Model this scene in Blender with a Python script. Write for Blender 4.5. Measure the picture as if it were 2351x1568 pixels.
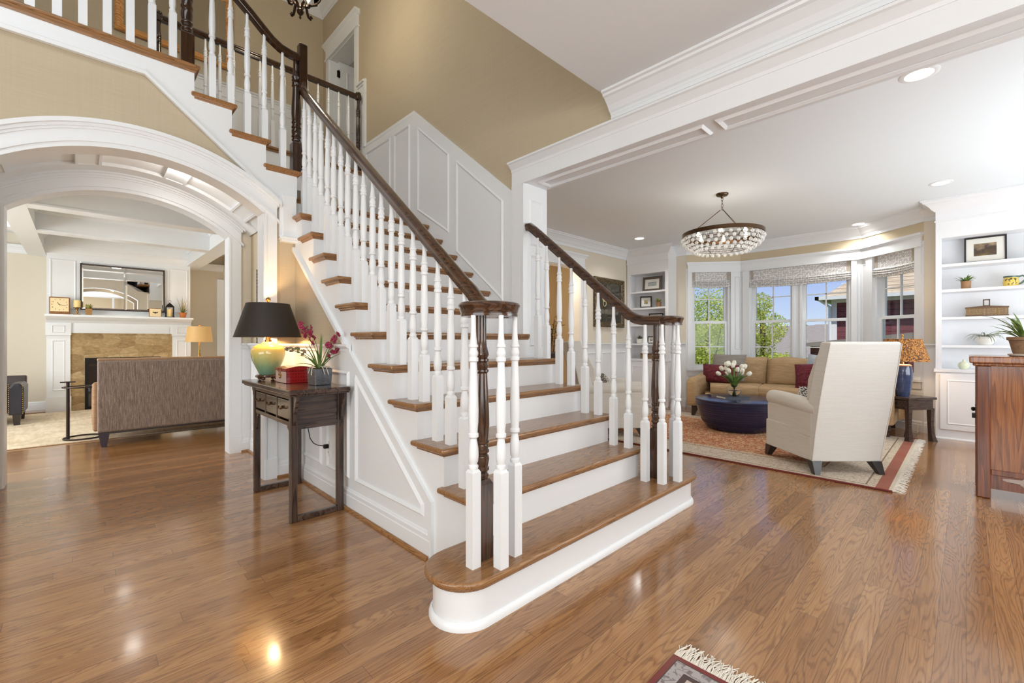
import bpy, bmesh, math, random
from mathutils import Vector, Matrix
from math import sin, cos, pi, radians, sqrt, atan2, floor
random.seed(7)
for o in list(bpy.data.objects):
    bpy.data.objects.remove(o)
SC = bpy.context.scene
COL = SC.collection
# ------------------------------------------------------------------ camera
cam_d = bpy.data.cameras.new('camera')
cam = bpy.data.objects.new('camera', cam_d)
COL.objects.link(cam)
CA = math.atan((2218.5 - 1175.5) / 1017.0)
cam.location = (0, 0, 1.15)
cam.rotation_euler = (pi / 2, 0, CA - pi / 2)
cam_d.sensor_width = 36.0
cam_d.lens = 1017.0 / 2351 * 36.0
cam_d.shift_y = -2.0 / 2351
cam_d.clip_start = 0.02
cam_d.clip_end = 400
SC.camera = cam
# ------------------------------------------------------------------ view
vs = SC.view_settings
SC.display_settings.display_device = 'sRGB'
vs.view_transform = 'Standard'
vs.look = 'None'
vs.gamma = 1.0
vs.use_curve_mapping = False
vs.exposure = EXPO = 0.0
SC.cycles.max_bounces = 10
SC.cycles.diffuse_bounces = 5
SC.cycles.glossy_bounces = 4
SC.cycles.transmission_bounces = 8
SC.cycles.transparent_max_bounces = 8
SC.cycles.sample_clamp_indirect = 6.0
SC.cycles.caustics_reflective = False
SC.cycles.caustics_refractive = False
# ------------------------------------------------------------------ sky
w = bpy.data.worlds.new('sky')
SC.world = w
w.use_nodes = True
nt = w.node_tree
nt.nodes.clear()
_tc = nt.nodes.new('ShaderNodeTexCoord')
_sx = nt.nodes.new('ShaderNodeSeparateXYZ')
_cr = nt.nodes.new('ShaderNodeValToRGB')
_bg = nt.nodes.new('ShaderNodeBackground')
_ow = nt.nodes.new('ShaderNodeOutputWorld')
nt.links.new(_tc.outputs['Generated'], _sx.inputs[0])
nt.links.new(_sx.outputs[2], _cr.inputs[0])
nt.links.new(_cr.outputs[0], _bg.inputs[0])
nt.links.new(_bg.outputs[0], _ow.inputs[0])
_e = _cr.color_ramp.elements
_e[0].position = 0.0
_e[0].color = (0.72, 0.84, 1.0, 1)
_e[1].position = 1.0
_e[1].color = (0.22, 0.36, 0.85, 1)
_k = _e.new(0.03); _k.color = (0.66, 0.79, 1.0, 1)
_k = _e.new(0.12); _k.color = (0.42, 0.55, 0.95, 1)
_k = _e.new(0.4); _k.color = (0.32, 0.46, 0.9, 1)
_bg.inputs[1].default_value = 1.0
# ------------------------------------------------------------------ sun, fill lights and window portals
def light(name, kind, loc, power, color=(1, 1, 1), rot=None, **kw):
    d = bpy.data.lights.new(name, kind)
    d.energy = power
    d.color = color
    for k, v in kw.items():
        setattr(d, k, v)
    o = bpy.data.objects.new(name, d)
    COL.objects.link(o)
    o.location = loc
    if rot is not None:
        o.rotation_euler = Vector(rot).to_track_quat('-Z', 'Y').to_euler()
    return o
light('sun', 'SUN', (-20, -10, 30), 5.6, (1.0, 0.96, 0.88), (0.42, 0.30, -0.86), angle=0.01)
# added area fill lights out of view, placed like daylight from windows
FILLC = (0.86, 0.94, 1.0)
light('front_hall_fill', 'AREA', (-0.2, -3.35, 1.7), 165, FILLC, (0.1, 1, 0.55), shape='RECTANGLE', size=4.6, size_y=2.4)
light('dining_room_fill', 'AREA', (-3.85, 1.0, 1.6), 150, FILLC, (1, 0.1, 0.35), shape='RECTANGLE', size=4.0, size_y=2.2)
light('family_room_fill', 'AREA', (-3.4, 7.0, 1.6), 150, FILLC, (1, 0.05, 0.35), shape='RECTANGLE', size=3.0, size_y=2.2)
light('living_room_fill', 'AREA', (5.2, -1.9, 1.6), 150, FILLC, (-0.05, 1, 0.6), shape='RECTANGLE', size=3.4, size_y=2.2)  # fill panel tilted up towards the living room ceiling
light('upper_hall_fill', 'AREA', (-0.6, 1.85, 4.7), 60, FILLC, (0.1, 1, -0.1), shape='RECTANGLE', size=3.0, size_y=1.8)  # stairwell fill light, no window is built here
for (_x, _y, _rx, _ry, _w) in ((8.2, 1.87, -1, 0, 1.4), (7.98, 3.14, -0.77, -0.64, 0.6), (7.98, 0.6, -0.76, 0.65, 0.6)):
    _l = light('bay_window_portal', 'AREA', (_x + (-_rx) * 0.12, _y + (-_ry) * 0.12, 1.45), 1, (1, 1, 1), (_rx, _ry, 0), shape='RECTANGLE', size=_w, size_y=1.7)
    _l.data.cycles.is_portal = True
# ------------------------------------------------------------------ materials
MATS = {}
def new_mat(name):
    m = bpy.data.materials.new(name)
    m.use_nodes = True
    n = m.node_tree
    n.nodes.clear()
    out = n.nodes.new('ShaderNodeOutputMaterial')
    b = n.nodes.new('ShaderNodeBsdfPrincipled')
    n.links.new(b.outputs[0], out.inputs[0])
    MATS[name] = m
    return m, n, b
def srgb(r, g=None, b=None):
    if g is None:
        g = b = r
    f = lambda c: (c / 255 / 12.92) if c / 255 <= 0.04045 else ((c / 255 + 0.055) / 1.055) ** 2.4
    return (f(r), f(g), f(b), 1)
class NB:
    """tiny node-graph helper"""
    def __init__(s, n):
        s.n = n
    def val(s, x, sock):
        if hasattr(x, 'is_linked') or hasattr(x, 'links'):
            s.n.links.new(x, sock)
        else:
            sock.default_value = x
    def math(s, op, a, b=0.0, c=None, clamp=False):
        q = s.n.nodes.new('ShaderNodeMath')
        q.operation = op
        q.use_clamp = clamp
        s.val(a, q.inputs[0]); s.val(b, q.inputs[1])
        if c is not None:
            s.val(c, q.inputs[2])
        return q.outputs[0]
    def co(s):
        return s.n.nodes.new('ShaderNodeTexCoord').outputs['Object']
    def sep(s, v):
        q = s.n.nodes.new('ShaderNodeSeparateXYZ')
        s.n.links.new(v, q.inputs[0])
        return q.outputs
    def comb(s, x, y, z=0.0):
        q = s.n.nodes.new('ShaderNodeCombineXYZ')
        s.val(x, q.inputs[0]); s.val(y, q.inputs[1]); s.val(z, q.inputs[2])
        return q.outputs[0]
    def map(s, v, sc=(1, 1, 1), loc=(0, 0, 0), rot=(0, 0, 0)):
        q = s.n.nodes.new('ShaderNodeMapping')
        s.n.links.new(v, q.inputs[0])
        q.inputs['Scale'].default_value = sc
        q.inputs['Location'].default_value = loc
        q.inputs['Rotation'].default_value = rot
        return q.outputs[0]
    def noise(s, v, scale=5, detail=2, rough=0.5, dist=0.0):
        q = s.n.nodes.new('ShaderNodeTexNoise')
        if v is not None:
            s.n.links.new(v, q.inputs['Vector'])
        q.inputs['Scale'].default_value = scale
        q.inputs['Detail'].default_value = detail
        q.inputs['Roughness'].default_value = rough
        q.inputs['Distortion'].default_value = dist
        return q.outputs[0]
    def white(s, v):
        q = s.n.nodes.new('ShaderNodeTexWhiteNoise')
        q.noise_dimensions = '3D'
        s.n.links.new(v, q.inputs['Vector'])
        return q.outputs[0]
    def voro(s, v, scale=5, feature='F1', rnd=1.0, dims='3D'):
        q = s.n.nodes.new('ShaderNodeTexVoronoi')
        q.voronoi_dimensions = dims
        q.feature = feature
        s.n.links.new(v, q.inputs['Vector'])
        q.inputs['Scale'].default_value = scale
        q.inputs['Randomness'].default_value = rnd
        return q.outputs
    def ramp(s, f, stops, interp='LINEAR'):
        q = s.n.nodes.new('ShaderNodeValToRGB')
        s.val(f, q.inputs[0])
        cr = q.color_ramp
        cr.interpolation = interp
        while len(cr.elements) < len(stops):
            cr.elements.new(0.5)
        for e, (p, c) in zip(cr.elements, stops):
            e.position = p
            e.color = c if not isinstance(c, (int, float)) else (c, c, c, 1)
        return q.outputs[0]
    def mix(s, f, a, b, mode='MIX'):
        q = s.n.nodes.new('ShaderNodeMix')
        q.data_type = 'RGBA'
        q.blend_type = mode
        s.val(f, q.inputs[0])
        s.val(a, q.inputs[6]); s.val(b, q.inputs[7])
        return q.outputs[2]
    def bump(s, h, b, strength=0.2, dist=0.01):
        q = s.n.nodes.new('ShaderNodeBump')
        q.inputs['Strength'].default_value = strength
        q.inputs['Distance'].default_value = dist
        s.n.links.new(h, q.inputs['Height'])
        s.n.links.new(q.outputs[0], b.inputs['Normal'])
def plain(name, col, rough=0.5, metal=0.0, noise=0.03, nscale=30, coat=0.0, bump=0.0, spec=None, sc=(1, 1, 1)):
    """flat colour with a faint procedural mottle"""
    m, n, b = new_mat(name)
    k = NB(n)
    f = k.noise(k.map(k.co(), sc), nscale, 3)
    c2 = tuple(min(1, c * (1 + noise * 2)) for c in col[:3]) + (1,)
    c1 = tuple(c * (1 - noise * 2) for c in col[:3]) + (1,)
    n.links.new(k.mix(f, c1, c2), b.inputs['Base Color'])
    b.inputs['Roughness'].default_value = rough
    b.inputs['Metallic'].default_value = metal
    if coat:
        b.inputs['Coat Weight'].default_value = coat
        b.inputs['Coat Roughness'].default_value = 0.08
    if spec is not None:
        b.inputs['Specular IOR Level'].default_value = spec
    if bump:
        k.bump(f, b, bump, 0.004)
    return m
def wood(name, dark, mid, light_, rough=0.3, along=0, scale=1.0, coat=0.0, lines=10.0, fig=0.55):
    """streaky wood grain running along local axis `along`"""
    m, n, b = new_mat(name)
    k = NB(n)
    s = [11.0 * scale] * 3
    s[along] = 0.9 * scale
    v = k.map(k.co(), tuple(s))
    base = k.noise(v, 1.0, 2, 0.5)
    rings = k.math('FRACT', k.math('MULTIPLY', base, lines))
    ring = k.ramp(rings, [(0.0, 0.0), (0.12, 1.0), (0.55, 0.8), (1.0, 0.15)])
    s2 = [170.0 * scale] * 3
    s2[along] = 4.0 * scale
    fine = k.noise(k.map(k.co(), tuple(s2)), 1.0, 2, 0.6)
    tone = k.noise(k.map(k.co(), (1.3, 1.3, 1.3)), 1.0, 1)
    c = k.ramp(k.math('ADD', k.math('MULTIPLY', ring, fig), k.math('MULTIPLY', fine, 1 - fig)), [(0.15, dark), (0.55, mid), (0.9, light_)])
    c = k.mix(k.math('MULTIPLY', tone, 0.35), c, k.mix(0.5, c, dark))
    n.links.new(c, b.inputs['Base Color'])
    b.inputs['Roughness'].default_value = rough
    if coat:
        b.inputs['Coat Weight'].default_value = coat
        b.inputs['Coat Roughness'].default_value = 0.1
    k.bump(fine, b, 0.08, 0.002)
    return m
def floor_mat(name, pal, w=0.083, L=1.25):
    m, n, b = new_mat(name)
    k = NB(n)
    x, y, z = k.sep(k.co())
    row = k.math('FLOOR', k.math('DIVIDE', y, w))
    rr = k.white(k.comb(row, 3.7, 1.1))
    xx = k.math('ADD', k.math('DIVIDE', x, L), k.math('MULTIPLY', rr, 7.3))
    cid = k.math('FLOOR', xx)
    pid = k.white(k.comb(row, cid, 5.5))
    pid2 = k.white(k.comb(row, cid, 9.1))
    fy = k.math('FRACT', k.math('DIVIDE', y, w))
    fx = k.math('FRACT', xx)
    ey = k.math('MINIMUM', fy, k.math('SUBTRACT', 1.0, fy))
    ex = k.math('MINIMUM', fx, k.math('SUBTRACT', 1.0, fx))
    gap = k.math('MINIMUM', k.math('MULTIPLY', ey, w), k.math('MULTIPLY', ex, L))
    gapf = k.math('MULTIPLY', k.math('LESS_THAN', gap, 0.0009), 0.6)
    v = k.comb(k.math('ADD', k.math('MULTIPLY', x, 0.8), k.math('MULTIPLY', pid, 37.0)), k.math('ADD', k.math('MULTIPLY', y, 8.5), k.math('MULTIPLY', pid2, 53.0)), z)
    base = k.noise(v, 1.25, 2, 0.4, 0.25)
    jig = k.noise(k.comb(k.math('MULTIPLY', x, 30.0), k.math('MULTIPLY', y, 90.0), pid), 1.0, 1)
    rings = k.math('FRACT', k.math('ADD', k.math('MULTIPLY', base, 22.0), k.math('MULTIPLY', jig, 0.35)))
    ring = k.ramp(rings, [(0.0, 0.0), (0.14, 0.1), (0.3, 0.95), (0.75, 1.0), (0.92, 0.5), (1.0, 0.1)])
    fine = k.noise(k.comb(k.math('MULTIPLY', x, 5.0), k.math('MULTIPLY', y, 190.0), pid), 1.0, 2, 0.6)
    col = k.ramp(pid, [(0.0, pal[0]), (0.3, pal[1]), (0.65, pal[2]), (1.0, pal[3])])
    dk = k.mix(1.0, col, (0.50, 0.44, 0.40, 1), 'MULTIPLY')
    g = k.math('ADD', k.math('MULTIPLY', ring, 0.60), k.math('MULTIPLY', k.ramp(fine, [(0.34, 0.0), (0.58, 1.0)]), 0.40))
    c = k.mix(g, dk, col)
    c = k.mix(gapf, c, (0.035, 0.018, 0.008, 1))
    n.links.new(c, b.inputs['Base Color'])
    b.inputs['Roughness'].default_value = 0.2
    n.links.new(k.ramp(fine, [(0.2, 0.27), (0.8, 0.17)]), b.inputs['Roughness'])
    b.inputs['Coat Weight'].default_value = 0.5
    b.inputs['Coat Roughness'].default_value = 0.1
    k.bump(k.math('SUBTRACT', 1.0, gapf), b, 0.25, 0.001)
    return m
def cloth(name, c1, c2, sx=160, sy=160, rough=0.9, amt=1.0, grid=False):
    m, n, b = new_mat(name)
    k = NB(n)
    co = k.co()
    a = k.noise(k.map(co, (sx, 6, sx)), 1.0, 2)
    d = k.noise(k.map(co, (6, 6, sy)), 1.0, 2)
    f = k.math('MULTIPLY', k.math('ADD', a, d), 0.5)
    if grid:
        x, y, z = k.sep(co)
        gx = k.math('FRACT', k.math('MULTIPLY', k.math('ADD', x, y), 90))
        gz = k.math('FRACT', k.math('MULTIPLY', z, 70))
        gg = k.math('MAXIMUM', k.math('LESS_THAN', gx, 0.22), k.math('LESS_THAN', gz, 0.25))
        f = k.math('SUBTRACT', f, k.math('MULTIPLY', gg, 0.12))
    n.links.new(k.ramp(f, [(0.36, c1), (0.62, c2)]), b.inputs['Base Color'])
    b.inputs['Roughness'].default_value = rough
    b.inputs['Specular IOR Level'].default_value = 0.15
    k.bump(f, b, 0.25 * amt, 0.002)
    return m
def glassy(name, col=(1, 1, 1, 1), rough=0.0, ior=1.45):
    m, n, b = new_mat(name)
    b.inputs['Base Color'].default_value = col
    b.inputs['Roughness'].default_value = rough
    b.inputs['IOR'].default_value = ior
    b.inputs['Transmission Weight'].default_value = 1.0
    return m
def pane_mat(name, ior=1.25):
    """thin window pane: clear with a faint mirror"""
    m, n, b = new_mat(name)
    n.nodes.remove(b)
    out = [q for q in n.nodes if q.type == 'OUTPUT_MATERIAL'][0]
    t = n.nodes.new('ShaderNodeBsdfTransparent')
    t.inputs[0].default_value = (0.97, 0.985, 0.98, 1)
    g = n.nodes.new('ShaderNodeBsdfGlossy')
    g.inputs['Roughness'].default_value = 0.01
    fr = n.nodes.new('ShaderNodeFresnel')
    fr.inputs[0].default_value = ior
    mx = n.nodes.new('ShaderNodeMixShader')
    n.links.new(fr.outputs[0], mx.inputs[0])
    n.links.new(t.outputs[0], mx.inputs[1])
    n.links.new(g.outputs[0], mx.inputs[2])
    n.links.new(mx.outputs[0], out.inputs[0])
    return m
def emit(name, col, strength):
    m, n, b = new_mat(name)
    b.inputs['Base Color'].default_value = (0.8, 0.8, 0.8, 1)
    b.inputs['Emission Color'].default_value = col
    b.inputs['Emission Strength'].default_value = strength
    return m
WHITE = plain('white_trim_paint', srgb(236, 239, 242), 0.32, noise=0.006)
CEIL = plain('ceiling_paint', srgb(236, 240, 243), 0.85, noise=0.004)
def grass_wall(name, col):
    m, n, b = new_mat(name)
    k = NB(n)
    co = k.co()
    a = k.noise(k.map(co, (3, 3, 260)), 1.0, 2)
    d = k.noise(k.map(co, (160, 160, 2)), 1.0, 2)
    f = k.math('ADD', k.math('MULTIPLY', a, 0.65), k.math('MULTIPLY', d, 0.35))
    n.links.new(k.ramp(f, [(0.3, tuple(c * 0.93 for c in col[:3]) + (1,)), (0.7, tuple(min(1, c * 1.06) for c in col[:3]) + (1,))]), b.inputs['Base Color'])
    b.inputs['Roughness'].default_value = 0.75
    b.inputs['Specular IOR Level'].default_value = 0.25
    k.bump(f, b, 0.12, 0.002)
    return m
TAN = grass_wall('tan_grasscloth', srgb(193, 179, 154))
CREAM = plain('cream_wall_paint', srgb(222, 213, 196), 0.7, noise=0.008)
TANP = plain('tan_wall_paint', srgb(206, 190, 160), 0.7, noise=0.01)
FLOOR = floor_mat('oak_floor', [srgb(148, 104, 64), srgb(166, 120, 76), srgb(180, 134, 88), srgb(156, 111, 69)])
OAK = wood('oak_tread', srgb(100, 70, 42), srgb(146, 104, 64), srgb(172, 128, 84), 0.25, 0, 1.5, 0.25, 16.0, 0.45)
OAKY = wood('oak_tread_side', srgb(100, 68, 38), srgb(150, 104, 60), srgb(178, 130, 80), 0.25, 1, 1.5, 0.25, 16.0, 0.45)
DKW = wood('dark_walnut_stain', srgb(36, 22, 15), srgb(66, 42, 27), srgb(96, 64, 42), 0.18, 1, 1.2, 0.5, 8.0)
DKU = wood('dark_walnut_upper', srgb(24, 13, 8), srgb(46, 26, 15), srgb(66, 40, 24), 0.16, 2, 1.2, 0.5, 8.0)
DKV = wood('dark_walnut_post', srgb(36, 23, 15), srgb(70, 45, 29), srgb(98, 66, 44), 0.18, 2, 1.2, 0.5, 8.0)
GLASS = pane_mat('window_glass')
def crystal_mat(name):
    m = pane_mat(name, 1.7)
    n = m.node_tree
    out = [q for q in n.nodes if q.type == 'OUTPUT_MATERIAL'][0]
    src = out.inputs[0].links[0].from_socket
    d = n.nodes.new('ShaderNodeBsdfDiffuse'); d.inputs[0].default_value = (0.95, 0.95, 0.95, 1)
    t = n.nodes.new('ShaderNodeBsdfTranslucent'); t.inputs[0].default_value = (0.95, 0.95, 0.95, 1)
    a = n.nodes.new('ShaderNodeAddShader'); mx = n.nodes.new('ShaderNodeMixShader')
    mx.inputs[0].default_value = 0.22  # white mixed into the crystal, standing in for sparkle
    n.links.new(d.outputs[0], a.inputs[0]); n.links.new(t.outputs[0], a.inputs[1])
    n.links.new(src, mx.inputs[1]); n.links.new(a.outputs[0], mx.inputs[2]); n.links.new(mx.outputs[0], out.inputs[0])
    return m
CRYSTAL = crystal_mat('whitened_crystal')
BLACKM = plain('black_iron', srgb(34, 31, 30), 0.4, 0.6)
BRONZE = plain('bronze_metal', srgb(92, 70, 50), 0.3, 0.9)
BRASS = plain('brass', srgb(170, 132, 78), 0.25, 1.0)
POTLENS = emit('lamp_lens', (1, 0.97, 0.92, 1), 3.0)
MIRROR = plain('mirror_glass', (0.9, 0.9, 0.9, 1), 0.01, 1.0, noise=0.0)
# ------------------------------------------------------------------ mesh helpers
class MB:
    def __init__(s, M=None):
        s.v = []; s.f = []; s.fm = []; s.mi = 0; s.M = M
    def add(s, vs_, fs_):
        o = len(s.v)
        if s.M is not None:
            vs_ = [s.M @ Vector(p) for p in vs_]
        s.v += [tuple(p) for p in vs_]
        for f in fs_:
            s.f.append([i + o for i in f]); s.fm.append(s.mi)
        return s
    def box(s, x0, x1, y0, y1, z0, z1):
        x0, x1 = min(x0, x1), max(x0, x1); y0, y1 = min(y0, y1), max(y0, y1); z0, z1 = min(z0, z1), max(z0, z1)
        return s.add([(x0, y0, z0), (x1, y0, z0), (x1, y1, z0), (x0, y1, z0), (x0, y0, z1), (x1, y0, z1), (x1, y1, z1), (x0, y1, z1)],
                     [(3, 2, 1, 0), (4, 5, 6, 7), (0, 1, 5, 4), (1, 2, 6, 5), (2, 3, 7, 6), (3, 0, 4, 7)])
    def taper(s, c0, h0, c1, h1):
        """box between bottom rect centre c0 half h0 and top rect centre c1 half h1"""
        V = []
        for c, h in ((c0, h0), (c1, h1)):
            for sx, sy in ((-1, -1), (1, -1), (1, 1), (-1, 1)):
                V.append((c[0] + sx * h[0], c[1] + sy * h[1], c[2]))
        return s.add(V, [(3, 2, 1, 0), (4, 5, 6, 7), (0, 1, 5, 4), (1, 2, 6, 5), (2, 3, 7, 6), (3, 0, 4, 7)])
    def prism(s, poly, axis, a, b):
        """extrude 2D polygon; axis 'x': poly=(y,z); 'y': (x,z); 'z': (x,y)"""
        n = len(poly)
        mk = {'x': lambda p, t: (t, p[0], p[1]), 'y': lambda p, t: (p[0], t, p[1]), 'z': lambda p, t: (p[0], p[1], t)}[axis]
        V = [mk(p, a) for p in poly] + [mk(p, b) for p in poly]
        F = [list(range(n))[::-1], list(range(n, 2 * n))] + [(i, (i + 1) % n, n + (i + 1) % n, n + i) for i in range(n)]
        return s.add(V, F)
    def lathe(s, prof, c=(0, 0, 0), seg=24, a0=0.0, a1=2 * pi, sx=1.0, sy=1.0, cap=True):
        full = abs(a1 - a0 - 2 * pi) < 1e-6
        na = seg if full else seg + 1
        V = []; F = []
        for (r, z) in prof:
            for i in range(na):
                t = a0 + (a1 - a0) * i / seg
                V.append((c[0] + r * cos(t) * sx, c[1] + r * sin(t) * sy, c[2] + z))
        for j in range(len(prof) - 1):
            for i in range(seg if not full else na):
                i2 = (i + 1) % na
                F.append((j * na + i, j * na + i2, (j + 1) * na + i2, (j + 1) * na + i))
        if full and cap and tuple(prof[0]) != tuple(prof[-1]):
            if prof[0][0] > 1e-6: F.append(tuple(range(na))[::-1])
            if prof[-1][0] > 1e-6: F.append(tuple((len(prof) - 1) * na + i for i in range(na)))
        return s.add(V, F)
    def sweep(s, path, prof, up=(0, 0, 1), closed=False, caps=True, scale=None):
        """sweep closed 2D profile (side, up) along a 3D path"""
        P = [Vector(p) for p in path]
        n = len(P); m = len(prof)
        V = []; F = []
        U0 = Vector(up)
        for i in range(n):
            if closed:
                t = (P[(i + 1) % n] - P[i - 1])
            else:
                t = P[min(i + 1, n - 1)] - P[max(i - 1, 0)]
            t = t.normalized()
            sd = t.cross(U0)
            if sd.length < 1e-5:
                sd = t.cross(Vector((1, 0, 0)))
            sd.normalize()
            u = sd.cross(t)
            k = scale[i] if scale else 1.0
            for a, b in prof:
                V.append(P[i] + sd * a * k + u * b * k)
        for i in range(n if closed else n - 1):
            j = (i + 1) % n
            for q in range(m):
                q2 = (q + 1) % m
                F.append((i * m + q, i * m + q2, j * m + q2, j * m + q))
        if caps and not closed:
            F.append(tuple(range(m))[::-1]); F.append(tuple((n - 1) * m + q for q in range(m)))
        return s.add(V, F)
    def tube(s, path, r=0.01, seg=8, closed=False, scale=None):
        return s.sweep(path, [(r * cos(2 * pi * i / seg), r * sin(2 * pi * i / seg)) for i in range(seg)], closed=closed, scale=scale)
    def mould(s, p0, p1, prof, out, m0=0.0, m1=0.0):
        """straight moulding p0->p1; profile (out, up); m0/m1 mitre slopes at the ends"""
        p0 = Vector(p0); p1 = Vector(p1); o = Vector(out).normalized(); t = (p1 - p0).normalized()
        n = len(prof)
        V = [p0 + o * a + Vector((0, 0, b)) - t * (m0 * a) for a, b in prof] + [p1 + o * a + Vector((0, 0, b)) + t * (m1 * a) for a, b in prof]
        F = [tuple(range(n)), tuple(range(n, 2 * n))[::-1]] + [((i + 1) % n, i, n + i, n + (i + 1) % n) for i in range(n)]
        return s.add(V, F)
    def bars(s, pts, w, h, nrm, closed=True):
        """flat moulding bars along a polygon lying on a plane, standing h proud along nrm"""
        N = Vector(nrm).normalized()
        P = [Vector(p) for p in pts]
        k = len(P)
        V = []; cen = sum(P, Vector()) / k
        outer, inner = [], []
        for i in range(k):
            a, b, c = P[i - 1], P[i], P[(i + 1) % k]
            d0 = (b - a).normalized(); d1 = (c - b).normalized()
            n0 = N.cross(d0); n1 = N.cross(d1)
            if n0.dot(cen - b) < 0: n0 = -n0; n1 = -n1
            bis = (n0 + n1)
            bis = bis / max(0.2, bis.dot(n0)) if bis.length > 1e-6 else n0
            outer.append(b); inner.append(b + bis * w)
        mid = [(o + i_) / 2 for o, i_ in zip(outer, inner)]
        V = outer + [m_ + N * h for m_ in mid] + [i_ + N * h * 0.35 for i_ in inner] + inner
        F = []
        for i in range(k):
            j = (i + 1) % k
            for l in range(3):
                F.append((l * k + i, l * k + j, (l + 1) * k + j, (l + 1) * k + i))
        return s.add(V, F)
    def ball(s, c, r, seg=12, rings=8, sx=1, sy=1, sz=1):
        pr = [(r * sin(pi * i / rings), -r * cos(pi * i / rings) * sz) for i in range(rings + 1)]
        return s.lathe(pr, c, seg, sx=sx, sy=sy)
    def pillow(s, W, H, T, n=12, puff=0.55, M=None):
        """cushion centred at origin in the XZ plane, thickness along Y"""
        V = []; F = []
        for side in (-1, 1):
            for j in range(n + 1):
                for i in range(n + 1):
                    u = i / n * 2 - 1; v = j / n * 2 - 1
                    e = (max(0, 1 - u * u) * max(0, 1 - v * v)) ** puff
                    pin = 1 - 0.06 * (1 - abs(u)) * (abs(v) ** 4) - 0.0
                    pin2 = 1 - 0.06 * (1 - abs(v)) * (abs(u) ** 4)
                    V.append((u * W / 2 * pin2, side * T / 2 * e, v * H / 2 * pin))
        N1 = (n + 1) ** 2
        for sd in (0, 1):
            for j in range(n):
                for i in range(n):
                    a = sd * N1 + j * (n + 1) + i
                    q = (a, a + 1, a + n + 2, a + n + 1)
                    F.append(q if sd == 0 else q[::-1])
        if M is not None:
            V = [M @ Vector(p) for p in V]
        return s.add(V, F)
    def obj(s, name, mat, parent=None, smooth=None, bevel=0.0, bseg=2, weld=False, sub=0, kind=None, loc=None):
        me = bpy.data.meshes.new(name)
        me.from_pydata(s.v, [], s.f)
        mats = mat if isinstance(mat, (list, tuple)) else [mat]
        for m_ in mats:
            me.materials.append(m_)
        if len(mats) > 1:
            for p, i in zip(me.polygons, s.fm):
                p.material_index = i
        bm = bmesh.new()
        bm.from_mesh(me)
        if weld:
            bmesh.ops.remove_doubles(bm, verts=bm.verts, dist=1e-5)
        bmesh.ops.recalc_face_normals(bm, faces=bm.faces)
        bm.to_mesh(me)
        bm.free()
        if smooth is not None:
            me.shade_smooth()
            me.set_sharp_from_angle(angle=radians(smooth))
        o = bpy.data.objects.new(name, me)
        COL.objects.link(o)
        if bevel:
            b = o.modifiers.new('bevel', 'BEVEL')
            b.width = bevel; b.segments = bseg; b.limit_method = 'ANGLE'; b.angle_limit = radians(40)
        if sub:
            b = o.modifiers.new('subdivision', 'SUBSURF')
            b.levels = sub; b.render_levels = sub
        if parent is not None:
            o.parent = parent
            if parent.get('worldbuilt'):
                o.matrix_parent_inverse = parent_inv(parent)
        if kind:
            o['kind'] = kind
        if loc:
            o.location = loc
        return o
ROOTM = {}
def parent_inv(p):
    return ROOTM[p.name]
def thing(name, label, cat, loc=(0, 0, 0), rz=0.0, group=None, world=False, kind=None):
    o = bpy.data.objects.new(name, None)
    o.empty_display_size = 0.1
    COL.objects.link(o)
    o.location = loc
    o.rotation_euler = (0, 0, rz)
    if label: o['label'] = label
    if cat: o['category'] = cat
    if group: o['group'] = group
    if kind: o['kind'] = kind
    if world:
        o['worldbuilt'] = 1
        ROOTM[o.name] = (Matrix.Translation(Vector(loc)) @ Matrix.Rotation(rz, 4, 'Z')).inverted()
    return o
def tag(o, label, cat, group=None):
    o['label'] = label; o['category'] = cat
    if group: o['group'] = group
    return o
def struct(o):
    o['kind'] = 'structure'
    return o
def sub(o):
    """mark a part built in its parent's coordinates"""
    return o
def copy_tree(o, parent=None):
    c = o.copy()
    COL.objects.link(c)
    if parent is not None:
        c.parent = parent
    for ch in list(o.children):
        copy_tree(ch, c)
    return c
def arc(cx, cy, r, a0, a1, n):
    return [(cx + r * cos(a0 + (a1 - a0) * i / n), cy + r * sin(a0 + (a1 - a0) * i / n)) for i in range(n + 1)]
CROWN = [(0, 0), (0.012, 0), (0.018, 0.012), (0.03, 0.02), (0.05, 0.05), (0.085, 0.085), (0.1, 0.092), (0.105, 0.105), (0.12, 0.11), (0.12, 0.125), (0, 0.125)]
def crown_prof(w=0.12, h=0.125, frieze=0.0):
    p = [(a / 0.12 * w, b / 0.125 * h - h) for a, b in CROWN]
    if frieze:
        p = [(0, -h - frieze), (0.014, -h - frieze), (0.014, -h - frieze + 0.008), (0.008, -h - frieze + 0.02), (0.008, -h)] + p[1:]
    return p
BASE = [(0, 0), (0.016, 0), (0.016, 0.095), (0.013, 0.1), (0.013, 0.122), (0.008, 0.13), (0.006, 0.137), (0, 0.14)]
SHOE = [(0, 0), (0.018, 0), (0.0175, 0.006), (0.014, 0.013), (0.008, 0.018), (0, 0.02)]
CHAIRR = [(0, 0), (0.012, 0.0), (0.014, 0.02), (0.03, 0.028), (0.036, 0.036), (0.036, 0.046), (0.03, 0.05), (0, 0.05)]
# ================================================================== SETTING
ZH, ZL, ZU = 2.89, 2.80, 6.35
XW, XW2 = 2.75, 3.02
RR, RUN = 0.201, 0.252
# ---- floor
fl = [(-4.0, -3.5), (7.7, -3.5), (7.7, 0.3), (8.28, 1.0), (8.28, 2.78), (7.7, 3.5), (7.7, 11.0), (-4.0, 11.0)]
struct(MB().prism(fl, 'z', -0.12, 0.0).obj('floor', FLOOR))
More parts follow.
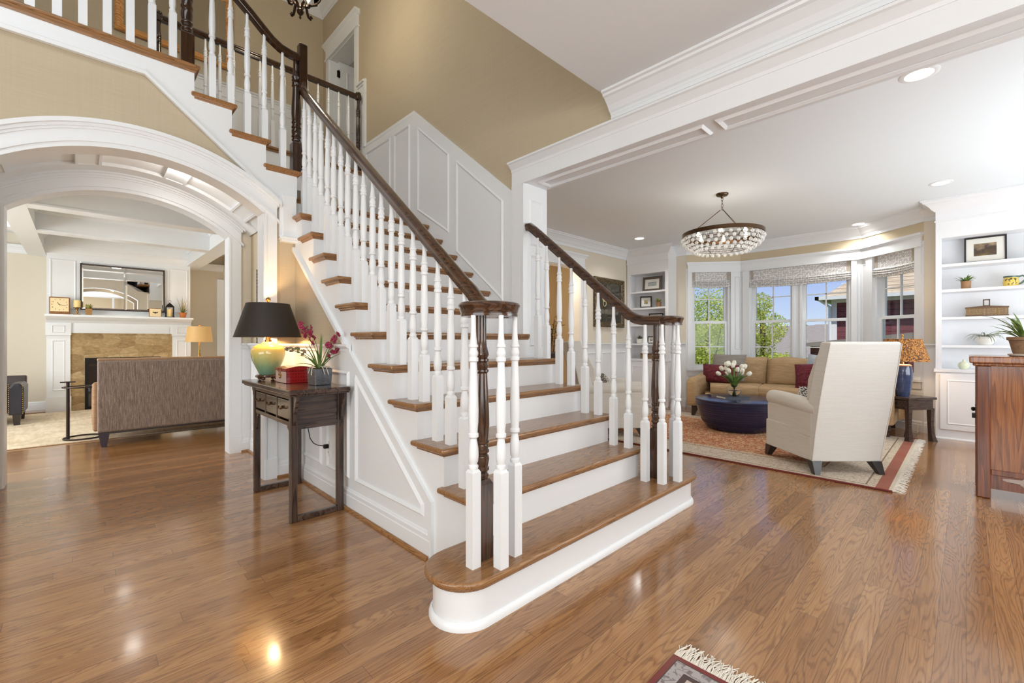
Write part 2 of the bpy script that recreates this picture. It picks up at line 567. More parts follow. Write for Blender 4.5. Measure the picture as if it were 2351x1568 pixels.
# ---- ceilings
struct(MB().box(-4.0, 2.75, -3.5, 1.79, ZH, 3.41).obj('ceiling_hall', CEIL))
cl = [(3.02, -2.0), (7.7, -2.0), (7.7, 0.3), (8.28, 1.0), (8.28, 2.78), (7.7, 3.5), (7.7, 4.5), (3.02, 4.5)]
struct(MB().prism(cl, 'z', ZL, ZL + 0.12).obj('ceiling_living', CEIL))
struct(MB().box(2.75, 7.7, 4.5, 6.4, ZL, ZL + 0.12).obj('ceiling_study', CEIL))
struct(MB().box(-4.0, 2.45, 5.4, 10.9, ZH, ZH + 0.1).obj('ceiling_family', CEIL))
struct(MB().box(-4.0, 3.1, 1.7, 7.2, ZU, ZU + 0.1).obj('ceiling_upper', CEIL))
# ---- hall walls behind the camera
struct(MB().box(-4.1, -4.0, -3.5, 11.0, 0, ZU).obj('wall_west', TANP))
struct(MB().box(-4.0, 7.7, -3.6, -3.5, 0, 3.5).obj('wall_front', TANP))
struct(MB().box(-4.0, XW, 1.69, 1.79, 3.41, ZU).obj('wall_stairwell_front', TAN))
struct(MB().box(XW, XW2, -3.5, -2.9, 0, ZH).obj('wall_opening_end', WHITE))
# ---- wall beside the stairs: tan above a raked wainscot, 27 cm thick
zt = lambda y: 3.772 if y > 4.42 else 3.772 - 0.815 * (4.42 - y)
yE = 5.70
struct(MB().prism([(2.68, 0), (7.2, 0), (7.2, 3.417), (yE + 0.24, 3.417), (yE + 0.24, 5.47), (6.83, 5.47), (6.83, 3.417), (7.2, 3.417), (7.2, ZU), (1.776, ZU), (1.776, 2.66), (2.68, 2.66)], 'x', XW, XW2).obj('wall_stair', TAN))
wn = MB()
rk = [(2.68, 0), (yE, 0), (yE, zt(yE)), (4.42, zt(4.42)), (2.80, zt(2.80)), (2.68, zt(2.80))]
wn.prism(rk, 'x', XW - 0.012, XW + 0.002)
wn.obj('trim_stair_wainscot', WHITE)['kind'] = 'structure'
cp = MB()
pth = [(XW - 0.012, yE, zt(yE)), (XW - 0.012, 4.42, zt(4.42)), (XW - 0.012, 2.80, zt(2.80))]
cp.sweep(pth, [(-0.03, -0.03), (0.002, -0.03), (0.002, 0.012), (-0.034, 0.012), (-0.034, -0.004)], up=(0, 0, 1))
# raked and square panels of the wainscot
def wpanel(mb, y0, y1, drop=0.115, zb=2.53):
    T = lambda y: zt(y) - drop
    pts = [(XW - 0.012, y1, max(zb, 0)), (XW - 0.012, y0, max(zb, 0)), (XW - 0.012, y0, T(y0)), (XW - 0.012, y1, T(y1))]
    mb.bars(pts, 0.028, 0.014, (-1, 0, 0))
wpanel(cp, 4.95, 5.60)
wpanel(cp, 4.50, 4.86)
cp.bars([(XW - 0.012, 4.34, 2.62), (XW - 0.012, 3.74, 2.26), (XW - 0.012, 3.74, zt(3.74) - 0.13), (XW - 0.012, 4.34, zt(4.34) - 0.13)], 0.028, 0.014, (-1, 0, 0))
cp.bars([(XW - 0.012, 3.62, 2.05), (XW - 0.012, 2.92, 1.5), (XW - 0.012, 2.92, zt(2.92) - 0.13), (XW - 0.012, 3.62, zt(3.62) - 0.13)], 0.028, 0.014, (-1, 0, 0))
cp.obj('trim_stair_panel_moulding', WHITE)['kind'] = 'structure'
# ---- header between hall and living room (front fascia, soffit panels, crown)
struct(MB().box(XW, XW2, -2.9, 2.68, 2.51, 2.66).box(XW, XW2, -2.9, 1.776, 2.66, ZH).obj('beam_header', WHITE))
hf = MB()
hf.box(XW - 0.026, XW, -2.9, 2.797, 2.505, 2.63)
hf.mould((XW - 0.001, -2.9, 2.625), (XW - 0.001, 2.797, 2.625), [(0, 0), (0.03, 0), (0.034, 0.02), (0.05, 0.035), (0.07, 0.055), (0.085, 0.06), (0.085, 0.075), (0, 0.075)], (-1, 0, 0))
hf.box(XW - 0.034, XW - 0.02, -2.9, 2.68, 2.503, 2.516)
hf.box(XW - 0.03, XW, -2.9, 1.775, 2.735, 2.80)
hf.mould((XW - 0.02, -2.9, ZH), (XW - 0.02, 1.775, ZH), crown_prof(0.135, 0.13), (-1, 0, 0))
# soffit frames
for (ya, yb) in ((2.56, 1.155), (1.087, -0.35), (-0.42, -1.9)):
    hf.bars([(XW + 0.05, ya, 2.51), (XW2 - 0.05, ya, 2.51), (XW2 - 0.05, yb, 2.51), (XW + 0.05, yb, 2.51)], 0.03, 0.016, (0, 0, -1))
hf.obj('trim_header', WHITE)['kind'] = 'structure'
# jamb facing (column end) with frames and plinth
jm = MB()
jm.box(XW - 0.026, XW, 2.68, 2.80, 0, 2.505)
jm.box(XW - 0.026, XW2 + 0.01, 2.655, 2.681, 0, 2.51)
for (za, zb) in ((1.98, 2.38), (1.10, 1.90)):
    jm.bars([(XW + 0.05, 2.655, za), (XW2 - 0.05, 2.655, za), (XW2 - 0.05, 2.655, zb), (XW + 0.05, 2.655, zb)], 0.022, 0.01, (0, -1, 0))
jm.box(XW + 0.0, XW2 + 0.014, 2.648, 2.656, 0, 1.03)
jm.obj('trim_column', WHITE)['kind'] = 'structure'
# ---- arch passage
ACX, ACZ, AR, ARO, AHW = 0.33, 1.275, 1.20, 1.36, 0.76
ASP = ACZ + sqrt(AR * AR - AHW * AHW)
def arch_wall(name, y0, y1, x0, x1, ztop, mat, kindname='structure'):
    n = 32
    mb = MB()
    xs = [ACX - AHW + 2 * AHW * i / n for i in range(n + 1)]
    zz = [ACZ + sqrt(AR * AR - (x - ACX) ** 2) for x in xs]
    V = []; F = []
    for y in (y0, y1):
        for x, z in zip(xs, zz):
            V.append((x, y, z)); V.append((x, y, ztop(x)))
    m = 2 * (n + 1)
    for i in range(n):
        a = 2 * i
        F.append((a, a + 2, a + 3, a + 1)); F.append((m + a + 1, m + a + 3, m + a + 2, m + a)); F.append((a, m + a, m + a + 2, a + 2)); F.append((a + 1, a + 3, m + a + 3, m + a + 1))
    F.append((0, 1, m + 1, m)); F.append((2 * n, m + 2 * n, m + 2 * n + 1, 2 * n + 1))
    mb.add(V, F)
    mb.prism([(x0, 0), (ACX - AHW, 0), (ACX - AHW, ztop(ACX - AHW)), (x0, ztop(x0))], 'y', y0, y1)
    mb.prism([(ACX + AHW, 0), (x1, 0), (x1, ztop(x1)), (ACX + AHW, ztop(ACX + AHW))], 'y', y0, y1)
    o = mb.obj(name, mat, smooth=30)
    o['kind'] = kindname
    return o
WTZ = lambda x: min(3.1, max(2.33 + (1.205 - x) * 0.834 + 0.012, 2.335))
arch_wall('wall_arch_near', 4.06, 4.21, -4.0, 1.335, WTZ, TAN)
arch_wall('wall_arch_far', 5.25, 5.40, -4.0, 2.45, WTZ, CREAM)
def arch_band(name, y, dirn, ends):
    """casing around an arch standing in front of plane y, with crown and legs"""
    mb = MB()
    n = 40
    a1 = math.asin(ends / ARO)
    def ring(r0, r1, d0, d1, aend=None):
        V = []; F = []
        for i in range(n + 1):
            t = -1 + 2 * i / n
            for r, d in ((r0, d0), (r1, d0), (r1, d1), (r0, d1)):
                am = math.asin(min(1, (aend or ends) / r))
                th = am * t
                V.append((ACX + r * sin(th), y + dirn * d, ACZ + r * cos(th)))
        for i in range(n):
            for q in range(4):
                q2 = (q + 1) % 4
                F.append((i * 4 + q, i * 4 + q2, (i + 1) * 4 + q2, (i + 1) * 4 + q))
        F.append((0, 1, 2, 3)); F.append((n * 4 + 3, n * 4 + 2, n * 4 + 1, n * 4))
        mb.add(V, F)
    ring(1.235, 1.315, -0.001, 0.026)
    ring(AR - 0.002, 1.237, -0.001, 0.022, AHW + 0.004)
    ring(1.222, 1.24, 0.0, 0.034, ends + 0.02)
    ring(1.30, 1.318, 0.0, 0.034)
    ring(1.315, 1.338, 0.0, 0.045, ends + 0.01)
    ring(1.335, 1.362, 0.0, 0.062, ends + 0.03)
    for sx in (-1, 1):
        xa, xb = ACX + sx * (AHW - 0.002), ACX + sx * ends
        zl = ACZ + sqrt(1.236 ** 2 - ends ** 2)
        mb.prism([(xa, 0.0), (xb, 0.0), (xb, zl), (xa, ACZ + sqrt(1.236 ** 2 - AHW ** 2))], 'y', y, y + dirn * 0.026)
        mb.box(xa + sx * 0.004, xb + sx * 0.003, y, y + dirn * 0.034, 0, 0.17)
        mb.box(xa - sx * 0.0, xa + sx * 0.014, y, y + dirn * 0.034, 0.17, ASP)
    o = mb.obj(name, WHITE, smooth=30)
    o['kind'] = 'structure'
arch_band('trim_arch_near', 4.06, -1, 0.853)
arch_band('trim_arch_far', 5.25, -1, 0.862)
# jamb linings
jl = MB()
for y0, y1 in ((4.035, 4.215), (5.225, 5.405)):
    n = 32
    V = []; F = []
    for i in range(n + 1):
        x = ACX - AHW + 2 * AHW * i / n
        z0 = ACZ + sqrt(AR * AR - (x - ACX) ** 2)
        V += [(x, y0, z0 - 0.008), (x, y1, z0 - 0.008), (x, y1, z0 + 0.004), (x, y0, z0 + 0.004)]
    for i in range(n):
        for q in range(4):
            F.append((i * 4 + q, i * 4 + (q + 1) % 4, (i + 1) * 4 + (q + 1) % 4, (i + 1) * 4 + q))
    jl.add(V, F)
    for sx in (-1, 1):
        jl.box(ACX + sx * (AHW - 0.008), ACX + sx * (AHW + 0.004), y0, y1, 0, ASP)
jl.obj('trim_arch_lining', WHITE, smooth=30)['kind'] = 'structure'
# vault of the passage with ribs
vt = MB()
VR, VHW = 1.37, 0.955
n = 36
V = []; F = []
for i in range(n + 1):
    th = -math.asin(VHW / VR) + 2 * math.asin(VHW / VR) * i / n
    for y in (4.21, 5.25):
        for r in (VR, VR + 0.1):
            V.append((ACX + r * sin(th), y, ACZ + r * cos(th)))
for i in range(n):
    a = i * 4; b = a + 4
    F += [(a, b, b + 2, a + 2), (a + 1, a + 3, b + 3, b + 1), (a, a + 1, b + 1, b), (a + 2, b + 2, b + 3, a + 3)]
vt.add(V, F)
vt.obj('ceiling_vault', WHITE, smooth=40)['kind'] = 'structure'
vr = MB()
def rib(y0, y1, t0, t1, h=0.018, n=14):
    V = []; F = []
    for i in range(n + 1):
        th = t0 + (t1 - t0) * i / n
        for y, r in ((y0, VR + 0.002), (y0, VR - h), (y1, VR - h), (y1, VR + 0.002)):
            V.append((ACX + r * sin(th), y, ACZ + r * cos(th)))
    for i in range(n):
        for q in range(4):
            F.append((i * 4 + q, i * 4 + (q + 1) % 4, (i + 1) * 4 + (q + 1) % 4, (i + 1) * 4 + q))
    F.append((0, 1, 2, 3)); F.append((n * 4 + 3, n * 4 + 2, n * 4 + 1, n * 4))
    vr.add(V, F)
tm = math.asin(VHW / VR)
rib(4.21, 4.42, -tm, tm, 0.02, 36)
rib(4.40, 4.425, -tm, tm, 0.028, 36)
rib(5.02, 5.25, -tm, tm, 0.02, 36)
rib(5.0, 5.025, -tm, tm, 0.028, 36)
for tc in (-0.62, -0.21, 0.21, 0.62):
    rib(4.42, 5.02, tc - 0.045, tc + 0.045, 0.02)
    rib(4.42, 5.02, tc - 0.06, tc - 0.045, 0.028, 2)
    rib(4.42, 5.02, tc + 0.045, tc + 0.06, 0.028, 2)
vr.obj('trim_vault_ribs', WHITE, smooth=40)['kind'] = 'structure'
# passage side walls, wainscot and chair rail
for nm, xa, xb, dx in (('wall_passage_right', 1.285, 1.34, -1), ('wall_passage_left', -0.68, -0.625, 1)):
    struct(MB().box(xa, xb, 4.21, 5.25, 0, 2.32).obj(nm, TAN))
pw = MB()
pw.box(1.272, 1.286, 4.21, 5.25, 0, 1.09)
pw.mould((1.273, 5.25, 1.075), (1.273, 4.21, 1.075), CHAIRR, (-1, 0, 0))
pw.mould((1.273, 5.25, 0), (1.273, 4.21, 0), BASE, (-1, 0, 0))
pw.bars([(1.272, 4.32, 0.22), (1.272, 5.14, 0.22), (1.272, 5.14, 0.95), (1.272, 4.32, 0.95)], 0.026, 0.012, (-1, 0, 0))
pw.box(1.19, 1.275, 5.236, 5.25, 0, 1.09)
pw.mould((1.19, 5.237, 1.075), (1.274, 5.237, 1.075), CHAIRR, (0, -1, 0))
pw.mould((1.19, 5.237, 0), (1.274, 5.237, 0), BASE, (0, -1, 0))
# the strip of wall right of the near arch and the wall under the stairs
pw.box(1.183, 1.335, 4.046, 4.06, 0, 1.09)
pw.mould((1.18, 4.048, 1.075), (1.335, 4.048, 1.075), CHAIRR, (0, -1, 0))
pw.mould((1.18, 4.048, 0), (1.335, 4.048, 0), BASE, (0, -1, 0))
pw.obj('trim_passage_wainscot', WHITE)['kind'] = 'structure'
sk = MB()
for a, b, d in (((1.305, 1.965, 0), (1.305, 4.046, 0), (-1, 0, 0)), ((1.18, 4.032, 0), (1.31, 4.032, 0), (0, -1, 0)), ((1.19, 5.222, 0), (1.26, 5.222, 0), (0, -1, 0)), ((1.256, 5.25, 0), (1.256, 4.21, 0), (-1, 0, 0))):
    sk.mould(a, b, SHOE, d)
sk.obj('trim_oak_shoe', OAKY)['kind'] = 'structure'
# ---- wall under the stair flight (plane X = 1.335), below the raked trim
dz = lambda y: 0.30 + 0.786 * (y - 1.956)
struct(MB().prism([(2.95, 1.085), (4.07, 1.085), (4.07, dz(4.07)), (2.95, dz(2.95))], 'x', 1.336, 1.40).obj('wall_under_stair', TAN))
us = MB()
us.prism([(1.956, 0), (4.07, 0), (4.07, 1.09), (dz(0) * 0 + 2.961, 1.09), (1.956, 0.30)], 'x', 1.322, 1.40)
us.mould((1.323, 4.05, 1.075), (1.323, 2.93, 1.075), CHAIRR, (-1, 0, 0))
us.mould((1.323, 1.962, 0), (1.323, 4.05, 0), BASE, (-1, 0, 0))
us.bars([(1.322, 2.03, 0.205), (1.322, 2.857, 0.205), (1.322, 2.857, dz(2.857) - 0.085), (1.322, 2.03, dz(2.03) - 0.085)], 0.03, 0.014, (-1, 0, 0))
us.bars([(1.322, 2.95, 0.205), (1.322, 3.33, 0.205), (1.322, 3.33, 0.94), (1.322, 2.95, 0.94)], 0.03, 0.014, (-1, 0, 0))
us.bars([(1.322, 3.43, 0.205), (1.322, 3.93, 0.205), (1.322, 3.93, 0.94), (1.322, 3.43, 0.94)], 0.03, 0.014, (-1, 0, 0))
us.obj('trim_under_stair_wainscot', WHITE)['kind'] = 'structure'
rt = MB()
rt.sweep([(1.322, 1.956, 0.0), (1.322, 1.956, 0.302), (1.322, 2.3, dz(2.3)), (1.322, 4.06, dz(4.06))], [(-0.005, -0.012), (0.026, -0.012), (0.026, 0.012), (-0.005, 0.012)], up=(1, 0, 0))
rt.obj('trim_stair_rake', WHITE)['kind'] = 'structure'
# ---- upper hall
struct(MB().box(-4.0, XW, 5.70, 7.2, 3.12, 3.405).obj('floor_upper_hall', OAK))
struct(MB().box(-4.0, XW, 7.1, 7.2, 3.41, ZU).obj('wall_upper_back', TAN))
struct(MB().box(1.3, XW, 5.69, 5.75, 2.2, 3.2).box(-4.0, 1.3, 5.69, 5.75, 3.0, 3.2).obj('wall_landing_back', WHITE))
struct(MB().box(1.27, 2.45, 5.40, 5.68, 0, 2.37).obj('wall_family_near', CREAM))
uh = MB()
uh.box(-4.0, XW, 5.672, 5.70, 3.15, 3.392)
uh.box(-4.0, XW, 7.085, 7.1, 3.41, 4.64)
uh.mould((-4.0, 7.086, 4.62), (XW, 7.086, 4.62), CHAIRR, (0, -1, 0))
for i in range(8):
    xa = -2.9 + i * 0.7
    uh.bars([(xa, 7.085, 3.62), (xa + 0.6, 7.085, 3.62), (xa + 0.6, 7.085, 4.5), (xa, 7.085, 4.5)], 0.026, 0.012, (0, -1, 0))
uh.mould((-4.0, 7.1, ZU), (XW, 7.1, ZU), crown_prof(0.12, 0.14), (0, -1, 0))
uh.mould((XW, 7.1, ZU), (XW, 1.79, ZU), crown_prof(0.12, 0.14), (-1, 0, 0))
# stub of wainscot where the hall meets the landing
uh.box(XW - 0.014, XW + 0.001, yE - 0.06, yE + 0.14, 3.41, 4.64)
uh.box(XW - 0.03, XW, yE - 0.085, yE - 0.045, zt(yE) - 0.02, 4.66)
uh.mould((XW - 0.013, yE + 0.14, 4.60), (XW - 0.013, yE - 0.07, 4.60), CHAIRR, (-1, 0, 0))
uh.obj('trim_upper_hall', WHITE)['kind'] = 'structure'
struct(MB().box(-4.0, XW, 5.645, 5.76, 3.392, 3.417).box(-4.0, XW, 5.66, 5.672, 3.36, 3.392).obj('trim_balcony_nosing', OAK, bevel=0.008))
# upper hall door and casing
dc = MB()
y0, y1, zh = yE + 0.24, 6.83, 5.47
dc.box(XW - 0.024, XW + 0.0, y1, y1 + 0.095, 3.41, zh)
dc.box(XW - 0.024, XW + 0.0, y0 - 0.095, y0, 3.41, zh)
dc.box(XW - 0.028, XW, y0 - 0.10, y1 + 0.10, zh, zh + 0.17)
dc.box(XW - 0.04, XW, y0 - 0.12, y1 + 0.12, zh - 0.004, zh + 0.018)
dc.mould((XW - 0.0, y1 + 0.13, zh + 0.165), (XW, y0 - 0.13, zh + 0.165), [(0, 0), (0.03, 0), (0.045, 0.03), (0.075, 0.05), (0.075, 0.07), (0, 0.07)], (-1, 0, 0))
dc.box(XW, XW2, y1 - 0.012, y1 + 0.002, 3.41, zh)
dc.box(XW, XW2, y0 - 0.002, y0 + 0.012, 3.41, zh)
dc.box(XW, XW2, y0, y1, zh - 0.012, zh + 0.002)
dc.obj('trim_upper_door_casing', WHITE)['kind'] = 'structure'
dr = struct(thing('door_1', 'white panelled door standing open at the top of the stairs', 'door', (2.86, 6.785, 3.42)))
dm = MB()
dm.box(0, 0.80, -0.04, 0, 0, 2.03)
for xa, xb in ((0.11, 0.36), (0.44, 0.69)):
    for za, zb in ((0.22, 0.85), (0.98, 1.52), (1.65, 1.9)):
        dm.bars([(xa, -0.04, za), (xb, -0.04, za), (xb, -0.04, zb), (xa, -0.04, zb)], 0.03, 0.012, (0, -1, 0))
dm.obj('panel', WHITE, dr)
for z in (0.22, 1.02, 1.78):
    MB().box(-0.035, 0.012, -0.048, -0.038, z, z + 0.1).lathe([(0.008, -0.01), (0.008, 0.11)], (-0.01, -0.05, z), 8).obj('hinge', BLACKM, dr)
# bedroom behind that door
struct(MB().box(3.02, 6.2, 7.9, 8.0, 3.41, ZU).box(6.2, 6.3, 4.6, 8.0, 3.41, ZU).box(3.02, 6.2, 4.6, 4.7, 3.41, ZU).box(3.02, 6.3, 4.6, 8.0, ZU - 0.6, ZU - 0.5).box(3.02, 6.3, 4.6, 8.0, 3.3, 3.41).obj('wall_bedroom', TANP))
# ---- living room walls
def seg_M(p0, p1):
    d = Vector((p1[0] - p0[0], p1[1] - p0[1], 0)); L = d.length; d.normalize()
    out = Vector((-d.y, d.x, 0))
    return Matrix(((d.x, out.x, 0, p0[0]), (d.y, out.y, 0, p0[1]), (0, 0, 1, 0), (0, 0, 0, 1))), L
def wall_open(mb, L, th, z0, z1, ops, s0=0.0):
    """local wall with rectangular openings (sa, sb, za, zb)"""
    s = s0
    for (a, b, za, zb) in sorted(ops):
        if a > s: mb.box(s, a, 0, th, z0, z1)
        if za > z0: mb.box(a, b, 0, th, z0, za)
        if zb < z1: mb.box(a, b, 0, th, zb, z1)
        s = b
    if s < L: mb.box(s, L, 0, th, z0, z1)
# back wall with doorway (room side faces -Y)
Mb, Lb = seg_M((3.02, 4.40), (7.55, 4.40))
mb = MB(Mb); wall_open(mb, Lb, 0.15, 0, ZL, [(1.62, 2.81, 0, 2.34)])
struct(mb.obj('wall_living_back', CREAM))
bt = MB()
bt.box(5.93, 7.25, 4.388, 4.401, 0, 1.06)
bt.mould((5.93, 4.389, 1.055), (7.25, 4.389, 1.055), CHAIRR, (0, -1, 0))
bt.mould((5.93, 4.389, 0), (7.25, 4.389, 0), BASE, (0, -1, 0))
for xa in (6.02, 6.44, 6.86):
    bt.bars([(xa, 4.388, 0.22), (xa + 0.33, 4.388, 0.22), (xa + 0.33, 4.388, 0.95), (xa, 4.388, 0.95)], 0.024, 0.011, (0, -1, 0))
bt.mould((3.02, 4.40, ZL), (7.25, 4.40, ZL), crown_prof(0.12, 0.13, 0.035), (0, -1, 0))
# doorway casing
for xa, xb in ((4.545, 4.64), (5.83, 5.925)):
    bt.box(xa, xb, 4.376, 4.40, 0, 2.34)
bt.box(4.53, 5.94, 4.372, 4.40, 2.34, 2.50)
bt.box(4.51, 5.96, 4.362, 4.40, 2.335, 2.352)
bt.mould((4.49, 4.40, 2.49), (5.98, 4.40, 2.49), [(0, 0), (0.03, 0), (0.05, 0.03), (0.07, 0.04), (0.07, 0.06), (0, 0.06)], (0, -1, 0))
bt.box(4.63, 4.642, 4.40, 4.55, 0, 2.34); bt.box(5.828, 5.84, 4.40, 4.55, 0, 2.34); bt.box(4.63, 5.84, 4.40, 4.55, 2.33, 2.342)
bt.obj('trim_living_back', WHITE)['kind'] = 'structure'
# room beyond the doorway
struct(MB().box(2.7, 7.7, 6.3, 6.4, 0, ZL).box(7.6, 7.7, 4.55, 6.4, 0, ZL).obj('wall_study', TANP))
# far wall strips and side wall (out of frame)
struct(MB().box(7.55, 7.7, 3.40, 4.5, 0, ZL).box(7.55, 7.7, -2.0, 0.37, 0, ZL).obj('wall_living_far', CREAM))
struct(MB().box(3.02, 7.7, -2.1, -2.0, 0, ZL).obj('wall_living_side', CREAM))
# bay walls
BA, BB, BC, BD = (7.55, 3.40), (8.13, 2.71), (8.13, 1.06), (7.55, 0.37)
ZB0, ZB1, ZBH = 0.66, 2.35, 2.507
bays = [('left', BA, BB, [(0.09, 0.735)]), ('centre', BB, BC, [(0.14, 1.53)]), ('right', BC, BD, [(0.19, 0.80)])]
WTOP = {}
wi = 0
for (nm, P0, P1, ops) in bays:
    M, L = seg_M(P0, P1)
    WTOP[nm] = (M, L)
    mb = MB(M)
    wall_open(mb, L, 0.16, 0, 2.40, [(a, b, ZB0, ZB1) for a, b in ops], -0.0)
    struct(mb.obj('wall_bay_' + nm, WHITE))
    struct(MB(M).box(0, L, 0, 0.16, 2.40, ZL).obj('wall_bay_upper_' + nm, TANP))
    tr = MB(M)
    ext0 = 0.0 if nm != 'left' else 0.0
    sa = 0.02 if nm == 'left' else 0.0
    sb = L - 0.02 if nm == 'right' else L
    tr.box(sa, sb, -0.022, 0, ZB1 - 0.01, ZBH - 0.04)
    tr.box(sa - (0.012 if nm == 'left' else 0), sb + (0.012 if nm == 'right' else 0), -0.034, 0, ZB1 - 0.02, ZB1 - 0.004)
    tr.box(sa - (0.02 if nm == 'left' else 0), sb + (0.02 if nm == 'right' else 0), -0.05, 0, ZBH - 0.03, ZBH)
    tr.box(sa - (0.012 if nm == 'left' else 0), sb + (0.012 if nm == 'right' else 0), -0.036, 0, ZBH - 0.05, ZBH - 0.03)
    for a, b in ops:
        ca = 0.07 if nm == 'left' else min(0.1, a)
        cb = 0.065 if nm != 'right' else 0.08
        tr.box(a - ca, a, -0.022, 0, ZB0 - 0.12, ZB1)
        tr.box(b, b + cb, -0.022, 0, ZB0 - 0.12, ZB1)
        tr.box(a - ca - 0.01, b + cb + 0.01, -0.05, 0.0, ZB0 - 0.03, ZB0)
        tr.box(a - ca, b + cb, -0.02, 0.0, ZB0 - 0.12, ZB0 - 0.03)
    tr.box(0, L, -0.012, 0, 0, 0.5)
    tr.mould((0, -0.012, 0), (L, -0.012, 0), BASE, (0, -1, 0))
    tr.obj('trim_bay_' + nm, WHITE)['kind'] = 'structure'
    # windows
    for a, b in ops:
        units = [(a, b)] if nm != 'centre' else [(a, a + 0.66), (b - 0.66, b)]
        for (ua, ub) in units:
            wi += 1
            wr = struct(thing('window_%d' % wi, None, None))
            wr.matrix_world = M @ Matrix.Translation((ua, 0, 0))
            W = ub - ua
            f = MB()
            f.box(0, 0.035, 0.02, 0.15, ZB0, ZB1); f.box(W - 0.035, W, 0.02, 0.15, ZB0, ZB1)
            f.box(0, W, 0.02, 0.15, ZB1 - 0.03, ZB1); f.box(0, W, 0.02, 0.15, ZB0, ZB0 + 0.03)
            f.obj('frame', WHITE, wr)
            for (z0, z1, y0_, zm) in ((ZB0 + 0.03, 1.482, 0.05, 1.044), (1.448, ZB1 - 0.03, 0.095, 1.873)):
                s_ = MB()
                s_.box(0.035, 0.075, y0_, y0_ + 0.04, z0, z1); s_.box(W - 0.075, W - 0.035, y0_, y0_ + 0.04, z0, z1)
                s_.box(0.075, W - 0.075, y0_, y0_ + 0.04, z0, z0 + 0.045); s_.box(0.075, W - 0.075, y0_, y0_ + 0.04, z1 - 0.036, z1)
                so = s_.obj('sash', WHITE, wr)
                MB().box(W / 2 - 0.008, W / 2 + 0.008, y0_ + 0.008, y0_ + 0.032, z0, z1).box(0.07, W - 0.07, y0_ + 0.008, y0_ + 0.032, zm - 0.008, zm + 0.008).obj('muntin', WHITE, so)
                MB().box(0.07, W - 0.07, y0_ + 0.019, y0_ + 0.022, z0 + 0.03, z1 - 0.03).obj('pane', GLASS, so)
        if nm == 'centre':
            struct(MB(M).box(a + 0.66, b - 0.66, 0.045, 0.15, ZB0, ZB1).obj('trim_window_mullion', WHITE))
# column panels between the windows
cpn = MB()
for (nm, a, b) in (('left', 0.81, 0.895), ('centre', 0.008, 0.055), ('centre', 1.60, 1.645), ('right', 0.008, 0.085)):
    M, L = WTOP[nm]
    q = MB(M); q.bars([(a, -0.001, 1.0), (b, -0.001, 1.0), (b, -0.001, 2.25), (a, -0.001, 2.25)], 0.012, 0.008, (0, -1, 0))
    o = len(cpn.v); cpn.v += q.v; cpn.f += [[i + o for i in f] for f in q.f]; cpn.fm += q.fm
cpn.obj('trim_bay_column_frames', WHITE)['kind'] = 'structure'
# bay and far-wall crown
cb = MB()
ring = [(7.55, 3.58)] + [BA, BB, BC, BD] + [(7.55, 0.254)]
cprof = crown_prof(0.12, 0.13, 0.035)
for i in range(len(ring) - 1):
    P0, P1 = Vector(ring[i]), Vector(ring[i + 1])
    d = (P1 - P0).normalized(); out = Vector((d.y, -d.x))
    def mit(j, sgn):
        if j <= 0 or j >= len(ring) - 1: return 0.0
        d0 = (Vector(ring[j]) - Vector(ring[j - 1])).normalized(); d1 = (Vector(ring[j + 1]) - Vector(ring[j])).normalized()
        ang = d0.angle_signed(d1)
        return -math.tan(ang / 2) * -1
    m0 = mit(i, -1); m1 = mit(i + 1, 1)
    cb.mould((P0.x, P0.y, ZL), (P1.x, P1.y, ZL), cprof, (out.x, out.y, 0), -m0, -m1)
cb.obj('trim_bay_crown', WHITE)['kind'] = 'structure'
# white wainscot strips either side of the bay
ws = MB()
for ya, yb in ((3.40, 3.58), (0.254, 0.37)):
    ws.box(7.538, 7.551, ya, yb, 0, 1.07)
    ws.mould((7.539, yb, 1.06), (7.539, ya, 1.06), CHAIRR, (-1, 0, 0))
    ws.mould((7.539, yb, 0), (7.539, ya, 0), BASE, (-1, 0, 0))
ws.obj('trim_bay_wainscot', WHITE)['kind'] = 'structure'
# ---- family room
struct(MB().box(-4.0, 2.45, 10.75, 10.9, 0, ZH).obj('wall_family_back', CREAM))
struct(MB().box(2.12, 2.27, 5.40, 10.9, 0, ZH).obj('wall_family_right', CREAM))
fb = MB()
fb.mould((-4.0, 10.75, 0), (-0.40, 10.75, 0), BASE, (0, -1, 0)); fb.mould((1.50, 10.75, 0), (2.45, 10.75, 0), BASE, (0, -1, 0))
fb.mould((-4.0, 10.75, 2.70), (-0.6, 10.75, 2.70), crown_prof(0.09, 0.13), (0, -1, 0)); fb.mould((1.67, 10.75, 2.70), (2.45, 10.75, 2.70), crown_prof(0.09, 0.13), (0, -1, 0))
fb.box(2.0, 2.12, 10.66, 10.75, 0, 2.4)
fb.obj('trim_family', WHITE)['kind'] = 'structure'
cf = MB()
for xa, xb in ((-0.60, -0.41), (1.45, 1.66)):
    cf.box(xa, xb, 5.40, 10.75, 2.56, ZH)
    cf.box(xa - 0.012, xb + 0.012, 5.40, 10.75, 2.552, 2.572)
    for s_, x_ in ((-1, xa), (1, xb)):
        cf.mould((x_, 5.4, ZH), (x_, 10.75, ZH), crown_prof(0.09, 0.12), (s_, 0, 0))
for ya, yb in ((6.72, 6.92), (8.25, 8.45)):
    cf.box(-4.0, 2.45, ya, yb, 2.56, ZH)
    cf.box(-4.0, 2.45, ya - 0.012, yb + 0.012, 2.554, 2.574)
    for s_, y_ in ((-1, ya), (1, yb)):
        cf.mould((-4.0, y_, ZH), (2.45, y_, ZH), crown_prof(0.09, 0.12), (0, s_, 0))
cf.obj('ceiling_coffer_beams', WHITE)['kind'] = 'structure'
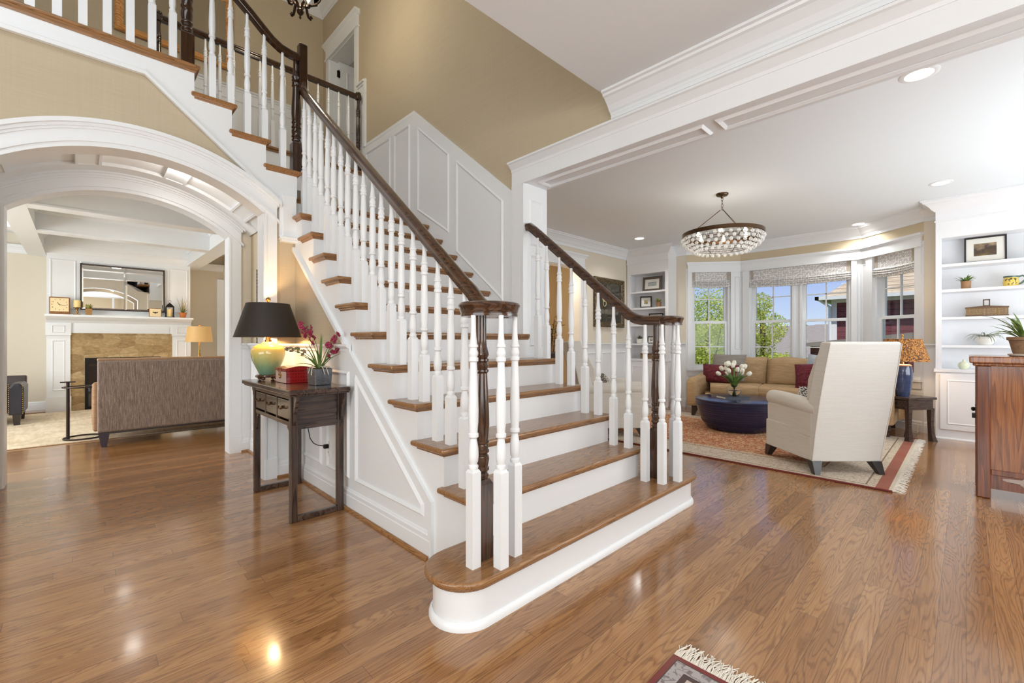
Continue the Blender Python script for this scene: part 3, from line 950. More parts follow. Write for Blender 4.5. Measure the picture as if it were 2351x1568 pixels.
# ================================================================== STAIRS
def riserY(n): return 1.861 + RUN * (n - 3)
def noseZ(Y): return 0.603 + 0.798 * (Y - 1.826)
def railZ(Y): return noseZ(Y) + 0.87 + 0.035 * (Y - 1.8)
ST = thing('staircase', 'white staircase with oak treads turning left above the arched passage', 'staircase', (2.05, 1.35, 0), world=True)
XL, XR = 1.33, 2.81
TH = 0.028
NOSE = 0.035
def tread_box(mb, x0, x1, y0, y1, z):
    mb.box(x0, x1, y0, y1, z - TH, z)
# bullnose first step
R1 = 0.137
def capsule(x0, x1, yc, r, xr, n=18):
    P = [(x0 + r * cos(a), yc + r * sin(a)) for a in [pi / 2 + pi * i / n for i in range(n + 1)]]
    P += [(x1 + r * cos(a), yc + r * sin(a)) for a in [-pi / 2 + pi * i / n for i in range(n + 1)]]
    return P
YC1 = 1.357 + R1
r1 = MB().prism(capsule(1.178, 3.06, YC1, R1, 0), 'z', 0, RR - TH).obj('riser', WHITE, ST, smooth=30)
sh = MB()
cps = capsule(1.178, 3.06, YC1, R1 + 0.001, 0)
sh.sweep([(x, y, 0) for x, y in cps], [(0.0, 0.0), (0.016, 0.0), (0.016, 0.012), (0.012, 0.024), (0.006, 0.031), (0.0, 0.033)], closed=True)
sh.obj('shoe_moulding', WHITE, r1, smooth=40)
t1 = MB().prism(capsule(1.178, 3.06, YC1, R1 + NOSE, 0), 'z', RR - TH, RR).obj('tread', OAK, ST, smooth=30, bevel=0.011, bseg=4)
MB().prism(capsule(1.178, 3.06, YC1, R1 + 0.016, 0), 'z', RR - TH - 0.016, RR - TH + 0.001).obj('cove_moulding', OAK, t1, smooth=30, bevel=0.006)
for n in range(2, 12):
    y = riserY(n); z = RR * n
    xr = XR if n <= 5 else XW
    tr = MB()
    tr.box(XL - NOSE, xr + (NOSE if n <= 5 else -0.013), y - NOSE, y + RUN + 0.02, z - TH, z)
    o = tr.obj('tread', OAK, ST, bevel=0.011, bseg=4)
    cv = MB()
    pf = [(0, 0), (0.018, 0), (0.016, -0.006), (0.007, -0.012), (0.004, -0.02), (0, -0.02)]
    cv.mould((XL, y + 0.004, z - TH), (xr, y + 0.004, z - TH), [(a, b) for a, b in pf], (0, -1, 0), 1.0, 1.0 if n <= 5 else 0.0)
    cv.mould((XL + 0.004, y, z - TH), (XL + 0.004, y + RUN, z - TH), pf, (-1, 0, 0), 1.0, 0.0)
    if n <= 5:
        cv.mould((xr - 0.004, y, z - TH), (xr - 0.004, y + RUN, z - TH), pf, (1, 0, 0), 1.0, 0.0)
    cv.obj('cove_moulding', OAK, o)
for n in range(2, 13):
    y = riserY(n); xr = XR if n <= 5 else XW - 0.012
    MB().box(XL + 0.04, xr - (0.04 if n <= 5 else 0), y + 0.0005, y + 0.02, RR * (n - 1), RR * n - TH).obj('riser', WHITE, ST)
# side skirts: stepped on top, raked below
def stepped(y_first, n0, n1):
    P = []
    for n in range(n0, n1 + 1):
        P.append((riserY(n), RR * (n - 1) - TH if n > n0 else 0.0))
        P.append((riserY(n), RR * n - TH))
    return P
P = stepped(0, 2, 11) + [(4.05, RR * 11 - TH), (4.05, dz(4.05))] + [(1.956, dz(1.956)), (1.956, 0.0)]
P[0] = (riserY(2), 0.0)
MB().prism(P, 'x', XL, XL + 0.04).obj('side_skirt', WHITE, ST)
P = stepped(0, 2, 5) + [(2.68, RR * 5 - TH), (2.68, 0)]
MB().prism(P, 'x', XR - 0.04, XR).obj('side_skirt', WHITE, ST)
# landing
t12 = MB().box(XL - NOSE, XW - 0.013, riserY(12) - NOSE, 5.685, RR * 12 - TH, RR * 12).obj('landing', OAK, ST, bevel=0.011, bseg=4)
MB().mould((XL, riserY(12) + 0.004, RR * 12 - TH), (XW - 0.013, riserY(12) + 0.004, RR * 12 - TH), [(0, 0), (0.018, 0), (0.007, -0.012), (0.004, -0.02), (0, -0.02)], (0, -1, 0), 1.0, 0).obj('cove_moulding', OAK, t12)
MB().box(1.22, 1.332, 4.012, 4.10, 2.03, RR * 12 - TH).box(1.20, 1.345, 3.995, 4.11, 2.005, 2.03).box(1.21, 1.338, 4.003, 4.105, 1.985, 2.006).obj('corner_drop', WHITE, ST, bevel=0.006)
# upper flight (rises towards -X)
def riserX(n): return 1.345 - 0.2435 * (n - 13)
YN, YS = 4.02, 4.046
for n in range(13, 16):
    x = riserX(n); z = RR * n
    o = MB().box(riserX(n + 1) - 0.02, x + NOSE, YN, 5.685, z - TH, z).obj('tread', OAKY, ST, bevel=0.011, bseg=4)
    cv = MB()
    pf = [(0, 0), (0.018, 0), (0.016, -0.006), (0.007, -0.012), (0.004, -0.02), (0, -0.02)]
    cv.mould((riserX(n + 1), YS + 0.004, z - TH), (x, YS + 0.004, z - TH), pf, (0, -1, 0), 0.0, 1.0)
    cv.mould((x - 0.004, YS, z - TH), (x - 0.004, 5.68, z - TH), pf, (1, 0, 0), 1.0, 0.0)
    cv.obj('cove_moulding', OAKY, o)
for n in range(13, 17):
    x = riserX(n)
    MB().box(x - 0.02, x, YS + 0.004, 5.685, RR * (n - 1), RR * n - TH).obj('riser', WHITE, ST)
z16 = RR * 16
o = MB().box(-4.0, riserX(16) + NOSE, YN, 5.685, z16 - TH, z16).obj('landing', OAK, ST, bevel=0.011, bseg=4)
cv = MB()
pf2 = [(0, 0), (0.022, 0), (0.02, -0.01), (0.01, -0.016), (0.006, -0.03), (0, -0.03)]
cv.mould((-4.0, YS + 0.002, z16 - TH), (riserX(16), YS + 0.002, z16 - TH), pf2, (0, -1, 0), 0, 1.0)
cv.mould((riserX(16) - 0.002, YS, z16 - TH), (riserX(16) - 0.002, 5.68, z16 - TH), pf2, (1, 0, 0), 1.0, 0)
cv.obj('cove_moulding', OAK, o)
ux = lambda x: 2.33 + (1.205 - x) * (3.06 - 2.33) / (1.205 - 0.33)
P = [(-4.0, z16 - TH), (riserX(16), z16 - TH)]
for n in (15, 14, 13):
    P += [(riserX(n + 1), RR * n - TH), (riserX(n), RR * n - TH)]
P += [(1.345, RR * 12 - TH), (1.33, 2.33), (1.205, 2.33), (0.33, 3.06), (-4.0, 3.06)]
MB().prism(P, 'y', YS, 4.075).obj('side_skirt', WHITE, ST)
us2 = MB()
us2.sweep([(-4.0, YS + 0.01, 3.045), (0.33, YS + 0.01, 3.045), (1.20, YS + 0.01, ux(1.20) - 0.012)], [(0.0, -0.022), (0.03, -0.022), (0.03, 0.004), (0.02, 0.012), (0.016, 0.03), (0.0, 0.03)], up=(0, 0, 1))
us2.obj('rake_moulding', WHITE, ST)
MB().box(1.20, 1.225, 4.03, 4.06, 2.02, 2.36).obj('drop_trim', WHITE, ST)
# ------------------------------------------------------------------ railings
BAL_TURN = [(0.0, 0.0), (0.0195, 0.004), (0.022, 0.012), (0.021, 0.02), (0.0165, 0.024), (0.0165, 0.03), (0.0205, 0.036), (0.0225, 0.06), (0.0215, 0.09), (0.0175, 0.115), (0.0150, 0.128), (0.0150, 0.133), (0.0225, 0.14), (0.0225, 0.152), (0.0180, 0.157), (0.0185, 0.165), (0.0215, 0.20), (0.0225, 0.25), (0.0205, 0.33), (0.0170, 0.42), (0.0155, 0.445), (0.0155, 0.452), (0.0215, 0.458), (0.0215, 0.470), (0.0165, 0.475), (0.0200, 0.483), (0.0215, 0.492), (0.0165, 0.505), (0.0160, 0.512), (0.0205, 0.517), (0.0205, 0.524), (0.0165, 0.529), (0.0130, 0.56), (0.0115, 0.585), (0.0110, 0.65)]
BALC = {}
def baluster(par, x, y, z0, z1, bs=0.0225):
    T = z1 - z0
    key = (round(T, 3), bs, par.name)
    blk = max(0.06, T - 0.65)
    k = T - blk
    if key not in BALC:
        mb = MB()
        mb.box(-bs, bs, -bs, bs, 0, blk - 0.008)
        mb.add([(-bs, -bs, blk - 0.008), (bs, -bs, blk - 0.008), (bs, bs, blk - 0.008), (-bs, bs, blk - 0.008), (-bs * 0.7, -bs * 0.7, blk + 0.004), (bs * 0.7, -bs * 0.7, blk + 0.004), (bs * 0.7, bs * 0.7, blk + 0.004), (-bs * 0.7, bs * 0.7, blk + 0.004)],
               [(0, 1, 5, 4), (1, 2, 6, 5), (2, 3, 7, 6), (3, 0, 4, 7), (4, 5, 6, 7)])
        mb.lathe([(r * bs / 0.0225, blk + z * k / 0.65) for r, z in BAL_TURN], seg=12)
        o = mb.obj('baluster', WHITE, None, smooth=35)
        BALC[key] = o
    else:
        o = BALC[key].copy(); COL.objects.link(o)
    o.parent = par
    o.matrix_parent_inverse = ROOTM[par.name]
    o.location = (x, y, z0)
    return o
RAILP = [(-0.021, -0.033), (0.021, -0.033), (0.022, -0.020), (0.026, -0.016), (0.026, -0.008), (0.031, 0.004), (0.031, 0.012), (0.024, 0.026), (0.010, 0.033), (-0.010, 0.033), (-0.024, 0.026), (-0.031, 0.012), (-0.031, 0.004), (-0.026, -0.008), (-0.026, -0.016), (-0.022, -0.020)]
CAPP = [(0.0, -0.031), (0.126, -0.031), (0.127, -0.020), (0.124, -0.018), (0.124, -0.016), (0.128, -0.014), (0.129, -0.008), (0.133, 0.006), (0.137, 0.012), (0.138, 0.018), (0.134, 0.026), (0.124, 0.031), (0.0, 0.0315)]
def newel(par, x, y, z0, blk, ztop, name='newel_post', s=0.0375, mat=None):
    mb = MB()
    mb.box(-s, s, -s, s, 0, blk - 0.02)
    q = 0.72 * s
    mb.add([(-s, -s, blk - 0.02), (s, -s, blk - 0.02), (s, s, blk - 0.02), (-s, s, blk - 0.02), (-q, -q, blk), (q, -q, blk), (q, q, blk), (-q, q, blk)], [(0, 1, 5, 4), (1, 2, 6, 5), (2, 3, 7, 6), (3, 0, 4, 7), (4, 5, 6, 7)])
    H = ztop - z0 - blk
    k = H / 0.70
    tp = [(0.0, 0.0), (0.028, 0.002), (0.034, 0.012), (0.034, 0.018), (0.027, 0.026), (0.029, 0.032), (0.036, 0.04), (0.036, 0.048), (0.030, 0.054), (0.033, 0.066), (0.0365, 0.085), (0.034, 0.1), (0.028, 0.104), (0.028, 0.108), (0.036, 0.116), (0.036, 0.124), (0.031, 0.128), (0.0325, 0.145), (0.031, 0.15), (0.036, 0.156), (0.036, 0.164), (0.031, 0.168),
          (0.033, 0.18), (0.037, 0.23), (0.036, 0.29), (0.031, 0.38), (0.0275, 0.45), (0.0275, 0.455), (0.034, 0.462), (0.034, 0.470), (0.028, 0.474), (0.032, 0.482), (0.034, 0.49), (0.030, 0.498), (0.028, 0.502), (0.0345, 0.508), (0.0345, 0.516), (0.028, 0.52), (0.035, 0.535), (0.033, 0.545), (0.026, 0.57), (0.0235, 0.60), (0.0235, 0.70)]
    mb.lathe([(r * s / 0.0375, blk + z * k) for r, z in tp], seg=20)
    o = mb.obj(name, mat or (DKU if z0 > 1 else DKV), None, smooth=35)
    o.parent = par; o.matrix_parent_inverse = ROOTM[par.name]; o.location = (x, y, z0)
    return o
UND = -0.03
# left railing of the lower flight
RL = thing('stair_railing', 'left railing with the scrolled dark handrail beside the console table', 'railing', (1.3, 1.5, RR), group='stair railings', world=True)
xl = 1.404
path = [(xl, 1.44, 1.286), (xl, 1.50, 1.286), (xl, 1.55, 1.289), (xl, 1.60, 1.300), (xl, 1.66, 1.330), (xl, 1.73, railZ(1.73) + 0.005)] + [(xl, y, railZ(y)) for y in (1.8, 2.4, 3.2, 4.02)]
path += [(xl, 4.055, railZ(4.05) + 0.006), (xl, 4.075, railZ(4.05) + 0.04), (xl, 4.085, railZ(4.05) + 0.09)]
MB().sweep(path, RAILP).lathe(CAPP, (1.30, 1.478, 1.286), 40).obj('handrail', DKW, RL, smooth=35)
MB().prism([(1.368, 4.052), (1.438, 4.052), (1.438, 4.122), (1.368, 4.122)], 'z', railZ(4.05) + 0.0, 3.752).obj('gooseneck', DKU, RL, bevel=0.010, bseg=3)
newel(RL, 1.26, 1.487, RR, 0.345, 1.256)
for (x, y) in ((1.1825, 1.445), (1.264, 1.362), (1.383, 1.40)):
    baluster(RL, x, y, RR, 1.257)
for n in range(2, 12):
    ys = (riserY(n) - NOSE + 0.077, riserY(n) - NOSE + 0.077 + RUN / 2 - 0.006)
    if n == 2: ys = (ys[1] + 0.015,)
    for y in ys:
        baluster(RL, xl, y, RR * n, railZ(y) + UND)
# right railing
RG = thing('stair_railing', 'short right railing with dark scroll in front of the living room chairs', 'railing', (2.85, 1.5, RR), group='stair railings', world=True)
xr_ = 2.772
def railZR(Y): return noseZ(Y) + 0.865 + 0.04 * (Y - 1.8)
path = [(xr_, 1.42, 1.286), (xr_, 1.48, 1.286), (xr_, 1.54, 1.288), (xr_, 1.60, 1.300), (xr_, 1.66, 1.330), (xr_, 1.73, railZR(1.73) + 0.006)] + [(xr_, y, railZR(y)) for y in (1.8, 2.1, 2.45, 2.57)]
path += [(xr_, 2.62, railZR(2.6) + 0.012), (xr_, 2.656, railZR(2.6) + 0.014)]
MB().sweep(path, RAILP).lathe(CAPP, (2.90, 1.472, 1.286), 40).obj('handrail', DKW, RG, smooth=35)
newel(RG, 2.868, 1.502, RR, 0.345, 1.256)
for (x, y) in ((2.742, 1.52), (2.765, 1.41), (2.893, 1.362), (2.975, 1.43)):
    baluster(RG, x, y, RR, 1.257)
for n in range(2, 6):
    y0_ = riserY(n) - NOSE + 0.077
    for y in ((y0_, y0_ + RUN / 2 - 0.006) if n < 5 else (y0_, y0_ + 0.1)):
        baluster(RG, xr_ - 0.025, y, RR * n, railZR(y) + UND)
# railing of the upper flight
RU = thing('stair_railing', 'upper flight railing curving up over the arch to a turned newel', 'railing', (1.0, 4.07, RR * 13), group='stair railings', world=True)
yr = 4.068
def railU(x): return 3.665 + (1.10 - x) * 0.826 + 0.06
path = [(1.37, yr, 3.615), (1.30, yr, 3.618), (1.22, yr, 3.635), (1.15, yr, 3.675), (1.08, yr, 3.735), (1.0, yr, railU(1.0))] + [(x, yr, railU(x)) for x in (0.9, 0.75, 0.61)]
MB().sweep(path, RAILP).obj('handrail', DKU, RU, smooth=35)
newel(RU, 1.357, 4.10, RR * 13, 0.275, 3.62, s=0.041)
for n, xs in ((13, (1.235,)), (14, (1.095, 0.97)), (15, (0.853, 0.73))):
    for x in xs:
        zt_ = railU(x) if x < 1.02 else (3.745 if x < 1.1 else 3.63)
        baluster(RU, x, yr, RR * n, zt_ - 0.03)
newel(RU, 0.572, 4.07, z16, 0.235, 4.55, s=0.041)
# railing along the landing over the arch
RD = thing('stair_railing', 'landing railing with square-based white balusters above the arch', 'railing', (-1.0, 4.07, z16), group='stair railings', world=True)
MB().sweep([(-3.9, yr, z16 + 1.02), (0.53, yr, z16 + 1.02)], RAILP).obj('handrail', DKW, RD, smooth=35)
for i in range(12):
    baluster(RD, 0.487 - 0.1185 * i, yr, z16, z16 + 0.99)
# balcony railing of the upper hall
RB = thing('balcony_railing', 'dark-railed balustrade along the upper hall in front of the door', 'railing', (1.6, 5.70, 3.417), world=True)
zb = 3.417
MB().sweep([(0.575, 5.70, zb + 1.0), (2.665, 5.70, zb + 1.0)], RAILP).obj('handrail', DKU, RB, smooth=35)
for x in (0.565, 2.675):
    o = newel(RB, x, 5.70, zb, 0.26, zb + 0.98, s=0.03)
    MB().box(x - 0.03, x + 0.03, 5.67, 5.73, zb + 0.96, zb + 1.03).lathe([(0.022, 0), (0.034, 0.01), (0.036, 0.02), (0.03, 0.032), (0, 0.036)], (x, 5.70, zb + 1.028), 14).obj('newel_cap', DKU, RB, smooth=40, bevel=0.004)
for i in range(15):
    baluster(RB, 0.70 + 0.1315 * i, 5.70, zb, zb + 0.97, 0.019)
# ================================================================== LIVING ROOM
def rr(w, h, r, n=4):
    """rounded rectangle profile (side, up) centred"""
    P = []
    for cx, cy, a in ((w / 2 - r, h / 2 - r, 0), (-w / 2 + r, h / 2 - r, pi / 2), (-w / 2 + r, -h / 2 + r, pi), (w / 2 - r, -h / 2 + r, 3 * pi / 2)):
        for i in range(n + 1):
            t = a + pi / 2 * i / n
            P.append((cx + r * cos(t), cy + r * sin(t)))
    return P
FWD = Vector((cos(CA), sin(CA), 0)); RGT = Vector((sin(CA), -cos(CA), 0))
SHELFP = plain('bookcase_paint', srgb(236, 236, 238), 0.4, noise=0.006)
# ---- built-in bookcases
def bookcase(label, y0, y1, openY, shelves, doors, knob_side):
    """y0 > y1; front plane X=7.25, facing -X"""
    t = thing('bookcase', label, 'bookcase', (7.4, (y0 + y1) / 2, 0), group='built-in bookcases', world=True)
    oa, ob = openY
    c = MB()
    c.box(7.28, 7.53, y0, y0 - 0.02, 0.82, ZL - 0.003); c.box(7.28, 7.53, y1 + 0.02, y1, 0.82, ZL - 0.003)
    c.box(7.53, 7.549, y0, y1, 0.82, ZL - 0.003)
    c.box(7.25, 7.28, y0, oa, 0.822, 2.353); c.box(7.25, 7.28, ob, y1, 0.822, 2.353)
    c.box(7.25, 7.28, y0, y1, 2.353, ZL - 0.003); c.box(7.28, 7.53, y0 - 0.02, y1 + 0.02, 2.353, 2.38)
    c.obj('carcass', SHELFP, t)
    MB().box(7.25, 7.549, y0, y1, 0.0, 0.779).mould((7.25, y0, 0), (7.25, y1, 0), SHOE, (-1, 0, 0)).obj('base_cabinet', SHELFP, t)
    MB().box(7.225, 7.549, y0 + 0.015, y1 - 0.015, 0.78, 0.82).obj('countertop', SHELFP, t, bevel=0.006)
    for z in shelves:
        MB().box(7.268, 7.54, y0 - 0.02, y1 + 0.02, z - 0.032, z).obj('shelf', SHELFP, t, bevel=0.003)
    cr = MB()
    cr.mould((7.25, y0, ZL - 0.001), (7.25, y1, ZL - 0.001), crown_prof(0.13, 0.13), (-1, 0, 0), 1.0, 1.0)
    cr.mould((7.38, y0, ZL - 0.001), (7.25, y0, ZL - 0.001), crown_prof(0.13, 0.13), (0, 1, 0), 0.0, 1.0)
    cr.box(7.234, 7.25, y0 + 0.01, y1 - 0.01, 2.545, 2.56); cr.box(7.24, 7.25, y0, y1, 2.56, 2.68)
    cr.obj('crown', SHELFP, t, smooth=30)
    for (a, b) in doors:
        d = MB()
        d.box(7.232, 7.25, a, b, 0.115, 0.755)
        d.bars([(7.232, a - 0.055, 0.175), (7.232, b + 0.055, 0.175), (7.232, b + 0.055, 0.695), (7.232, a - 0.055, 0.695)], 0.02, 0.006, (-1, 0, 0))
        do = d.obj('door', SHELFP, t, bevel=0.002)
        ky = b + 0.035 if knob_side > 0 else a - 0.035
        MB(Matrix.Translation((7.232, ky, 0.62)) @ Matrix.Rotation(-pi / 2, 4, 'Y')).lathe([(0.004, 0), (0.005, 0.012), (0.012, 0.018), (0.013, 0.024), (0.008, 0.03), (0, 0.031)], seg=12).obj('knob', BLACKM, do, smooth=40)
    return t
bookcase('tall white built-in bookcase at right holding the pitcher, the woven box and the potted plants', 0.254, -1.35, (0.202, -1.30), (1.099, 1.426, 1.749, 2.046), [(0.215, -0.535), (-0.55, -1.30)], 1)
bookcase('narrow white built-in bookcase in the far corner left of the bay windows', 4.385, 3.58, (4.325, 3.64), (1.099, 1.44, 1.745, 2.04), [(4.33, 3.99), (3.98, 3.63)], 1)
# ---- small things on the shelves
ART = {}
def art_mat(name, cols, seed=0.0, sc=(6, 6, 9), hor=True):
    m, n, b = new_mat(name)
    k = NB(n)
    co = k.map(k.co(), sc, (seed, seed, seed))
    f = k.noise(co, 1.0, 3, 0.6)
    x, y, z = k.sep(k.co())
    if hor:
        f = k.math('ADD', k.math('MULTIPLY', f, 0.5), k.math('ADD', 0.25, k.math('MULTIPLY', z, 2.6)))
    n.links.new(k.ramp(f, [(0.2 + 0.6 * i / (len(cols) - 1), c) for i, c in enumerate(cols)]), b.inputs['Base Color'])
    b.inputs['Roughness'].default_value = 0.25
    return m
BLKF = plain('black_frame', srgb(32, 27, 25), 0.35)
GRYF = plain('grey_brown_frame', srgb(104, 90, 78), 0.45)
MATB = plain('mat_board', srgb(236, 233, 224), 0.6, noise=0.01)
def framed(name, label, c, W, H, fw, mw, frame, art, rz, tilt=0.0, group=None, cat='picture', mat2=None, depth=0.02):
    """picture standing on its base at c, facing local -Y"""
    t = thing(name, label, cat, c, rz, group=group)
    T = Matrix.Rotation(-tilt, 4, 'X')
    f = MB(T)
    f.box(-W / 2, -W / 2 + fw, -depth, 0, 0, H); f.box(W / 2 - fw, W / 2, -depth, 0, 0, H); f.box(-W / 2 + fw, W / 2 - fw, -depth, 0, 0, fw); f.box(-W / 2 + fw, W / 2 - fw, -depth, 0, H - fw, H)
    f.box(-W / 2 + 0.003, W / 2 - 0.003, -0.006, -0.001, 0.003, H - 0.003)
    f.obj('frame', frame, t, bevel=0.0015)
    MB(T).box(-W / 2 + fw, W / 2 - fw, -depth * 0.45, -0.006, fw, H - fw).obj('mat_board', mat2 or MATB, t)
    iw, ih = W - 2 * fw - 2 * mw, H - 2 * fw - 2 * mw
    a = MB()
    a.box(-iw / 2, iw / 2, -0.001, 0.0, -ih / 2, ih / 2)
    o = a.obj('print', art, t)
    o.matrix_local = T @ Matrix.Translation((0, -depth * 0.47, H / 2))
    return t
SZ = lambda k: (1.100, 1.427, 1.750, 2.047)[k]
RZB = -pi / 2   # faces -X
STORM = art_mat('storm_landscape', [srgb(150, 122, 70), srgb(96, 76, 50), srgb(70, 56, 44), srgb(150, 128, 98), srgb(190, 170, 140)], 1.3, (14, 14, 22))
framed('framed_picture', 'wide black-framed landscape print with broad white mat on the top shelf at right', (7.42, -0.15, SZ(3) + 0.001), 0.335, 0.30, 0.016, 0.062, BLKF, STORM, RZB, 0.12, group='framed pictures on the shelves')
SEA = art_mat('sea_view', [srgb(90, 110, 130), srgb(120, 140, 156), srgb(190, 190, 180), srgb(80, 110, 150), srgb(160, 180, 200)], 4.1, (10, 10, 30))
framed('framed_picture', 'wide grey-framed seascape on the top shelf left of the windows', (7.42, 3.975, 2.041), 0.37, 0.27, 0.045, 0.055, GRYF, SEA, RZB, 0.1, group='framed pictures on the shelves')
VIG = art_mat('small_sketch', [srgb(210, 190, 140), srgb(90, 90, 60), srgb(200, 180, 120), srgb(225, 215, 190)], 7.7, (30, 30, 40))
framed('framed_picture', 'black-framed sketch leaning beside a spiky plant on the second shelf', (7.40, 4.085, 1.746), 0.205, 0.215, 0.022, 0.05, BLKF, VIG, RZB + 0.45, 0.16, group='framed pictures on the shelves')
HOUSES = art_mat('house_row', [srgb(120, 110, 90), srgb(200, 190, 170), srgb(90, 80, 70), srgb(150, 140, 120)], 2.2, (26, 26, 12))
framed('framed_picture', 'black-framed print of buildings just above the right handrail scroll', (7.42, 3.90, 1.441), 0.265, 0.2, 0.02, 0.04, BLKF, HOUSES, RZB + 0.1, 0.1, group='framed pictures on the shelves')
BW = art_mat('ink_study', [srgb(30, 30, 30), srgb(225, 222, 215), srgb(60, 60, 58), srgb(235, 232, 225)], 9.2, (46, 46, 46), False)
framed('framed_picture', 'smallest black-framed print beside a white pot on the lowest shelf', (7.40, 3.97, 1.10), 0.145, 0.125, 0.012, 0.03, BLKF, BW, RZB + 0.15, 0.12, group='framed pictures on the shelves')
# potted plants
def leaf_mat(name, a, b_):
    m, n, b = new_mat(name)
    k = NB(n)
    f = k.noise(k.co(), 14, 2)
    n.links.new(k.ramp(f, [(0.3, a), (0.7, b_)]), b.inputs['Base Color'])
    b.inputs['Roughness'].default_value = 0.45
    return m
LEAF = leaf_mat('leaf_green', srgb(58, 84, 40), srgb(112, 140, 66))
LEAFY = leaf_mat('leaf_yellow_green', srgb(110, 118, 42), srgb(178, 172, 80))
LEAFG = leaf_mat('leaf_grey_green', srgb(96, 104, 84), srgb(168, 170, 146))
LEAFD = leaf_mat('leaf_dark', srgb(56, 62, 34), srgb(118, 112, 56))
def blade(mb, base, d, L, w, up=0.6, droop=1.0, n=6, fold=0.25):
    """strap leaf as a two-sided thin strip starting at base heading d (xy) and arching"""
    d = Vector((d[0], d[1], 0)).normalized(); sd = Vector((-d.y, d.x, 0))
    V = []; F = []
    p = Vector(base); a = up
    for i in range(n + 1):
        s = i / n
        ww = w * (sin(pi * min(1, 0.18 + 0.82 * s)) ** 0.7 if s < 1 else 0.0) * (1 - 0.15 * s)
        V += [p - sd * ww / 2, p + Vector((0, 0, -ww * fold)), p + sd * ww / 2]
        a2 = a - droop * s
        p = p + (d * cos(a2) + Vector((0, 0, 1)) * sin(a2)) * (L / n)
    for i in range(n):
        k = i * 3
        F += [(k, k + 1, k + 4, k + 3), (k + 1, k + 2, k + 5, k + 4)]
    mb.add(V, F)
def tuft(mb, c, n, L, w, up0, up1, droop, r=0.012, rnd=random):
    for i in range(n):
        a = 2 * pi * i / n + rnd.uniform(-0.25, 0.25)
        u = rnd.uniform(up0, up1)
        blade(mb, (c[0] + r * cos(a), c[1] + r * sin(a), c[2]), (cos(a), sin(a)), L * rnd.uniform(0.75, 1.1), w, u, droop)
TERRA = plain('terracotta', srgb(160, 120, 84), 0.7, noise=0.06)
WHITEC = plain('white_ceramic', srgb(236, 234, 228), 0.2)
SOIL = plain('soil', srgb(70, 56, 44), 0.95, noise=0.15, nscale=120)
def pot_plant(label, c, r, h, pm, n, L, w, ups, droop, lm, taper=0.85, square=False, group=None, rz=0.0, name='potted_plant', soil=SOIL):
    t = thing(name, label, 'plant', c, rz, group=group)
    p = MB()
    if square:
        k = taper
        p.taper((0, 0, 0), (r * k, r * k), (0, 0, h), (r, r))
        p.obj('pot', pm, t, bevel=0.003)
        MB().box(-r * 0.85, r * 0.85, -r * 0.85, r * 0.85, h - 0.001, h + 0.003).obj('soil', soil, t)
    else:
        p.lathe([(0, 0), (r * taper, 0), (r, h * 0.8), (r * 1.04, h * 0.82), (r * 1.04, h), (r * 0.9, h), (r * 0.88, h * 0.9), (0, h * 0.9)], seg=20)
        p.obj('pot', pm, t, smooth=40)
        MB().lathe([(0, h * 0.91), (r * 0.87, h * 0.9)], seg=16).obj('soil', soil, t)
    l = MB()
    tuft(l, (0, 0, h * 0.92), n, L, w, ups[0], ups[1], droop)
    l.obj('leaves', lm, t, smooth=60)
    return t
pot_plant('spiky green plant in a tan pot on the second shelf of the right bookcase', (7.36, 0.003, SZ(2) + 0.001), 0.042, 0.088, TERRA, 26, 0.10, 0.016, (0.4, 1.4), 0.6, LEAF, 0.95, group='potted plants')
pot_plant('small yellow-green spiky plant in a tan pot beside a leaning sketch', (7.36, 3.815, 1.746), 0.045, 0.09, TERRA, 24, 0.09, 0.014, (0.7, 1.5), 0.35, LEAFY, 0.95, group='potted plants')
pot_plant('dark spiky succulent in a square white pot on the lowest left shelf', (7.36, 4.18, 1.10), 0.045, 0.085, WHITEC, 22, 0.075, 0.022, (0.4, 1.4), 0.3, LEAFD, 0.9, True, group='potted plants')
# trailing air plant in a white bowl
t = thing('potted_plant', 'drooping grey-green plant in a round white bowl on the lowest right shelf', 'plant', (7.37, -0.155, SZ(0) + 0.001), group='potted plants')
MB().lathe([(0, 0), (0.05, 0), (0.075, 0.03), (0.083, 0.06), (0.075, 0.088), (0.062, 0.095), (0.055, 0.09), (0, 0.085)], seg=24).obj('pot', WHITEC, t, smooth=40)
l = MB(); tuft(l, (0, 0, 0.09), 22, 0.19, 0.014, 0.35, 1.1, 2.1, 0.02)
l.obj('leaves', LEAFG, t, smooth=60)
# yellow pitcher
PY = plain('yellow_glaze', srgb(228, 196, 96), 0.15, noise=0.05)
PG = plain('green_blue_glaze', srgb(84, 104, 96), 0.15, noise=0.15, nscale=60)
t = thing('pitcher', 'yellow ceramic pitcher with green rim and handle on the right bookcase', 'pitcher', (7.37, -0.345, SZ(2) + 0.001), pi)
MB().lathe([(0, 0), (0.055, 0), (0.06, 0.02), (0.062, 0.045), (0.056, 0.085), (0.055, 0.105), (0.051, 0.105), (0.05, 0.03), (0, 0.02)], seg=28).obj('body', PY, t, smooth=40)
MB().lathe([(0.0545, 0.094), (0.059, 0.1), (0.059, 0.112), (0.052, 0.112), (0.052, 0.1)], seg=28, cap=False).obj('rim', PG, t, smooth=40)
MB().tube([(0, 0.05, 0.1), (0, 0.085, 0.112), (0, 0.105, 0.095), (0, 0.1, 0.06), (0, 0.075, 0.03), (0, 0.055, 0.022)], 0.009, 8).obj('handle', PG, t, smooth=40)
dd = MB()
for i in range(16):
    a = pi + random.uniform(-0.75, 0.75); z = random.uniform(0.02, 0.08)
    R_ = 0.0615
    dd.ball((R_ * -cos(a) * 0.985, R_ * sin(a) * 0.985, z), random.uniform(0.005, 0.009), 6, 4, sx=0.4)
dd.obj('painted_leaves', plain('dark_leaf_glaze', srgb(74, 66, 34), 0.2), t)
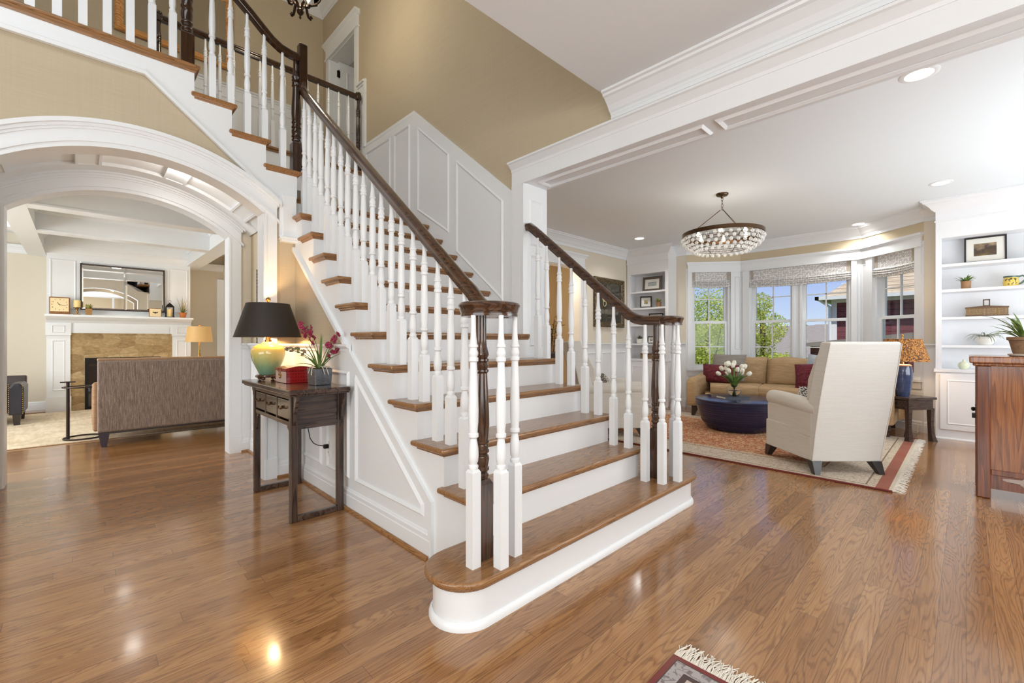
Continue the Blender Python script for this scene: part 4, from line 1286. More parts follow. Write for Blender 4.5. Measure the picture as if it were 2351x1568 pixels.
# woven lidded box
m_, n_, b_ = new_mat('woven_box')
k_ = NB(n_)
x_, y_, z_ = k_.sep(k_.co())
ww = k_.voro(k_.comb(k_.math('MULTIPLY', y_, 95.0), k_.math('MULTIPLY', z_, 95.0), 0.0), 1.0, 'F1', 0.2)[0]
n_.links.new(k_.ramp(ww, [(0.15, srgb(60, 46, 32)), (0.4, srgb(140, 112, 76)), (0.7, srgb(166, 138, 98))]), b_.inputs['Base Color'])
b_.inputs['Roughness'].default_value = 0.6
WOVEN = MATS['woven_box']
DBW = plain('dark_bamboo', srgb(96, 68, 44), 0.45, noise=0.08)
t = thing('woven_box', 'long woven brown box with a square loop handle on the right bookcase', 'box', (7.37, -0.16, SZ(1) + 0.001))
MB().box(-0.05, 0.05, -0.165, 0.165, 0, 0.092).obj('body', WOVEN, t)
MB().box(-0.053, 0.053, -0.168, 0.168, 0, 0.012).obj('foot_band', DBW, t)
MB().prism([(-0.17, 0.092), (0.17, 0.092), (0.17, 0.104), (0.0, 0.118), (-0.17, 0.104)], 'x', -0.055, 0.055).obj('lid', DBW, t)
MB().box(-0.01, 0.01, -0.028, -0.018, 0.115, 0.19).box(-0.01, 0.01, 0.018, 0.028, 0.115, 0.19).box(-0.01, 0.01, -0.028, 0.028, 0.18, 0.192).box(-0.01, 0.01, -0.028, 0.028, 0.112, 0.124).obj('handle', DBW, t)
# cream bud vase
t = tag(MB().lathe([(0, 0), (0.03, 0), (0.046, 0.02), (0.052, 0.042), (0.046, 0.066), (0.028, 0.082), (0.013, 0.088), (0.011, 0.1), (0.014, 0.108), (0.009, 0.108), (0.008, 0.09), (0, 0.08)], seg=24).obj('bud_vase', plain('pale_celadon', srgb(224, 228, 200), 0.15), smooth=40), 'small pale green bud vase on the countertop of the right bookcase', 'vase')
t.location = (7.34, 0.02, 0.821)
# carved wooden box left
t = thing('wooden_box', 'carved brown wooden box with brass clasp on the left bookcase countertop', 'box', (7.38, 4.03, 0.821))
MB().box(-0.06, 0.06, -0.12, 0.12, 0, 0.072).obj('body', WOVEN, t)
MB().box(-0.064, 0.064, -0.124, 0.124, 0.073, 0.098).obj('lid', DBW, t, bevel=0.006)
MB().box(-0.068, -0.06, -0.012, 0.012, 0.052, 0.086).ball((0, 0, 0.108), 0.012, 8, 6).obj('clasp', BRASS, t)
# ---- antique dark picture on the back wall
t = thing('framed_picture', 'large bronze-framed dark panel with two cream ring medallions on the living room wall', 'picture', (6.67, 4.398, 1.385))
m_, n_, b_ = new_mat('carved_bronze_frame')
k_ = NB(n_)
vv = k_.voro(k_.co(), 42, 'F1')[0]
n_.links.new(k_.ramp(vv, [(0.1, srgb(150, 130, 92)), (0.5, srgb(96, 80, 56)), (0.9, srgb(52, 42, 30))]), b_.inputs['Base Color'])
b_.inputs['Roughness'].default_value = 0.4; b_.inputs['Metallic'].default_value = 0.4
k_.bump(vv, b_, 0.6, 0.01)
W, H, fw = 0.925, 0.855, 0.085
f = MB()
prof = [(0, 0), (0.0, 0.03), (0.02, 0.045), (0.06, 0.03), (0.085, 0.012), (0.085, 0)]
def frame_ring(mb, W, H, prof):
    n = len(prof)
    V = []; F = []
    for (sx, sz) in ((-1, -1), (1, -1), (1, 1), (-1, 1)):
        for a, d in prof:
            V.append((sx * (W / 2 - a), -d, H / 2 + sz * (H / 2 - a)))
    for i in range(4):
        j = (i + 1) % 4
        for q in range(n):
            F.append((i * n + q, i * n + (q + 1) % n, j * n + (q + 1) % n, j * n + q))
    mb.add(V, F)
frame_ring(f, W, H, prof)
f.obj('frame', MATS['carved_bronze_frame'], t)
PANEL = plain('dark_glazed_panel', srgb(66, 62, 54), 0.06, noise=0.35, nscale=7, coat=0.6)
MB().box(-W / 2 + fw, W / 2 - fw, -0.012, -0.002, fw, H - fw).obj('panel', PANEL, t)
CRM = plain('cream_gold', srgb(214, 202, 160), 0.4)
for sx in (-0.155, 0.135):
    d = MB(Matrix.Translation((sx, -0.014, 0.50)) @ Matrix.Rotation(pi / 2, 4, 'X'))
    d.lathe([(0.0, 0.004), (0.03, 0.006), (0.045, 0.002)], seg=18); d.lathe([(0.052, 0), (0.055, 0.006), (0.062, 0.006), (0.065, 0)], seg=20)
    d.tube([(0.045 * cos(a), -0.085 + 0.055 * sin(a), 0.006) for a in [2 * pi * i / 20 for i in range(20)]], 0.006, 6, True)
    d.obj('medallion', CRM, t)
gm = MB()
for i in range(26):
    x = -0.26 + 0.52 * i / 25
    gm.box(x, x + random.uniform(0.004, 0.012), -0.0135, -0.012, 0.22 + random.uniform(0, 0.02), 0.27 + random.uniform(0, 0.05))
gm.obj('pale_grass_marks', plain('pale_marks', srgb(150, 146, 128), 0.5), t)
# ---- living room rug
def rug_mat(name, cx, cy, hx, hy, bands, field, motifs, mscale, xoff=0.0):
    """bands: list of (distance from edge, colour) outermost first; field colour; motif colours"""
    m, n, b = new_mat(name)
    k = NB(n)
    x, y, z = k.sep(k.co())
    dx = k.math('SUBTRACT', hx, k.math('ABSOLUTE', x)); dy = k.math('SUBTRACT', hy, k.math('ABSOLUTE', y))
    e = k.math('MINIMUM', k.math('ADD', dx, xoff), dy)
    wob = k.noise(k.co(), 38, 2)
    v1 = k.voro(k.map(k.co(), (mscale, mscale, 1)), 1.0, 'DISTANCE_TO_EDGE', 0.8)[0]
    v2 = k.voro(k.map(k.co(), (mscale * 2.3, mscale * 2.3, 1), (3, 5, 0)), 1.0, 'F1', 1.0)[0]
    nz = k.noise(k.co(), mscale * 3.0, 3, 0.6, 1.2)
    arab = k.math('FRACT', k.math('MULTIPLY', k.noise(k.co(), mscale * 0.55, 2, 0.5, 0.8), 7.0))
    vine = k.ramp(arab, [(0.0, 0.0), (0.30, 0.0), (0.36, 1.0), (0.56, 1.0), (0.62, 0.0), (1.0, 0.0)])
    pet = k.math('LESS_THAN', v2, 0.34)
    mo = k.math('MAXIMUM', k.math('MULTIPLY', vine, k.math('GREATER_THAN', nz, 0.42)), pet)
    f = k.mix(mo, field, motifs[0])
    f = k.mix(k.math('MULTIPLY', k.math('LESS_THAN', v1, 0.04), 0.35), f, motifs[1])
    f = k.mix(k.math('MULTIPLY', k.math('LESS_THAN', v2, 0.15), 0.8), f, motifs[2])
    col = f
    for d, c, pat, pc in reversed(bands):
        cc = c
        if pat == 1:
            cc = k.mix(k.math('MULTIPLY', mo, 0.6), c, pc)
            cc = k.mix(k.math('MULTIPLY', k.math('LESS_THAN', v2, 0.16), 0.55), cc, motifs[1])
        elif pat == 2:
            w_ = k.math('FRACT', k.math('MULTIPLY', k.math('ADD', x, y), pc[3] if len(pc) > 4 else 22.0))
            cc = k.mix(k.math('LESS_THAN', k.math('ABSOLUTE', k.math('SUBTRACT', w_, 0.5)), 0.2), c, pc[:4])
        col = k.mix(k.math('LESS_THAN', e, d), col, cc)
    fade = k.noise(k.co(), 3.0, 2)
    col = k.mix(k.math('MULTIPLY', fade, 0.18), col, (0.62, 0.52, 0.42, 1))
    n.links.new(k.mix(k.math('MULTIPLY', wob, 0.25), col, k.mix(0.5, col, (0.15, 0.1, 0.08, 1))), b.inputs['Base Color'])
    b.inputs['Roughness'].default_value = 0.95
    b.inputs['Specular IOR Level'].default_value = 0.1
    k.bump(k.noise(k.co(), 400, 1), b, 0.3, 0.003)
    return m
def rug(label, cx, cy, hx, hy, mat, fringe_sides, edge=None, h=0.011, fl=0.09, fn=260, group=None, name='rug'):
    t = thing(name, label, 'rug', (cx, cy, 0), group=group)
    MB().box(-hx, hx, -hy, hy, 0.0005, h).obj('pile', mat, t, bevel=0.004)
    if edge:
        ed = MB()
        for s_ in (-1, 1):
            if 'x' in edge[1]: ed.box(s_ * hx - 0.008, s_ * hx + 0.008, -hy, hy, 0.001, h + 0.004)
            if 'y' in edge[1]: ed.box(-hx, hx, s_ * hy - 0.008, s_ * hy + 0.008, 0.001, h + 0.004)
        ed.obj('bound_edge', edge[0], t, bevel=0.004)
    fm = MB()
    for side in fringe_sides:
        L = hy if side in ('+x', '-x') else hx
        sg = 1 if side[0] == '+' else -1
        for i in range(fn):
            p = -L + 2 * L * (i + random.random()) / fn
            ln = fl * random.uniform(0.7, 1.1); bend = random.uniform(-0.35, 0.35) * ln
            w = 0.0035
            zc = [h * 0.6, h * 0.9 + random.uniform(0, 0.004), 0.004 + random.uniform(0, 0.003), 0.002]
            pts = []
            for j in range(4):
                s_ = j / 3
                off = bend * s_ * s_
                if side[1] == 'x': pts.append((sg * (hx + ln * s_ - 0.003), p + off, zc[j]))
                else: pts.append((p + off, sg * (hy + ln * s_ - 0.003), zc[j]))
            V = []; F = []
            for j, q in enumerate(pts):
                q = Vector(q); o_ = Vector((0, w / 2, 0)) if side[1] == 'x' else Vector((w / 2, 0, 0))
                V += [q - o_, q + Vector((0, 0, 0.002)), q + o_]
            for j in range(3):
                F += [(j * 3, j * 3 + 1, j * 3 + 4, j * 3 + 3), (j * 3 + 1, j * 3 + 2, j * 3 + 5, j * 3 + 4)]
            fm.add(V, F)
    if fm.v:
        o = fm.obj('fringe', FRINGE, t, smooth=60)
        o['kind'] = 'stuff'
    return t
FRINGE = plain('cream_fringe', srgb(226, 219, 206), 0.9, noise=0.05)
LR = rug_mat('red_beige_rug', 0, 0, 1.275, 1.78,
             [(0.025, srgb(206, 194, 174), 0, None), (0.105, srgb(150, 82, 66), 0, None), (0.16, srgb(206, 192, 170), 1, srgb(160, 140, 120)), (0.172, srgb(126, 106, 92), 0, None), (0.50, srgb(208, 196, 178), 1, srgb(168, 142, 118)), (0.515, srgb(130, 96, 78), 0, None), (0.58, srgb(204, 186, 160), 1, srgb(160, 110, 84))],
             srgb(172, 94, 62), (srgb(214, 184, 138), srgb(122, 62, 44), srgb(150, 130, 104)), 15.0, 0.10)
rug('faded rust red and beige oriental rug under the coffee table', 5.675, 2.17, 1.275, 1.78, LR, ('-y',), (plain('rug_binding', srgb(112, 44, 40), 0.9), 'x'), group=None, fl=0.07, fn=300)
# ---- sofa
SOFAC = cloth('camel_velvet', srgb(166, 138, 104), srgb(186, 158, 122), 60, 60, 0.75)
t = thing('sofa', 'long curved camel sofa under the bay windows', 'sofa', (7.1, 1.79, 0), world=True)
def sp(s, d, z):
    """sofa arc: s in [-1,1] along its width (1 = left arm), d = depth from front edge"""
    half = 1.13
    y = 1.79 + half * s
    bow = 0.24 * (1 - s * s) - 0.04 * (1 + s) * 0
    return (6.66 + bow + d + 0.05 * (1 - s), y, z)
def sarc(s0, s1, d, z, n=10):
    return [sp(s0 + (s1 - s0) * i / n, d, z) for i in range(n + 1)]
MB().sweep(sarc(-0.98, 0.98, 0.42, 0.25, 20), rr(0.80, 0.22, 0.03)).obj('base', SOFAC, t, smooth=50)
MB().sweep(sarc(-1.0, 1.0, 0.82, 0.52, 20), rr(0.16, 0.60, 0.06)).obj('back_frame', SOFAC, t, smooth=50)
for i in range(3):
    a, b = -0.9 + 0.6 * i, -0.9 + 0.6 * (i + 1)
    MB().sweep(sarc(a + 0.006, b - 0.006, 0.35, 0.425, 8), rr(0.74, 0.15, 0.055, 5), scale=[0.93, 0.98] + [1] * 5 + [0.98, 0.93]).obj('seat_cushion', SOFAC, t, smooth=60)
def lean_cushion(s0, s1, d, z0, H, T, lean):
    n, m = 10, 10
    mb = MB(); V = []; F = []
    for side in (-1, 1):
        for j in range(m + 1):
            for i in range(n + 1):
                u, v = i / n * 2 - 1, j / m * 2 - 1
                e = (max(0, 1 - u ** 4) * max(0, 1 - v ** 4)) ** 0.5
                q = sp(s0 + (s1 - s0) * (i / n), 0, 0)
                zz = z0 + H * (j / m) - 0.02 * (abs(u) ** 6) * (v if v > 0 else 0) + 0.012 * sin(5 * u) * max(0, v)
                V.append((q[0] + d + lean * (j / m) + side * (0.035 + T / 2 * e), q[1], zz))
    N1 = (n + 1) * (m + 1)
    for s_ in (0, 1):
        for j in range(m):
            for i in range(n):
                k = s_ * N1 + j * (n + 1) + i
                q = (k, k + 1, k + n + 2, k + n + 1)
                F.append(q if s_ else q[::-1])
    per = [j * (n + 1) for j in range(m + 1)] + [m * (n + 1) + i for i in range(1, n + 1)] + [j * (n + 1) + n for j in range(m - 1, -1, -1)] + [i for i in range(n - 1, 0, -1)]
    for q in range(len(per)):
        a, b = per[q], per[(q + 1) % len(per)]
        F.append((a, b, b + N1, a + N1))
    mb.add(V, F)
    return mb
for i in range(3):
    a, b = -0.92 + 0.613 * i, -0.92 + 0.613 * (i + 1)
    lean_cushion(a + 0.004, b - 0.004, 0.60, 0.475, 0.42, 0.17, 0.10).obj('back_cushion', SOFAC, t, smooth=60)
for s_ in (1, -1):
    q = MB()
    px = [(0.0, 0.16), (0.0, 0.50), (0.03, 0.565), (0.10, 0.585), (0.35, 0.60), (0.60, 0.66), (0.80, 0.72), (0.92, 0.72), (0.92, 0.16)]
    yb = 1.79 + s_ * 1.13
    q.prism([(6.60 + a + (0.05 if s_ > 0 else 0.12), z) for a, z in px], 'y', yb - s_ * 0.07, yb + s_ * 0.08)
    q.obj('arm', SOFAC, t, smooth=45, bevel=0.03, bseg=3)
SOFALEG = plain('dark_sofa_leg', srgb(52, 38, 32), 0.35)
for s_, d in ((0.97, 0.06), (-0.97, 0.12), (0.97, 0.80), (-0.97, 0.80)):
    q = sp(s_, d, 0)
    MB().taper((q[0] - (0.02 if d < 0.5 else -0.02), q[1] + 0.03 * s_, 0.012), (0.02, 0.02), (q[0], q[1], 0.165), (0.045, 0.045)).obj('leg', SOFALEG, t)
# cushions on the sofa
GREYC = cloth('grey_pillow', srgb(120, 114, 110), srgb(164, 158, 152), 220, 220)
BURG = cloth('burgundy_velvet', srgb(78, 28, 38), srgb(122, 54, 62), 40, 40, 0.6)
PATT = None
def cushion(label, c, W, H, T, mat, rz, tilt=0.25, roll=0.0, group='cushions'):
    mb = MB(); mb.pillow(W, H, T)
    o = mb.obj('cushion', mat, None, smooth=80, weld=True)
    o.rotation_euler = (-tilt, roll, rz)
    o.location = c
    return tag(o, label, 'cushion', group)
cushion('grey cushion behind the left burgundy cushion on the sofa', (7.26, 2.60, 0.735), 0.50, 0.42, 0.15, GREYC, RZB, 0.3)
cushion('long burgundy lumbar cushion at the left end of the sofa', (7.08, 2.66, 0.64), 0.54, 0.29, 0.14, BURG, RZB, 0.25)
cushion('square burgundy cushion beside the white wing chair back', (7.10, 1.47, 0.66), 0.40, 0.38, 0.15, BURG, RZB - 0.1, 0.3, -0.12)
cushion('blue-grey cushion behind the square burgundy cushion', (7.28, 1.36, 0.74), 0.46, 0.42, 0.14, cloth('blue_grey', srgb(150, 160, 172), srgb(190, 198, 206), 150, 150), RZB - 0.15, 0.3, 0.1)
# ---- coffee table
m_, n_, b_ = new_mat('blue_lacquer')
k_ = NB(n_)
x_, y_, z_ = k_.sep(k_.co())
rad = k_.math('SQRT', k_.math('ADD', k_.math('MULTIPLY', x_, x_), k_.math('MULTIPLY', y_, y_)))
rr_ = k_.math('FRACT', k_.math('MULTIPLY', k_.math('ADD', rad, z_), 26.0))
nn = k_.noise(k_.map(k_.co(), (4, 4, 120)), 1.0, 2)
n_.links.new(k_.ramp(k_.math('ADD', k_.math('MULTIPLY', rr_, 0.4), k_.math('MULTIPLY', nn, 0.6)), [(0.2, srgb(24, 26, 48)), (0.6, srgb(38, 42, 74)), (0.9, srgb(62, 70, 100))]), b_.inputs['Base Color'])
b_.inputs['Roughness'].default_value = 0.22
k_.bump(rr_, b_, 0.12, 0.004)
t = thing('coffee_table', 'round dark blue drum coffee table on the rust rug', 'coffee table', (6.10, 2.08, 0.012))
MB().lathe([(0, 0), (0.34, 0), (0.36, 0.012), (0.40, 0.07), (0.445, 0.16), (0.475, 0.25), (0.49, 0.33), (0.495, 0.362), (0, 0.362)], seg=56).obj('body', MATS['blue_lacquer'], t, smooth=40)
MB().lathe([(0, 0.362), (0.497, 0.362), (0.502, 0.372), (0.50, 0.386), (0.49, 0.39), (0, 0.39)], seg=56).obj('top', MATS['blue_lacquer'], t, smooth=40)
for z, r in ((0.09, 0.412), (0.115, 0.424), (0.30, 0.486), (0.325, 0.489)):
    MB().lathe([(r - 0.002, z - 0.005), (r + 0.005, z - 0.004), (r + 0.006, z + 0.004), (r - 0.001, z + 0.006)], seg=56, cap=False).obj('hoop', MATS['blue_lacquer'], t, smooth=40)
ZT = 0.012 + 0.39
t = thing('book', 'dark-covered book lying under the glass vase', 'book', (6.07, 2.12, ZT), radians(-38))
MB().box(-0.165, 0.165, -0.11, 0.11, 0, 0.004).box(-0.165, 0.165, -0.11, 0.11, 0.026, 0.03).box(-0.165, 0.165, -0.112, -0.107, 0, 0.03).obj('cover', plain('dark_book', srgb(48, 52, 60), 0.3), t)
MB().box(-0.16, 0.16, -0.106, 0.105, 0.004, 0.026).obj('pages', plain('paper', srgb(226, 222, 212), 0.8), t)
# vase of tulips
ZV = ZT + 0.0305
t = thing('vase', 'round clear glass vase half filled with water', 'vase', (6.07, 2.10, ZV))
MB().lathe([(0, 0.004), (0.04, 0.002), (0.06, 0.012), (0.08, 0.045), (0.086, 0.075), (0.08, 0.105), (0.062, 0.132), (0.058, 0.14), (0.055, 0.139), (0.058, 0.132), (0.076, 0.104), (0.081, 0.075), (0.075, 0.046), (0.055, 0.016), (0.035, 0.008), (0, 0.008)], seg=32).obj('glass', glassy('vase_glass', (1, 1, 1, 1), 0.0, 1.2), t, smooth=60)
MB().lathe([(0, 0.009), (0.034, 0.009), (0.054, 0.017), (0.0735, 0.046), (0.079, 0.07), (0, 0.07)], seg=28).obj('water', glassy('water', (0.97, 1.0, 0.94, 1), 0.0, 1.1), t, smooth=60)
TULW = plain('tulip_white', srgb(242, 240, 226), 0.45, noise=0.02)
STEM = plain('tulip_stem', srgb(110, 146, 66), 0.45, noise=0.05)
rt_ = random.Random(5)
for i in range(15):
    a = 2 * pi * i / 15 * 2.4 + 0.3; rad_ = 0.03 + 0.115 * sqrt((i + 0.5) / 15)
    h = 0.40 - 0.9 * rad_ * rad_ * 8 + rt_.uniform(-0.02, 0.02)
    h = max(0.20, h)
    tl = thing('tulip', 'white tulip in the glass vase on the coffee table', 'flower', (6.07, 2.10, ZV + 0.01), group='tulips in the glass vase')
    tip = Vector((rad_ * cos(a) * 1.15, rad_ * sin(a) * 1.15, h))
    b0 = Vector((-0.02 * cos(a), -0.02 * sin(a), 0.006)); nk = Vector((0.02 * cos(a), 0.02 * sin(a), 0.13))
    MB().tube([b0, nk * 0.5 + b0 * 0.5, nk, nk * 0.5 + tip * 0.5 + Vector((0, 0, 0.02)), tip], 0.0042, 6).obj('stem', STEM, tl, smooth=60)
    d_ = (tip - nk).normalized()
    q = d_.to_track_quat('Z', 'Y').to_matrix().to_4x4()
    fb = MB(Matrix.Translation(tip) @ q)
    fb.lathe([(0.004, -0.004), (0.018, 0.006), (0.024, 0.022), (0.022, 0.042), (0.013, 0.058), (0.004, 0.064)], seg=9)
    for p_ in range(3):
        aa = 2 * pi * p_ / 3
        fb.ball((0.010 * cos(aa), 0.010 * sin(aa), 0.03), 0.019, 8, 6, sz=1.85)
    fb.obj('bloom', TULW, tl, smooth=70)
    lf = MB()
    for s_ in (0.6, -0.8):
        blade(lf, (nk.x, nk.y, nk.z - 0.02), (cos(a + s_), sin(a + s_)), 0.20, 0.038, 1.15, 0.7)
    lf.obj('leaf', LEAF, tl, smooth=60)
# ---- wing chairs
LINEN = cloth('linen_grid', srgb(218, 216, 211), srgb(226, 224, 220), 120, 120, 0.9, 0.4, True)
LINEN2 = cloth('linen_side', srgb(208, 202, 192), srgb(216, 210, 201), 120, 120, 0.9, 0.4)
CLEG = plain('espresso_leg', srgb(50, 44, 42), 0.3)
SPOT = None
m_, n_, b_ = new_mat('spotted_pillow')
k_ = NB(n_)
vv = k_.voro(k_.co(), 70, 'F1', 0.7)[0]
n_.links.new(k_.ramp(vv, [(0.25, srgb(54, 50, 50)), (0.45, srgb(60, 56, 54)), (0.5, srgb(206, 200, 192))], 'LINEAR'), b_.inputs['Base Color'])
b_.inputs['Roughness'].default_value = 0.9
SPOT = MATS['spotted_pillow']
def wing_chair(label, pos, rz, z0=0.0):
    """origin under the middle of the rear edge; faces local +Y"""
    t = thing('wing_chair', label, 'armchair', (pos[0], pos[1], z0), rz, group='white wing chairs')
    hw = 0.29
    b = MB()
    b.add([(-hw, 0, 0.10), (hw, 0, 0.10), (hw + 0.02, 0.66, 0.10), (-hw - 0.02, 0.66, 0.10), (-hw, -0.045, 0.36), (hw, -0.045, 0.36), (hw + 0.02, 0.66, 0.36), (-hw - 0.02, 0.66, 0.36)], [(3, 2, 1, 0), (4, 5, 6, 7), (0, 1, 5, 4), (1, 2, 6, 5), (2, 3, 7, 6), (3, 0, 4, 7)])
    b.obj('base', LINEN2, t, bevel=0.012, bseg=3)
    # back: reclined slab, slightly wider at mid height
    k = MB()
    rows = [(0.10, 0.0, 0.10, 0.292), (0.36, -0.052, 0.10, 0.300), (0.62, -0.108, 0.105, 0.304), (0.90, -0.168, 0.10, 0.298), (1.115, -0.215, 0.085, 0.290), (1.13, -0.205, 0.06, 0.284)]
    V = []; F = []
    for z, y, th_, hw_ in rows:
        V += [(-hw_, y, z), (hw_, y, z), (hw_ - 0.012, y + th_ + 0.05, z + 0.0), (0.15, y + th_, z), (-0.15, y + th_, z), (-hw_ + 0.012, y + th_ + 0.05, z)]
    for i in range(len(rows) - 1):
        for q in range(6):
            q2 = (q + 1) % 6
            F.append((i * 6 + q, i * 6 + q2, (i + 1) * 6 + q2, (i + 1) * 6 + q))
    F.append((5, 4, 3, 2, 1, 0)); o_ = (len(rows) - 1) * 6; F.append(tuple(o_ + i for i in range(6)))
    k.add(V, F)
    k.obj('back', LINEN, t, bevel=0.012, bseg=3)
    # piping along the back edges
    for s_ in (-1, 1):
        MB().tube([(s_ * r_[3], r_[1] - 0.001, r_[0]) for r_ in rows[:-1]], 0.0045, 6).obj('piping', LINEN2, t, smooth=60)
    # wings
    for s_ in (-1, 1):
        w_ = MB()
        w_.prism([(-0.06, 0.60), (0.10, 0.62), (0.08, 0.80), (-0.02, 1.0), (-0.10, 1.09), (-0.165, 1.09), (-0.10, 0.80)], 'x', s_ * 0.240, s_ * 0.280)
        w_.obj('wing', LINEN2, t, bevel=0.016, bseg=3)
    # arms: outer panel and rolled top
    for s_ in (-1, 1):
        a = MB()
        a.prism([(0.0, 0.30), (0.655, 0.30), (0.66, 0.52), (0.40, 0.55), (0.0, 0.52)], 'x', s_ * 0.19, s_ * 0.298)
        a.obj('arm', LINEN2, t, bevel=0.015, bseg=3)
        rl_ = MB()
        pth = [(s_ * 0.243, -0.03, 0.545), (s_ * 0.245, 0.08, 0.555), (s_ * 0.247, 0.25, 0.568), (s_ * 0.247, 0.45, 0.575), (s_ * 0.245, 0.60, 0.575), (s_ * 0.243, 0.66, 0.572), (s_ * 0.243, 0.685, 0.570)]
        rl_.sweep(pth, [(0.068 * cos(2 * pi * i / 16), 0.075 * sin(2 * pi * i / 16)) for i in range(16)], scale=[0.9, 0.97, 1, 1, 1, 0.95, 0.7])
        rl_.obj('arm_roll', LINEN2, t, smooth=60)
    MB().sweep([(-0.2, 0.30, 0.43), (0.2, 0.30, 0.43)], rr(0.62, 0.15, 0.05)).obj('seat_cushion', LINEN2, t, smooth=50)
    for sx, y, dy in ((-0.255, 0.03, -0.055), (0.255, 0.03, -0.055), (-0.27, 0.62, 0.03), (0.27, 0.62, 0.03)):
        MB().taper((sx + (0.02 if sx > 0 else -0.02), y + dy, 0.0), (0.022, 0.022), (sx, y, 0.105), (0.042, 0.042)).obj('leg', CLEG, t)
    return t
RZ1 = CA - pi / 2
wing_chair('white high-backed wing chair seen from behind, on the edge of the rust rug', (4.705, 0.72), RZ1, 0.0115)
pc = Vector((4.72, 3.10, 0)) - Vector((RGT.x, RGT.y, 0)) * 0.33
wing_chair('white wing chair half hidden behind the right railing, turned to the right', (pc.x, pc.y), RZ1 - pi / 2 + 0.05, 0.0115)
q_ = Vector((4.705, 0.72, 0)) + FWD * 0.30 - RGT * 0.06
cushion('spotted dark cushion peeking out between arm and back of the near wing chair', (q_.x, q_.y, 0.60), 0.36, 0.28, 0.12, SPOT, RZ1 + pi, 0.35)
q_ = pc + Vector((RGT.x, RGT.y, 0)) * 0.26 - FWD * 0.02
cushion('spotted dark cushion on the wing chair behind the railing', (q_.x, q_.y, 0.62), 0.36, 0.30, 0.12, SPOT, RZ1 + pi / 2 + 0.05, 0.4)
# ---- side table and blue lamp
DARKT = wood('espresso_table', srgb(40, 30, 28), srgb(66, 50, 44), srgb(90, 70, 60), 0.25, 0, 1.5, 0.3)
t = thing('side_table', 'dark wooden side table holding the blue lamp by the bay windows', 'side table', (6.92, 0.47, 0.0), radians(-35))
MB().box(-0.19, 0.19, -0.16, 0.16, 0.475, 0.505).obj('top', DARKT, t, bevel=0.006)
MB().box(-0.165, 0.165, -0.135, 0.135, 0.37, 0.475).obj('apron', DARKT, t)
MB().box(-0.172, 0.172, -0.142, 0.142, 0.362, 0.378).obj('apron_lip', DARKT, t)
for sx in (-1, 1):
    for sy in (-1, 1):
        l_ = MB()
        cx_, cy_ = sx * 0.15, sy * 0.12
        rows = [(0.37, 0.024, 0), (0.2, 0.02, 0.0), (0.10, 0.02, 0.003), (0.03, 0.026, 0.010), (0.0, 0.03, 0.014)]
        V = []; F = []
        for z, h_, o_ in rows:
            for ax, ay in ((-1, -1), (1, -1), (1, 1), (-1, 1)):
                V.append((cx_ + sx * o_ + ax * h_, cy_ + sy * o_ + ay * h_, z))
        for i in range(4):
            for q in range(4):
                F.append((i * 4 + q, i * 4 + (q + 1) % 4, i * 4 + 4 + (q + 1) % 4, i * 4 + 4 + q))
        F.append((0, 1, 2, 3)); F.append((19, 18, 17, 16))
        l_.add(V, F)
        l_.obj('leg', DARKT, t)
dwr = MB().box(-0.178, -0.165, -0.115, 0.115, 0.385, 0.465).obj('drawer', DARKT, t, bevel=0.003)
MB().ball((-0.188, 0, 0.425), 0.013, 10, 8).obj('knob', BLACKM, dwr)
# lamp
m_, n_, b_ = new_mat('woven_shade')
k_ = NB(n_)
x_, y_, z_ = k_.sep(k_.co())
an = k_.math('MULTIPLY', k_.math('ARCTAN2', y_, x_), 15.0)
wv = k_.voro(k_.comb(an, k_.math('MULTIPLY', z_, 62.0), 0.0), 1.0, 'F1', 0.55)[0]
sh_ = k_.ramp(wv, [(0.2, srgb(196, 140, 70)), (0.5, srgb(150, 98, 48)), (0.7, srgb(60, 42, 34))])
n_.links.new(sh_, b_.inputs['Base Color'])
b_.inputs['Roughness'].default_value = 0.8
b_.inputs['Transmission Weight'].default_value = 0.0
b_.inputs['Subsurface Weight'].default_value = 0.0
n_.links.new(sh_, b_.inputs['Emission Color'])
b_.inputs['Emission Strength'].default_value = 0.35
BLUEG = plain('blue_glaze', srgb(56, 70, 104), 0.14, noise=0.3, nscale=3, sc=(1, 1, 14), coat=0.5)
t = thing('table_lamp', 'blue glazed table lamp with a woven basket shade on the side table', 'lamp', (6.885, 0.52, 0.5055), group='table lamps')
MB().lathe([(0, 0), (0.058, 0), (0.062, 0.01), (0.076, 0.08), (0.089, 0.18), (0.094, 0.25), (0.09, 0.31), (0.08, 0.352), (0, 0.352)], seg=32).obj('base', BLUEG, t, smooth=40)
MB().lathe([(0, 0.352), (0.082, 0.352), (0.078, 0.362), (0.06, 0.37), (0, 0.372)], seg=28).obj('shoulder', plain('bare_clay', srgb(196, 160, 124), 0.6), t, smooth=40)
MB().lathe([(0.016, 0.37), (0.016, 0.40), (0.008, 0.402), (0.008, 0.70), (0.0, 0.70)], seg=12).obj('stem', BRASS, t, smooth=40)
MB().lathe([(0.245, 0.405), (0.215, 0.50), (0.185, 0.60), (0.17, 0.665), (0.166, 0.665), (0.18, 0.60), (0.21, 0.50), (0.240, 0.405), (0.245, 0.405)], seg=40).obj('lamp_shade', MATS['woven_shade'], t, smooth=40)
MB().lathe([(0.004, 0.665), (0.006, 0.69), (0.013, 0.70), (0.011, 0.715), (0, 0.722)], seg=12).box(-0.168, 0.168, -0.003, 0.003, 0.655, 0.661).obj('finial', BRASS, t, smooth=40)
light('blue_lamp_bulb', 'POINT', (6.885, 0.52, 0.5055 + 0.53), 9, (1, 0.72, 0.42), shadow_soft_size=0.04)
